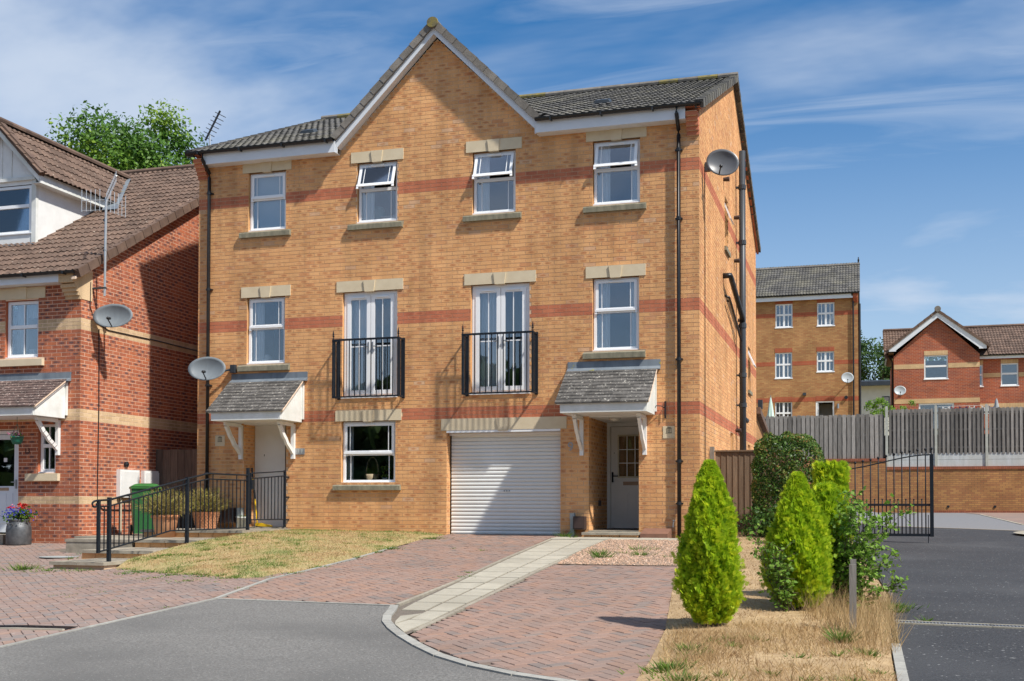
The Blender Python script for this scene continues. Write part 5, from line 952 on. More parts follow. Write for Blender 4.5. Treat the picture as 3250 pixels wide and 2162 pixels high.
for sx in (-1, 1): mb = MB(); mb.lathe([(.1, -.02), (.11, 0), (.1, .02)], (0, 0, 0), 18); mb.v = [(sx*.25+v[2], .24+v[0], .11+v[1]) for v in mb.v]; mb.build('wheel', 'black_plastic', BN)
B2 = thing('wheelie_bin', 'black lidded bin half hidden behind the green bin', 'bin', (-10.15, .75, -.1), math.radians(10)); mb = MB(); frus(mb, .22, .26, .275, .33, .04, .9); mb.build('body', 'black_plastic', B2); mb = MB(); frus(mb, .29, .36, .24, .3, .9, .98); mb.build('lid', 'black_plastic', B2)
B2.location = (-10.95, 1.0, -.1)
# pots with dry heathers
def tuft(c, R0, n, L, seed, lean=.9):
    r = np.random.default_rng(seed); az = r.uniform(0, 2*math.pi, n); el = r.uniform(.3, 1.45, n); ln = L*r.uniform(.55, 1.05, n); V = []; T = []
    for a, e, l in zip(az, el, ln):
        d = np.array([math.cos(a)*math.cos(e)*lean, math.sin(a)*math.cos(e)*lean, math.sin(e)]); p0 = np.array(c)+np.array([math.cos(a), math.sin(a), 0])*R0*r.uniform(0, 1)
        for k in range(4):
            s = p0+d*l*(.25+.18*k); dd = d+r.normal(0, .55, 3); dd /= np.linalg.norm(dd); sd = np.cross(dd, r.normal(0, 1, 3)); sd /= np.linalg.norm(sd); ll = l*.22
            V += [s-sd*.006, s+sd*.006, s+dd*ll]; T.append(r.uniform(0, 1))
        sd = np.cross(d, [0.3, .2, .9]); sd /= np.linalg.norm(sd); V += [p0-sd*.003, p0+sd*.003, p0+d*l*.9]; T.append(.1)
    return np.array(V), T
def pot(label, x, y, z, r, h, m, tex, seed):
    P = thing('plant_pot', label, 'plant pot', (x, y, z), group=None); mb = MB()
    if tex:
        prof = [(r*.72, 0), (r*.8, h*.3), (r*.9, h*.7), (r*.98, h)]; mb.lathe(prof+[(r*.9, h), (r*.85, h-.04)], (0, 0, 0), 24)
        kn = 0
        for i in range(9):
            for j in range(22): a = 2*math.pi*(j+.5*(i % 2))/22; rr = r*(.73+.25*i/9); mb.lathe([(.016, 0), (.001, .014)], (0, 0, 0), 4, cap=False); mb.v[-8:] = [((rr+v[2])*math.cos(a)-v[0]*math.sin(a), (rr+v[2])*math.sin(a)+v[0]*math.cos(a), h*(.06+.1*i)+v[1]) for v in mb.v[-8:]]
    else: mb.lathe([(r*.68, 0), (r*.88, h*.8), (r*.9, h*.86), (r, h*.87), (r, h), (r*.9, h), (r*.85, h-.04)], (0, 0, 0), 28)
    mb.build('pot', m, P, smooth=not tex); so = MB(); so.lathe([(r*.86, h-.05), (.001, h-.04)], (0, 0, 0), 16); so.build('soil', 'soil', P)
    V, T = tuft((0, 0, h-.04), r*.7, 760, .6, seed); np_mesh('foliage', V, 3, T, 'heather', P)
pot('smooth terracotta pot with dry yellowing shrub on the lower slab', -9.72, -1.95, -.05, .26, .42, 'terracotta', False, 3); pot('basket textured terracotta pot with dry brown shrub near the porch wall', -9.72, -.55, .09, .27, .33, 'terracotta', True, 4)
BK = thing('bucket', 'small white planting bucket beside the railing post', 'bucket', (-9.0, -.38, .09)); mb = MB(); mb.lathe([(.085, 0), (.12, .2), (.13, .2), (.135, .235), (.12, .235), (.115, .2)], (0, 0, 0), 20); mb.build('shell', 'bucket_white', BK, smooth=True); V, T = tuft((0, 0, .2), .06, 30, .1, 9); np_mesh('plant', V, 3, T, 'weed', BK)
BR = thing('broom', 'yellow broom leaning against the left porch wall', 'broom', (-8.95, .12, .115)); mb = MB(); mb.tube([(0, 0, .06), (-.17, .1, 1.0)], .016, 8); mb.build('handle', 'yellow', BR); mb = MB(); mb.tube([(-.17, .1, 1.0), (-.2, .118, 1.2)], .019, 8); mb.build('grip', 'black_plastic', BR); mb = MB(); mb.tube([(-.09, .053, .57), (-.118, .07, .75)], .02, 8); mb.build('sleeve', 'black_plastic', BR); mb = MB(); mb.prism([(-.02, .02), (.33, .0), (.33, .03), (.1, .08), (-.02, .08)], 'y', -.05, .03); mb.build('head', 'yellow', BR); B('bristles', 'black_plastic', BR, (-.01, .32, -.045, .025, 0.0, .019))
# milk churn planter with flowers, hanging basket
def flowers(parent, c, R_, n, mats, seed, flat=.6):
    r = np.random.default_rng(seed)
    for (m, name, k, off, sp, sz) in mats:
        V = []; T = []
        for i in range(k):
            p = np.array(c)+np.array(off)+r.normal(0, 1, 3)*np.array(sp)
            for j in range(4):
                a = r.normal(0, 1, 3); a /= np.linalg.norm(a); b = np.cross(a, r.normal(0, 1, 3)); b /= np.linalg.norm(b); V += [p-a*sz-b*sz*.6, p+a*sz-b*sz*.6, p+a*sz+b*sz*.6, p-a*sz+b*sz*.6]; T.append(r.uniform(0, 1))
        np_mesh(name, np.array(V), 4, T, m, parent)
MC = thing('milk_churn_planter', 'grey metal milk churn planted with blue and red flowers by the door', 'planter', (-12.99, -1.98, zg(-13, -1.98)+.0)); mb = MB(); mb.lathe([(.225, 0), (.235, .02), (.235, .3), (.225, .37), (.19, .43), (.185, .47), (.21, .5), (.2, .5), (.17, .46)], (0, 0, 0), 28); mb.build('churn', 'churn', MC, smooth=True)
for sx in (1, -1): mb = MB(); mb.tube([(sx*(.05), -.225, .39), (sx*.06, -.27, .42), (-sx*.06, -.27, .42), (-sx*.05, -.225, .39)], .012, 6); mb.v = [(v[0], v[1]*sx, v[2]) for v in mb.v]; mb.build('handle', 'churn', MC)
flowers(MC, (0, 0, .5), 0, 0, [('weed', 'leaves', 150, (0, 0, .07), (.13, .13, .06), .02), ('petal_blue', 'blue_flowers', 260, (-.02, -.03, .1), (.15, .12, .055), .012), ('petal_red', 'red_flowers', 26, (.14, -.08, .27), (.035, .035, .03), .018), ('petal_red', 'red_flowers', 14, (-.15, -.05, .23), (.03, .03, .015), .016), ('petal_pink', 'pink_flowers', 14, (.0, -.05, .24), (.04, .03, .02), .014), ('weed', 'geranium_leaves', 40, (.16, -.06, .1), (.05, .05, .06), .03)], 5)
HB = thing('hanging_basket', 'green hanging basket of pink flowers under the left house canopy', 'hanging basket', (-12.79, -2.3, 1.72)); mb = MB(); mb.lathe([(.075, 0), (.105, .06), (.12, .13), (.126, .13), (.126, .15), (.11, .15), (.1, .1)], (0, 0, 0), 22); mb.build('bowl', 'basket_green', HB, smooth=True); mb = MB()
for a in (0, 2.1, 4.2): mb.tube([(.12*math.cos(a), .12*math.sin(a), .14), (0, 0, .4)], .004, 5)
mb.tube([(0, 0, .4), (0, 0, .53)], .005, 5); mb.build('hanger', 'basket_green', HB); flowers(HB, (0, 0, .15), 0, 0, [('petal_pink', 'pink_flowers', 45, (-.02, -.03, .04), (.07, .05, .03), .012), ('weed', 'leaves', 40, (0, 0, .02), (.06, .06, .025), .014)], 6)
# drains
def drain(label, x0, x1, y0, y1, n, slot, ma='concrete_slab', mb_='concrete_slab'):
    T = thing('channel_drain', label, 'drain', ((x0+x1)/2, (y0+y1)/2, zg((x0+x1)/2, (y0+y1)/2))); cx, cy, cz = T.location; h = .075
    dy = (y1-y0)/(x1-x0)
    def seg(a, b, w0, w1, z0, z1, m, nm):
        mb = MB(); P = lambda x, w_: (x-cx, y0+(x-x0)*dy+w_-cy, zg(x, y0+(x-x0)*dy)-cz); q4 = [P(a, w0), P(b, w0), P(b, w1), P(a, w1)]
        mb.add([(p[0], p[1], p[2]+z0) for p in q4]+[(p[0], p[1], p[2]+z1) for p in q4], [(4, 5, 6, 7), (0, 1, 5, 4), (1, 2, 6, 5), (2, 3, 7, 6), (3, 0, 4, 7)], random.random()); return mb.build(nm, m, T)
    for i in range(n):
        a = x0+(x1-x0)*i/n; b = x0+(x1-x0)*(i+1)/n
        seg(a, b-.004, -h-.035, -h, -.02, .012, ma, 'side_channel'); seg(a, b-.004, h, h+.035, -.02, .016, mb_, 'side_channel'); seg(a, b, -h, h, -.03, .009, 'painted_dark', 'trough')
        g = MB(); k = int((b-a)/slot)
        for j in range(k+1):
            x = a+(b-a)*j/k; P = lambda u, w_: (u-cx, y0+(u-x0)*dy+w_-cy, zg(u, y0+(u-x0)*dy)-cz+.013)
            g.add([P(x-.006, -h), P(x+.006, -h), P(x+.006, h), P(x-.006, h)], [(0, 1, 2, 3)])
        for w_ in (-h*.93, -.008, h*.75): g.add([P(a, w_), P(b, w_), P(b, w_+.016), P(a, w_+.016)], [(0, 1, 2, 3)])
        g.build('grating', 'steel' if slot < .05 else 'black_plastic', T)
drain('steel grated channel drain across the dark side drive', 3.07, 5.6, -9.15, -9.42, 6, .03); drain('dark channel drain at the edge of the left block drive', -7.2, -4.18, -11.95, -11.78, 6, .06, 'concrete_slab', 'black_plastic')
# ================================================================== FAR SIDE: WALL, FENCES, HOUSES
WY = 27.5
RW = thing('retaining_wall', 'long buff brick retaining wall with red coping across the end of the side drive', 'wall', (4, WY, 0)); ox, oy = 4, WY
B('brickwork', 'wall_buff', RW, (3.76-ox, 22-ox, .02, .3, -.1, 2.02), (-6-ox, 3.76-ox, 0, .3, -.1, 2.36)); B('coping', 'wall_cap', RW, (3.765-ox, 22-ox, -.015, .3, 2.02, 2.13)); B('coping', 'wall_cap', RW, (-6-ox, 3.755-ox, -.03, .3, 2.36, 2.47)); B('plinth', 'wall_cap', RW, (5.5-ox, 22-ox, .005, .2, -.1, .40))
for x in (6.05, 7.75): c = MB(); c.lathe([(.05, 0), (.05, .02)], (0, 0, 0), 10); c.v = [(x-ox+v[0], -.005+v[2], .55+v[1]) for v in c.v]; c.build('weep_pipe', 'black_plastic', RW)
FL = thing('timber_fence', 'grey weathered close boarded fence on the wall behind the clipped hedge', 'fence', (1, WY+.1, 2.47)); n = 33
for i in range(n): x = -2.2+i*.178; b = MB(); h = 1.78+random.uniform(-.02, .025); sk = random.uniform(-.006, .006); b.prism([(x-1+sk, -.0), (x+.142-1+sk, -.0), (x+.142-1-sk, h), (x-1-sk, h+random.uniform(-.01, .01))], 'y', -.022+(i % 2)*.006, .0+(i % 2)*.006, random.random()); b.build('board', 'wood_grey', FL); b = MB(); b.box(x+.13-1, x+.192-1, .07, .09, 0, h-.03, random.random()); b.build('back_board', 'wood_grey', FL)
for z in (.2, .9, 1.6): B('rail', 'wood_grey', FL, (-3.3, 2.6, .02, .06, z, z+.08))
FR = thing('panel_fence', 'hit and miss timber fence panels between concrete posts on the retaining wall', 'fence', (4, WY+.1, 2.13))
px = [3.77, 5.62, 7.48, 9.34, 11.2]
for i, x in enumerate(px):
    b = MB(); b.box(x-.05-4, x+.05-4, -.07, .05, -.02, 2.38); b.prism([(x-.05-4, 2.38), (x+.05-4, 2.38), (x+.03-4, 2.43), (x-.03-4, 2.43)], 'y', -.06, .04); b.build('concrete_post', 'concrete_post', FR)
for a, b_ in zip(px[:-1], px[1:]):
    for k in range(2): B('gravel_board', 'gravel_board', FR, (a+.055-4, b_-.055-4, -.02, .02, .004+.27*k, .266+.27*k))
    for z in (.72, 1.42, 2.08): B('rail', 'wood_grey', FR, (a+.055-4, b_-.055-4, -.0, .03, z, z+.07))
    m_ = 11; w_ = (b_-a-.11)/m_
    for j in range(m_):
        x = a+.055+w_*(j+.5)-4; mb = MB(); h = random.uniform(-.015, .015); mb.box(x-.046, x+.046, -.04, -.015, .5+h, 2.3+h, random.random()); mb.build('slat', 'wood_grey', FR)
        mb = MB(); mb.box(x+w_/2-.05, x+w_/2+.05, .06, .08, .52+h, 2.28, random.random())
        if j < m_-1: mb.build('slat', 'wood_grey', FR)
# apartment block
k_ = (41+20.74)/(36+20.74)
ax = lambda l: 2.7586+(2.69+l-2.7586)*k_
az = lambda z: .548+(z-.548)*k_
AP = thing('apartment_building', 'buff brick three storey house with grey tiled roof beyond the fence', 'house', (0, 41, 3.4)); AY = 41
WIN = [(-3.825, -3.019, 9.185, 10.31), (-1.874, -1.075, 9.183, 10.29), (-3.849, -3.045, 6.729, 7.96), (-1.899, -1.1, 6.985, 7.95), (-3.858, -3.052, 4.4, 5.60)]; DO = (-1.955, -1.111, 3.4, 5.60)
HA = [(ax(a), ax(b), az(c), az(d)) for a, b, c, d in WIN]+[(ax(DO[0]), ax(DO[1]), 3.4, az(DO[3]))]
wb = MB(); plate(wb, 'X', 0, ax(-9), ax(0), 0, az(10.6)-3.4, [(a, b, c-3.4, d-3.4) for a, b, c, d in HA]); wb.add([(ax(0), 0, 0), (ax(0), 7, 0), (ax(0), 7, az(10.7)-3.4), (ax(0), 3.4, az(12)-3.4), (ax(0), 0, az(10.7)-3.4)], [(0, 1, 2, 3, 4)]); wb.build('wall', 'far_buff', AP)
for (t, b) in ((9.856, 9.661), (7.514, 7.319), (5.776, 5.566)):
    segs = [(ax(-9), ax(-.0))]
    for h in HA:
        if h[2]-.02 < (az(t)+az(b))/2 < h[3]+.02: segs = [s for (p, q_) in segs for s in ((p, h[0]), (h[1], q_)) if s[1]-s[0] > .05] if True else segs
    segs = [(ax(-9), ax(-.0))]; zc_ = (az(t)+az(b))/2
    for h in HA:
        if h[2] < zc_ < h[3]:
            ns = []
            for (p, q_) in segs:
                if h[1] < p or h[0] > q_: ns.append((p, q_)); continue
                ns += [(p, h[0]), (h[1], q_)]
            segs = ns
    for p, q_ in segs: B('brick_band', 'far_redband', AP, (p, q_, -.006, .01, az(b)-3.4, az(t)-3.4))
def win3(P, a, b, z0, z1, Y, mull=True):
    W_ = bpy.data.objects.new('window', None); reg(W_, P); c = (a+b)/2; zt = z0+(z1-z0)*.53; f = MB(); ring(f, a, b, z0, z1, .06, Y, Y+.06)
    if mull: f.box(c-.05, c+.05, Y-.005, Y+.06, z0+.06, z1-.06)
    f.box(a+.06, b-.06, Y-.01, Y+.06, zt-.04, zt+.05); f.build('frame', 'white_upvc', W_); B('sill', 'white_upvc', W_, (a-.03, b+.03, Y-.08, Y+.02, z0-.05, z0-.001))
    for (p, q_) in (((a+.06, c-.05), (c+.05, b-.06)) if mull else ((a+.06, b-.06),)):
        pane(p, q_, Y+.03, z0+.06, zt-.04, W_); pane(p, q_, Y+.03, zt+.05, z1-.06, W_)
        if mull: B('glazing_bar', 'white_upvc', W_, ((p+q_)/2-.018, (p+q_)/2+.018, Y+.012, Y+.02, z0+.06, zt-.04)); B('glazing_bar', 'white_upvc', W_, ((p+q_)/2-.018, (p+q_)/2+.018, Y+.012, Y+.02, zt+.05, z1-.06))
    return W_
for (a, b, c, d) in HA[:5]:
    win3(AP, a, b, c-3.4, d-3.4, .06); B('lintel', 'far_redband', AP, (a-.01, b+.01, -.012, .02, d-3.4, d-3.4+.23))
a, b, c, d = HA[5]; D = bpy.data.objects.new('back_door', None); reg(D, AP, label='open back door showing a dark room'); f = MB(); f.box(a, a+.09, .02, .1, 0, d-3.4).box(b-.07, b, .02, .1, 0, d-3.4).box(a+.09, b-.07, .02, .1, d-3.5, d-3.4); f.build('frame', 'white_upvc', D); B('leaf', 'white_upvc', D, (a+.1, a+.14, .1, .8, 0, d-3.52)); B('lintel', 'far_redband', AP, (a-.01, b+.01, -.012, .02, d-3.399, d-3.4+.23)); B('room_ceiling', 'room', D, (a+.1, b+.1, 1.2, 1.25, 1.65, d-3.5))
B('interior', 'room', AP, (ax(-9), ax(0)-.1, 2.5, 2.55, 0, az(10.5)-3.4), (ax(-9), ax(0)-.1, .2, 2.5, az(6.3)-3.4, az(6.35)-3.4), (ax(-9), ax(0)-.1, .2, 2.5, az(8.7)-3.4, az(8.75)-3.4)); B('room_dark_panel', 'painted_dark', AP, (ax(-2.2), ax(-.8), 1.6, 1.65, 0, 1.65))  # black panel in the back doorway paints the unlit room's shade
B('fascia', 'fascia_white', AP, (ax(-9), ax(-.24), -.25, -.22, az(10.42)-3.4, az(10.63)-3.4)); gutter(ax(-9), ax(.02), -.3, az(10.66)-3.4, AP); cbx = MB()
for i in range(4): cbx.box(ax(-.24), ax(0), -.24+.06*i, .0, az(10.42)-3.4-.075*i, az(10.42)-3.4-.075*(i-1) if i else az(10.66)-3.4)
cbx.build('corbel', 'far_redband', AP); mb = MB(); mb.tube([(ax(-.27), -.3, az(10.6)-3.4), (ax(-.22), -.08, az(10.3)-3.4), (ax(-.22), -.08, 0)], .045, 8); mb.build('downpipe', 'black_plastic', AP); mb = MB(); mb.tube([(ax(.06), .3, 0), (ax(.06), .3, az(10.2)-3.4)], .07, 8); mb.build('soil_pipe', 'black_plastic', AP)
rz0, rz1 = az(10.66)-3.4, az(12.0)-3.4+.62; run = 3.4; RA_ = MB(); roof_quad(RA_, ax(-9), ax(.08), -.3, rz0-.02, run-.3, rz1-.02); roof_quad(RA_, ax(.08), ax(-9), 2*run-.3, rz0-.02, run-.3, rz1-.02); ARF = RA_.build('roof', 'dark_tile', AP)
lay_tiles(ARF, 'dark_tile', ax(-6), ax(.09), Vector((0, -.32, rz0)), Vector((0, run, rz1-rz0)).normalized(), math.hypot(run, rz1-rz0), w=.3, gauge=.33, amp=.035, waves=2, nind=0); ridge(ARF, (ax(-6), run-.3, rz1+.03), (ax(.1), run-.3, rz1+.03), 15, 'ridge_tile_grey')
BD = bpy.data.objects.new('wall_light', None)
B('wall_lamp', 'pipe_grey', AP, (ax(-2.55), ax(-2.4), -.22, -.01, az(5.85)-3.4, az(5.98)-3.4)); mb = MB(); mb.tube([(ax(-.93), -.08, az(5.2)-3.4), (ax(-.93), -.08, az(5.42)-3.4)], .06, 8); mb.build('wall_lantern', 'steel', AP); c = MB(); c.lathe([(.09, 0), (.09, .1)], (0, 0, 0), 12); c.v = [(ax(-.56)+v[0], -v[2], az(5.72)-3.4+v[1]) for v in c.v]; c.build('flue_outlet', 'black_plastic', AP)
dish('satellite_dish', 'pale satellite dish on the far buff brick house', (ax(-.5), 40.6, az(6.6)), (.1, -.95, .2), .62, .56, (ax(-.35), 40.98, az(6.55)), 'sat_pale')
bird = MB(); bird.lathe([(.001, -.09), (.035, -.05), (.045, 0), (.035, .06), (.02, .09), (.026, .115), (.024, .14), (.001, .16)], (0, 0, .12), 10); bird.prism([(-.06, .02), (-.03, .05), (-.18, -.05)], 'y', -.012, .012); bird.tube([(.0, 0, .0), (.0, 0, .05)], .006, 4); bird.v = [(v[0]*1.2, v[1]*1.2, v[2]*1.2) for v in bird.v]
bird.build('bird', 'black_plastic', None, smooth=True, label='small dark bird perched on the far grey roof ridge', cat='bird', loc=(ax(.03), 41+run-.3, az(12.0)+.72))
# far red house
RH = thing('red_brick_house', 'red brick house with front gable and cream brick bands beyond the fence', 'house', (0, 42, 3.4)); g0, g1 = 4.45, 8.59; gc = 6.585
RWN = [(5.93, 7.08, 7.12, 8.33)]; BWN = [(9.68, 10.51, 6.76, 7.9), (8.45, 8.83, 6.76, 7.87)]
wb = MB(); plate(wb, 'X', 0, g0, g1, 0, 8.05-3.4, [(5.93, 7.08, 7.12-3.4, 8.33-3.4), (5.65, 7.36, 0, 5.86-3.4)]); plate(wb, 'X', 0, g0, g1, 4.65, 8.33-3.4, [(5.93, 7.08, 7.12-3.4, 8.33-3.4)]); wb.add([(g0, 0, 8.33-3.4), (g1, 0, 8.33-3.4), (gc, 0, 10.25-3.4)], [(0, 1, 2)]); wb.add([(g0, 0, 0), (g0, 8, 0), (g0, 8, 8.4-3.4), (g0, 0, 8.4-3.4)], [(0, 1, 2, 3)]); plate(wb, 'X', .9, g1, 16, 0, 8.3-3.4, [(a, b, c-3.4, d-3.4) for a, b, c, d in BWN]); wb.add([(g1, 0, 0), (g1, .9, 0), (g1, .9, 5), (g1, 0, 5)], [(0, 1, 2, 3)]); wb.build('wall', 'far_red', RH)
for (x0, x1, z0, z1, y, m) in ((g0, 5.92, 7.66, 7.9, 0, 'far_cream'), (7.09, g1, 7.66, 7.9, 0, 'far_cream'), (g0, g1, 5.865, 6.1, 0, 'far_cream'), (8.84, 9.67, 7.2, 7.42, .9, 'far_cream'), (10.52, 16, 7.2, 7.42, .9, 'far_cream'), (g1, 16, 5.6, 5.86, .9, 'far_soldier_cream'), (5.93, 7.08, 8.335, 8.56, 0, 'far_soldier_cream'), (9.68, 10.51, 7.905, 8.1, .9, 'far_soldier_cream'), (8.6, 8.83, 7.875, 8.1, .9, 'far_soldier_cream')): B('brick_band', m, RH, (x0, x1, y-.012, y+.02, z0-3.4, z1-3.4))
win3(RH, 5.93, 7.08, 7.12-3.4, 8.33-3.4, .05, False); win3(RH, 9.68, 10.51, 6.76-3.4, 7.9-3.4, .95, False); win3(RH, 8.45, 8.83, 6.76-3.4, 7.87-3.4, .95, False)
D = bpy.data.objects.new('patio_door', None); reg(D, RH); f = MB(); ring(f, 5.65, 7.36, 0, 5.86-3.4, .08, .05, .12); f.box(6.46, 6.55, .05, .12, .08, 2.3); f.build('frame', 'white_upvc', D); pane(5.73, 6.46, .09, .08, 2.38, D); pane(6.55, 7.28, .09, .08, 2.38, D); B('interior', 'room', RH, (g0+.1, 15, 3, 3.05, 0, 5), (g0+.1, 15, 1.2, 3, 2.55, 2.6))
for sgn, fx in ((-1, 4.2), (1, 8.9)):
    b = MB(); ex = abs(fx-gc); b.prism([(gc, 10.23-3.4), (gc+sgn*(ex-.35), 8.62-3.4), (gc+sgn*(ex-.35), 8.56-3.4), (fx, 8.56-3.4), (fx, 8.78-3.4), (gc, 10.55-3.4)], 'y', -.25, -.22); b.build('bargeboard', 'fascia_white', RH); verge_p = 0
RR = MB()
for sgn in (-1, 1): RR.add([(gc, -.22, 10.58-3.4), (gc, 6, 10.58-3.4), (gc+sgn*2.5, 6, 8.68-3.4), (gc+sgn*2.5, -.22, 8.68-3.4)], [(0, 1, 2, 3)])
roof_quad(RR, 4.0, 16, .6, 8.3-3.4, 4.0, 10.2-3.4); RRF = RR.build('roof', 'brown_tile', RH)
for sgn in (-1, 1): verge(RRF, (gc+sgn*2.52, -.3, 8.70-3.4), (gc+sgn*.05, -.3, 10.6-3.4), 8, .2, .13, 'brown_tile_edge', (0, -1, 0))
lay_tiles(RRF, 'brown_tile', 3.98, 14.2, Vector((0, .58, 8.32-3.4)), Vector((0, 3.4, 1.9)).normalized(), 3.85, w=.3, gauge=.335, amp=.035, waves=2, nind=0, keep=lambda p: not (abs(p.x-gc) < 2.5 and p.z < 10.6-3.4-abs(p.x-gc)*.76)); ridge(RRF, (4.0, 4.0, 10.27-3.4), (14, 4.0, 10.27-3.4), 22, 'brown_tile_edge', .13); c = MB(); c.lathe([(.16, 0), (.15, .03)], (0, 0, 0), 14); c.v = [(gc+v[0], -.33-v[2], 10.66-3.4+v[1]) for v in c.v]; c.build('ridge_end_cap', 'ridge_tile_grey', RRF)
ridge(RRF, (gc, -.3, 10.62-3.4), (gc, 4, 10.62-3.4), 8, 'brown_tile_edge', .13)
B('fascia', 'fascia_white', RH, (g1, 16, .62, .65, 8.13-3.4, 8.28-3.4)); gutter(g1, 16, .57, 8.32-3.4, RH); mb = MB(); mb.tube([(g0-.25, .6, 8.5-3.4), (g0-.06, .7, 8.1-3.4), (g0-.06, .7, 0)], .05, 8); mb.build('downpipe', 'black_plastic', RH); mb = MB(); mb.tube([(g0-.28, -.2, 8.62-3.4), (g0-.28, 6, 8.62-3.4)], .06, 8); mb.build('side_gutter', 'black_plastic', RH); B('side_soffit', 'wood_brown', RH, (g0-.25, g0-.002, 0, 6, 8.5-3.4, 8.54-3.4))
dish('satellite_dish', 'pale satellite dish low on the far red brick house', (4.72, 41.6, 6.5), (.1, -.95, .2), .6, .5, (4.85, 41.98, 6.45), 'sat_pale')
WB = thing('white_building', 'pale rendered building with dark flat roof between the two far houses', 'building', (3.9, 62, 3.4)); wb = MB(); plate(wb, 'X', 0, -1.8, 2.8, 0, 5.5, [(.3, .8, 3.9, 4.7)]); wb.build('wall', 'render_white', WB); mb = MB(); mb.prism([(-.7, 5.4), (.3, 5.45), (.3, 5.75), (-.5, 5.78), (-.7, 5.68)], 'x', -1.9, 2.9); mb.build('roof', 'pipe_grey', WB); f = MB(); ring(f, .3, .8, 3.9, 4.7, .06, -.02, .05); f.build('window_frame', 'pipe_grey', WB); pane(.36, .74, .02, 3.96, 4.64, WB)
B('interior', 'room', WB, (-1, 2, 2, 2.05, 0, 5.4))
# parasol, washing, cover behind the fence
PS = thing('folded_parasol', 'closed pale green garden parasol behind the fence', 'parasol', (-.9, 29.5, 3.4)); mb = MB(); mb.tube([(0, 0, 0), (0, 0, 1.9)], .02, 6); mb.build('pole', 'wood_grey', PS); mb = MB(); n = 16; vs = []; prof = [(.02, 1.8), (.07, 1.5), (.12, 1.1), (.17, .7), (.14, .55)]
for r_, z in prof:
    for j in range(n): rr = r_*(1+.22*(j % 2)); a = 2*math.pi*j/n; vs.append((rr*math.cos(a), rr*math.sin(a), z))
mb.add(vs, [(i*n+j, i*n+(j+1) % n, (i+1)*n+(j+1) % n, (i+1)*n+j) for i in range(len(prof)-1) for j in range(n)]); mb.build('canopy', 'parasol', PS)
GC = thing('grey_parasol_cover', 'grey covered garden parasol behind the right hand fence panels', 'parasol', (8.1, 30, 3.4)); mb = MB(); mb.lathe([(.12, 0), (.14, .8), (.12, 1.1), (.06, 1.45), (.02, 1.58)], (0, 0, 0), 10); mb.build('cover', 'grey_cover', GC)
WL = thing('washing_line', 'row of coloured washing pegged out behind the fence', 'washing line', (6.8, 30.5, 3.4)); mb = MB(); mb.tube([(-.9, 0, 1.33), (1.4, 0, 1.36)], .006, 4); mb.build('line', 'cloth_white', WL)
for i, (m, x, wd, dp) in enumerate((('cloth_white', -.75, .3, .3), ('cloth_red', -.4, .2, .35), ('purple', -.1, .34, .3), ('cloth_white', .3, .22, .3), ('cloth_red', .55, .14, .2), ('cloth_white', .78, .3, .35), ('cloth_blue', 1.05, .25, .3))): mb = MB(); mb.prism([(x, 1.34), (x+wd*.3, 1.27), (x+wd*.6, 1.26), (x+wd, 1.35), (x+wd, 1.34-dp), (x, 1.34-dp)], 'y', -.01, .01); mb.build('garment', m, WL)
# side gate fence beside the house, fence in the gap, rear lean-to
SF = thing('side_fence', 'brown timber fence panel closing the side of the house behind the conifer', 'fence', (.6, 1.3, -.2))
B('post', 'wood_grey', SF, (-.58, -.5, -.04, .04, 0, 1.88))
for i in range(14): x = -.48+i*.11; mb = MB(); mb.prism([(x, -.012), (x+.125, .004), (x+.125, .012), (x, .008)], 'z', 0, 1.78, random.random()); mb.build('board', 'wood_brown', SF)
B('capping', 'wood_brown', SF, (-.49, 1.1, -.035, .035, 1.781, 1.81))
GF = thing('gap_fence', 'dark brown board fence in the gap between the two houses', 'fence', (-11.1, 1.0, -.2))
for i in range(9): x = -.82+i*.18; mb = MB(); mb.box(x, x+.172, -.012, .008, 0, 1.96+random.uniform(-.01, .01), random.random()); mb.build('board', 'wood_dark', GF)
B('rail', 'wood_dark', GF, (-.82, .8, .01, .05, 1.5, 1.58))
LT = MB(); LT.add([(-.02, DEP, -.3), (-.02, 15.7, -.3), (-.02, 15.7, 2.55), (-.02, DEP, 3.1)], [(0, 1, 2, 3)]); LT.build('rear_extension_wall', 'far_buff', H); LT = MB(); LT.prism([(DEP, 3.12), (15.8, 2.55), (15.8, 2.68), (DEP, 3.3)], 'x', -4, .12); LT.build('rear_extension_roof', 'brown_tile', H); B('satellite_box', 'pipe_grey', H, (.0, .12, 12.3, 12.5, 3.3, 3.55))
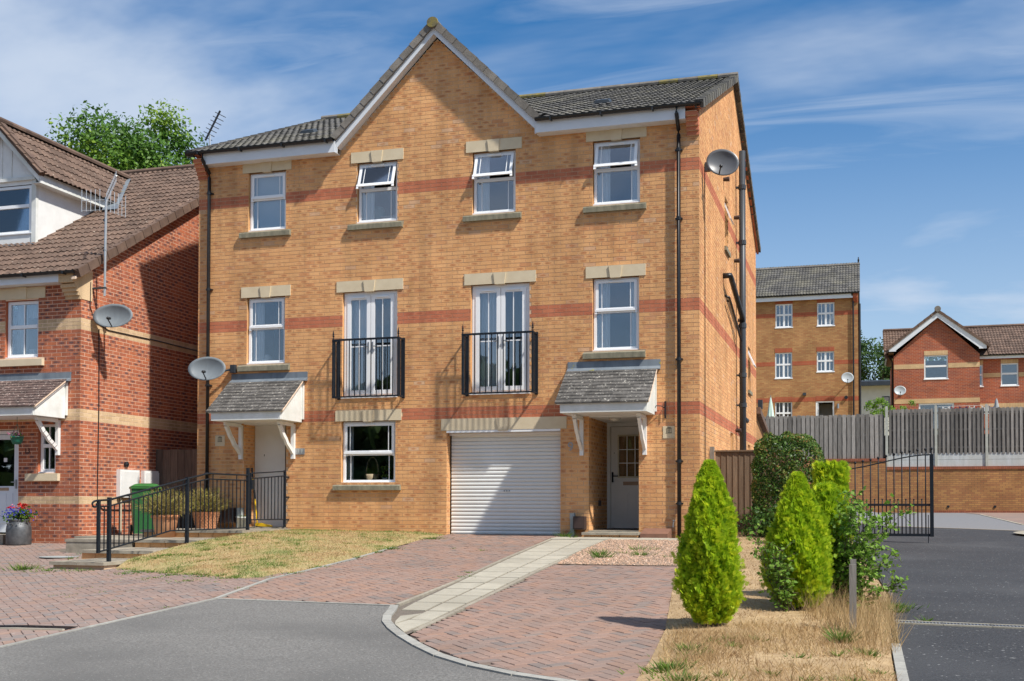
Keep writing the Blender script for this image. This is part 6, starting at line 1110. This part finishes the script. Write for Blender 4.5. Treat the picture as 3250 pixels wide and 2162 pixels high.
# estate gate
EG = thing('estate_gate', 'tall black iron gate with ball finials and curved top on the side drive', 'gate', (4.13, 4, -.19)); gx = lambda x: x-4.13; gz = lambda z: z+.19
def gb(name, x0, x1, z0, z1, t=.02): return B(name, 'iron', EG, (gx(x0), gx(x1), -t, t, gz(z0), gz(z1)))
gb('stile', 4.1, 4.17, -.06, 1.61, .035); gb('stile', 2.40, 2.46, -.06, 1.3, .03); gb('mid_rail', 2.46, 4.1, .56, .605, .02); gb('bottom_rail', 2.46, 4.1, -.055, -.0, .02); gb('drop_bolt', 4.06, 4.075, -.19, .38, .008)
arch = lambda x: 1.315+.285*ss((x-2.42)/1.7)**.85
mb = MB(); mb.tube([(gx(x), 0, gz(arch(x))) for x in np.linspace(2.44, 4.1, 14)], .014, 6); mb.build('top_rail', 'iron', EG)
for i in range(11):
    x = 2.5+i*.152; mb = MB(); mb.tube([(gx(x), 0, gz(-.03)), (gx(x), 0, gz(arch(x)+.09))], .0125, 6); mb.lathe([(.001, -.028), (.02, -.02), (.028, 0), (.02, .02), (.001, .028)], (gx(x), 0, gz(arch(x)+.11)), 10); mb.build('bar', 'iron', EG, smooth=True)
    x += .076; mb = MB(); mb.tube([(gx(x), 0, gz(-.03)), (gx(x), 0, gz(.68))], .011, 6); mb.lathe([(.001, -.018), (.014, -.012), (.019, 0), (.014, .012), (.001, .018)], (gx(x), 0, gz(.69)), 8)
    if x < 4.08: mb.build('short_bar', 'iron', EG, smooth=True)
mb = MB(); mb.lathe([(.001, -.028), (.02, -.02), (.028, 0), (.02, .02), (.001, .028)], (gx(4.135), 0, gz(1.72)), 10); mb.tube([(gx(4.135), 0, gz(1.6)), (gx(4.135), 0, gz(1.7))], .01, 6); mb.build('finial', 'iron', EG)
# ================================================================== PLANTS
def norm(a): return a/np.maximum(1e-9, np.linalg.norm(a, axis=-1, keepdims=True))
def blades(P, D, W, L, T, name, m, parent=None, bend=None, **k):
    """one triangle per blade (two when bent)"""
    S_ = norm(np.cross(D, rng.normal(0, 1, D.shape))); tip = P+D*L[:, None]
    if bend is not None: tip = tip+bend
    V = np.stack([P-S_*W[:, None], P+S_*W[:, None], tip], 1).reshape(-1, 3); return np_mesh(name, V, 3, T, m, parent, **k)
def scatter(poly, n, r=rng):
    xs = [p[0] for p in poly]; ys = [p[1] for p in poly]; out = []
    while len(out) < n:
        x, y = r.uniform(min(xs), max(xs)), r.uniform(min(ys), max(ys))
        if inside((x, y), poly): out.append((x, y))
    return np.array(out)
def patch(x, y): return .5+.22*math.sin(1.9*x+.7*y+.4)+.18*math.sin(-1.1*x+2.6*y)+.16*math.sin(4.3*x+3.7*y+2)+.12*math.sin(7.7*x-6.1*y)
def grass(name, pts, zf, hmin, hmax, wd, tfun, m, label=None, spread=.5):
    n = len(pts); P = np.array([(x, y, zf(x, y)-.004) for x, y in pts]); D = norm(np.stack([rng.normal(0, spread, n), rng.normal(0, spread, n), np.ones(n)], 1)); Ls = rng.uniform(hmin, hmax, n); T = np.clip([tfun(x, y) for x, y in pts]+rng.normal(0, .13, n), 0, 1)
    return blades(P, D, np.full(n, wd)*rng.uniform(.6, 1.3, n), Ls, T, name, m, None, label=label, cat='grass', kind='stuff')
def edge_green(x, y): return min(1, .24+.95*(patch(x*2.1, y*2.1)-.36)+.8*max(0, patch(x*1.1+3, y*1.3)-.6)+(.35 if y > -.35 else 0)+(.25 if x < -7.7 else 0)+(.22 if y < -5.7 and patch(2*x, y) > .5 else 0))
grass('lawn_grass', scatter(LAWN, 46000), zl, .015, .05, .0042, edge_green, 'lawn_grass', 'short parched lawn grass in front of the ground floor window', .8)
vt = lambda x, y: .32+.7*(patch(x*2.3, y*2.1)-.5)+(.35 if patch(x*2.3+1, y*2) > .82 else 0)
grass('verge_grass', scatter(VERGE[:11]+[(.5, 0)], 34000), zv, .012, .045, .003, vt, 'dry_grass', 'short straw coloured dry grass on the verge', .9)
TALL = [(2.45, -8.2), (3.08, -7.5), (3.05, -11.2), (2.75, -11.5), (2.55, -10.4), (2.2, -9.6)]
p1 = scatter(TALL, 2600); p2 = scatter([(1.2, -10.9), (1.9, -10.9), (2.0, -12.0), (1.5, -12.6), (1.3, -12.2)], 2600); p3 = scatter([(1.5, -12.2), (3.0, -12.2), (2.95, -13.3), (1.5, -13.3)], 2600); p4 = scatter([(1.7, -10.5), (2.5, -10.2), (2.9, -11.8), (2.0, -11.8)], 2600)
grass('tall_dry_grass', p1, zv, .06, .40, .0022, lambda x, y: .5+.35*(patch(3*x, 3*y)-.5), 'dry_grass', 'tall dry grass round the wooden post beside the side drive', .42)
grass('dry_grass_tufts', np.concatenate([p2, p3, p4]), zv, .03, .13, .0024, lambda x, y: .4+.4*(patch(3*x, 3*y)-.5), 'dry_grass', 'straw coloured grass tufts at the front of the verge', .7)
# pebbles
def pebbles(poly, n, r0, r1, name, m, zf, label):
    pts = scatter(poly, n); V = []; T = []; o = np.array([[1, 0, 0], [0, 1, 0], [-1, 0, 0], [0, -1, 0]]); 
    for (x, y) in pts:
        r = rng.uniform(r0, r1); a = rng.uniform(0, 6.28); e = rng.uniform(.6, 1.3); c = np.array([x, y, zf(x, y)+r*.15]); R2 = np.array([[math.cos(a), -math.sin(a), 0], [math.sin(a), math.cos(a), 0], [0, 0, 1]]); q = (o*np.array([r*e, r, 1])) @ R2.T+c; t = c+np.array([0, 0, r*.75]); b = rng.uniform(0, 1)
        for i in range(4): V += [q[i], q[(i+1) % 4], t]; T.append(b)
    return np_mesh(name, np.array(V), 3, T, m, None, label=label, cat='gravel', kind='stuff')
pebbles(GRV, 5200, .009, .026, 'gravel', 'pebble', lambda x, y: zg(x, y)+.012, 'loose pale gravel in the bed in front of the right hand door')
# weeds
def weeds(spots, name, label, m='weed'):
    P = []; D = []; L_ = []; T = []
    for (x, y, r, h, n) in spots:
        for i in range(n):
            a = rng.uniform(0, 6.28); d = abs(rng.normal(0, .5))*r; P.append((x+d*math.cos(a), y+d*math.sin(a), 0)); D.append((math.cos(a)*.8+rng.normal(0, .3), math.sin(a)*.8+rng.normal(0, .3), .7)); L_.append(h*rng.uniform(.5, 1.1)); T.append(rng.uniform(0, 1))
    P = np.array(P); P[:, 2] = [max(zg(x, y), zl(x, y) if inside((x, y), LAWN) else -9, zv(x, y) if inside((x, y), VERGE) else -9) for x, y in P[:, :2]]; blades(P, norm(np.array(D)), np.full(len(P), .0055), np.array(L_), T, name, m, None, label=label, cat='weeds', kind='stuff')
sp = [(-2.45, -.25, .16, .2, 60), (-2.2, -.6, .08, .12, 20), (-9.45, -6.1, .3, .16, 150), (-8.9, -6.2, .4, .07, 120), (-1.0, -3.9, .14, .18, 90), (-.85, -4.3, .14, .22, 90), (-.55, -3.0, .14, .16, 60), (-.35, -3.9, .14, .18, 80), (-.3, -2.9, .1, .1, 30), (.1, -4.1, .07, .1, 25), (-.65, -3.6, .06, .1, 20), (-4.6, -3.3, .25, .08, 120), (-4.55, -3.9, .12, .06, 50), (-4.5, -4.8, .1, .06, 40), (-4.7, -1.1, .3, .07, 120), (-4.45, -6.2, .15, .05, 60), (-4.42, -7.0, .2, .05, 60), (3.12, -7.9, .2, .1, 160), (3.35, -9.0, .07, .1, 30), (3.1, -8.3, .14, .12, 70), (2.6, -11.0, .1, .18, 120), (2.8, -11.5, .12, .09, 60), (1.8, -11.6, .1, .06, 40), (1.45, -12.6, .25, .09, 200), (1.5, -11.9, .2, .08, 90), (1.6, -13.0, .2, .09, 120), (2.7, -12.7, .2, .05, 80), (-3.0, -3.3, .12, .05, 24), (-3.6, -3.0, .08, .04, 16), (-2.15, -6.5, .1, .03, 30), (-2.05, -7.0, .2, .03, 40), (-9.9, -4.4, .2, .06, 40), (-10.2, -3.6, .2, .07, 50), (-5.4, -7.9, .3, .04, 60), (-6.4, -7.2, .4, .04, 90), (-7.4, -6.4, .4, .05, 110), (-8.4, -6.1, .3, .06, 80), (-4.3, -8.6, .15, .03, 24), (-4.16, -10.3, .1, .03, 14)]
for i in range(26): sp.append((rng.uniform(-9, -4.8), rng.uniform(-9.5, -7.4)*1 if i % 2 else rng.uniform(-12, -8), .12, .025, 10))
for i in range(60):
    t = i/59; x = -8.0+3.4*t if i % 2 else rng.uniform(-8.1, -4.9); y = rng.uniform(-.25, -.05) if i % 5 == 0 else rng.uniform(-6.6, -.5)
    if inside((x, y), LAWN): sp.append((x, y, rng.uniform(.1, .3), .045, 40))
for i in range(16): sp.append((-7.9+i*.2+rng.normal(0, .05), -5.75-.13*i+rng.normal(0, .08) if i < 14 else -7.6, .16, .06, 45))
for i in range(8): sp.append((-8.0+rng.uniform(0, .8), rng.uniform(-5.4, -3.5), .16, .06, 60))
for i in range(14): sp.append((rng.uniform(1.35, 2.9), rng.uniform(-13.2, -11.2), .12, .06, 26))
weeds(sp, 'weeds', 'small green weeds growing in joints, lawn edges and gravel')
# conifers
def conifer(label, x, y, z0, Hh, prof, n, seed, square=False, spr=.085, lean=0):
    r = np.random.default_rng(seed); C = thing('conifer', label, 'conifer', (x, y, z0)); mb = MB(); mb.tube([(0, 0, -.05), (0, 0, Hh*.5)], .03, 7, r1=.015); mb.build('trunk', 'bark', C)
    t = r.uniform(0, 1, n)**.85; a = r.uniform(0, 2*math.pi, n); rad = np.interp(t, [p[0] for p in prof], [p[1] for p in prof]); bump = 1+.10*np.sin(a*3+t*9+seed)+.08*np.sin(a*7-t*17)+.07*np.sin(a*13+t*31)+.05*np.sin(a*23-t*41)
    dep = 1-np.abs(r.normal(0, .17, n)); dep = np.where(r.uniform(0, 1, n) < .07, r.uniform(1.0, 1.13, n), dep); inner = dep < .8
    if square: k = 1/np.maximum(np.abs(np.cos(a)), np.abs(np.sin(a))); rad = rad*np.minimum(k, 1.25)*.97; bump = 1+.04*np.sin(a*5+t*13)
    rr = rad*dep*bump; P = np.stack([rr*np.cos(a)+lean*t, rr*np.sin(a), t*Hh*(.97 if not square else .98)+.02], 1)
    outd = np.stack([np.cos(a), np.sin(a), np.zeros(n)], 1); D = norm(outd*r.uniform(.3, .8, (n, 1))+np.array([0, 0, 1])*r.uniform(.5, 1.2, (n, 1))+r.normal(0, .28, (n, 3))); pl = norm(np.cross(D, norm(r.normal(0, 1, (n, 3))+outd*.3)))
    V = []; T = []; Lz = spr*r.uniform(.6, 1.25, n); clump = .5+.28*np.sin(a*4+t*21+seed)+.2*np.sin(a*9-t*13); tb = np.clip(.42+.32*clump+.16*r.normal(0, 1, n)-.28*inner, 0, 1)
    for k, (s, ang, ll) in enumerate(((0., 0, 1.), (.15, .55, .7), (.15, -.55, .7), (.4, .5, .55), (.4, -.5, .55), (.05, .8, .5), (.05, -.8, .5))):
        d = D*math.cos(ang)+pl*math.sin(ang); b = P+D*(Lz*s)[:, None]; nn = norm(np.cross(D, pl)); sd = norm(np.cross(nn, d)); w_ = (Lz*.07)[:, None]; e = b+d*(Lz*ll)[:, None]; m_ = b+d*(Lz*ll*.5)[:, None]
        V.append(np.stack([b, m_+sd*w_, e, m_-sd*w_], 1)); T.append(np.clip(tb+.07*(k == 0), 0, 1))
    V = np.concatenate(V).reshape(-1, 3); np_mesh('foliage', V, 4, np.concatenate(T), 'conifer', C)
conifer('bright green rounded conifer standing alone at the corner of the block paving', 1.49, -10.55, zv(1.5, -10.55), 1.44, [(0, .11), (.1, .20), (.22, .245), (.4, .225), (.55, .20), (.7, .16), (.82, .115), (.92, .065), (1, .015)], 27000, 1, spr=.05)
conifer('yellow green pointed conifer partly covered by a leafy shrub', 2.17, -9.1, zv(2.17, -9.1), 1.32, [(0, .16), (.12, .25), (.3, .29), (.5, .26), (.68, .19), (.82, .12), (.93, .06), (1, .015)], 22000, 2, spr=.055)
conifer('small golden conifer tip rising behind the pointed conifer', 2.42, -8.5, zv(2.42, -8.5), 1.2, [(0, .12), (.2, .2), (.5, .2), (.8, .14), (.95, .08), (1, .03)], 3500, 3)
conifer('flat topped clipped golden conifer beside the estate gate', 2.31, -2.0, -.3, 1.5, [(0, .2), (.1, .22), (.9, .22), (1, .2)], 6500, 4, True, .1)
# clipped hedge
def leafcloud(P, N_, size, T, name, m, parent, r, ratio=.55, jit=.8, **k):
    n = len(P); nn = norm(N_+r.normal(0, jit, (n, 3))); a = norm(np.cross(nn, r.normal(0, 1, (n, 3)))); b = np.cross(nn, a); s = (size*r.uniform(.6, 1.25, n))[:, None]
    V = np.stack([P-a*s, P-b*s*ratio, P+a*s, P+b*s*ratio], 1).reshape(-1, 3); return np_mesh(name, V, 4, T, m, parent, **k)
def hedge(label, x, y, z0, hx, hy, Hh, n, seed):
    r = np.random.default_rng(seed); C = thing('clipped_bush', label, 'bush', (x, y, z0)); mb = MB()
    for i in range(5): mb.tube([(r.uniform(-.15, .15), r.uniform(-.15, .15), -.05), (r.uniform(-.3, .3), r.uniform(-.3, .3), .9)], .025, 6)
    mb.build('stem', 'bark', C); u = norm(r.normal(0, 1, (n, 3))); p = 4.2; k = (np.abs(u)**p).sum(1)**(-1/p); dep = 1-np.abs(r.normal(0, .1, n)); bump = 1+.05*np.sin(u[:, 0]*7+seed)*np.sin(u[:, 1]*6)+.035*np.sin(u[:, 2]*15+u[:, 0]*11); q = u*(k*dep*bump)[:, None]; P = q*np.array([hx, hy, Hh/2])+np.array([0, 0, Hh/2]); keep = P[:, 2] > .06+.1*r.uniform(0, 1, n); P = P[keep]; u = u[keep]; dep = dep[keep]
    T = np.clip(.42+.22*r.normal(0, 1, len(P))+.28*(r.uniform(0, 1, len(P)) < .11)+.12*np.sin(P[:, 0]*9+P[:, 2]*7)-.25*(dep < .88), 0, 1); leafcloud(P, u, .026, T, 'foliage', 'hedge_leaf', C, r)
hedge('large rounded clipped dark green bush with reddish tips beside the side fence', 1.52, .35, zg(1.5, .3)-.02, .62, .6, 1.84, 24000, 8)
r5 = np.random.default_rng(15); C = thing('low_shrub', 'low dark green shrub at the foot of the clipped bush', 'shrub', (1.2, -.35, zg(1.2, -.35))); P = r5.normal(0, 1, (1500, 3))*np.array([.3, .16, .16])+np.array([.1, 0, .22]); P = P[P[:, 2] > .02]; leafcloud(P, r5.normal(0, 1, P.shape), .04, np.clip(.25+.15*r5.normal(0, 1, len(P)), 0, .6), 'foliage', 'hedge_leaf', C, r5); mb = MB(); mb.tube([(0, 0, -.02), (.05, 0, .25)], .012, 6); mb.build('stem', 'bark', C)
# loose leafy shrub
def loose_shrub(label, x, y, z0, stems, seed, size=.03):
    r = np.random.default_rng(seed); C = thing('leafy_shrub', label, 'shrub', (x, y, z0)); mb = MB(); PP = []; 
    for (az_, tilt, ln) in stems:
        d = np.array([math.cos(az_)*math.sin(tilt), math.sin(az_)*math.sin(tilt), math.cos(tilt)]); p = np.array([r.normal(0, .05), r.normal(0, .05), 0.]); path = [tuple(p)]
        for k in range(7): d = d+r.normal(0, .11, 3)+np.array([0, 0, .02]); d /= np.linalg.norm(d); p = p+d*ln/7; path.append(tuple(p))
        mb.tube(path, .006, 5, r1=.002)
        for k in range(2, 8):
            q = np.array(path[k])
            for j in range(5):
                dd = r.normal(0, 1, 3); dd /= np.linalg.norm(dd); tw = q+dd*r.uniform(.05, .17); mb.tube([tuple(q), tuple(tw)], .0022, 4)
                for i in range(5): PP.append(q+(tw-q)*r.uniform(.35, 1.1)+r.normal(0, .018, 3))
    mb.build('branches', 'bark', C); P = np.array(PP); leafcloud(P, np.tile([0, 0, 1.], (len(P), 1)), size, np.clip(.5+.25*r.normal(0, 1, len(P)), 0, 1), 'foliage', 'shrub_leaf', C, r, .8, .7)
r6 = np.random.default_rng(4); stems = [(r6.uniform(-.5, 1.6), r6.uniform(.02, .5), r6.uniform(.75, 1.2)) for i in range(14)]+[(r6.uniform(-1.2, .6), r6.uniform(.4, .95), r6.uniform(.5, .8)) for i in range(8)]
loose_shrub('loose green leafy shrub spreading towards the estate gate', 2.55, -8.75, zv(2.55, -8.75), stems, 21, .026)
loose_shrub('leafy sprigs growing out of the left side of the pointed conifer', 2.12, -9.35, zv(2.1, -9.35), [(r6.uniform(2.4, 3.9), r6.uniform(.25, .6), r6.uniform(.6, .85)) for i in range(3)]+[(r6.uniform(3.6, 5.6), r6.uniform(.25, .55), r6.uniform(.35, .6)) for i in range(3)], 22, .021)
PO = thing('wooden_post', 'short weathered wooden post in the tall dry grass', 'post', (2.69, -10.32, zv(2.69, -10.3))); mb = MB(); mb.prism([(-.03, -.02), (.03, -.02), (.03, .02), (-.03, .02)], 'z', -.1, .585); mb.build('stake', 'wood_grey', PO); mb = MB(); mb.box(-.02, .03, .03, .06, 0, .63); mb.build('back_batten', 'wood_grey', PO)
# trees
def tree(label, x, y, z0, Hh, crown_c, crown_r, n_cl, per, leaf, seed, m='tree_leaf', name='tree', gap=.35):
    r = np.random.default_rng(seed); C = thing(name, label, 'tree', (x, y, z0)); mb = MB(); cc = np.array(crown_c); cr = np.array(crown_r); mb.tube([(0, 0, -.1), (.1, .05, Hh*.3), (0, 0, Hh*.62), (.1, 0, Hh*.9)], Hh*.02, 9, r1=Hh*.004); P = []; U = []
    u = norm(r.normal(0, 1, (n_cl, 3))); rad = r.uniform(.25, 1, n_cl)**.5*(1+.2*np.sin(u[:, 0]*5+seed)+.16*np.sin(u[:, 2]*8+u[:, 1]*6)); cp = cc+u*rad[:, None]*cr
    for i, c in enumerate(cp):
        if i % 4 == 0: mb.tube([(0, 0, max(Hh*.28, min(Hh*.8, c[2]-cr[2]*.6))), tuple(c*np.array([.5, .5, 1])-np.array([0, 0, .4])), tuple(c)], Hh*.005, 5, r1=Hh*.001)
        q = c+np.clip(r.normal(0, 1, (per, 3)), -1.9, 1.9)*np.array([.22, .22, .17])*cr.mean()*.46; P.append(q); U.append(np.tile(u[i]+np.array([0, 0, .4]), (per, 1)))
    mb.build('trunk', 'bark', C); P = np.concatenate(P); U = np.concatenate(U); T = np.clip(.5+.2*np.repeat(r.normal(0, 1, n_cl), per)+.18*r.normal(0, 1, len(P)), 0, 1); leafcloud(P, U, leaf, T, 'crown', m, C, r, .5, .9)
tree('large leafy green tree rising behind the brown tiled roof', -23.7, 15.6, .4, 14.0, (0, 0, 10.1), (4.1, 3.8, 3.75), 340, 420, .09, 31)
tree('smaller green tree behind the left end of the grey roof', -19.0, 18.5, .4, 12.8, (0, 0, 10.6), (1.7, 2, 2.1), 60, 170, .1, 33)
tree('tree top showing above the dormer at the far left edge', -28.2, 10.2, .3, 13.9, (0, 0, 11.0), (2.0, 2, 2.9), 60, 170, .1, 34)
tree('distant green tree between the two far houses', 4.6, 80, 3.4, 10.6, (0, 0, 6.4), (5.2, 4, 4.4), 120, 150, .16, 35, 'far_leaf')
tree('small pale green garden tree behind the far fence panels', 3.9, 29.6, 3.4, 1.75, (0, 0, 1.15), (.95, .6, .6), 34, 60, .055, 36, 'shrub_leaf', 'garden_shrub')
# wood across the street behind the viewpoint, seen only as reflections in the panes
r7 = np.random.default_rng(70); n = 14000; ux = r7.uniform(-75, 75, n); hh = 8.2+1.2*np.sin(ux*.21)+1.0*np.sin(ux*.57+1)+.7*np.sin(ux*1.3); P = np.stack([ux, -52+r7.normal(0, 2, n), -1+(hh+1)*r7.uniform(0, 1, n)**.8], 1); leafcloud(P, r7.normal(0, 1, P.shape)+np.array([0, 1., 0]), 0.9, r7.uniform(0, 1, n), 'far_wood', 'far_leaf', None, r7, .7, 1, label='belt of dark trees across the street reflected in the window panes', cat='wood', kind='stuff')
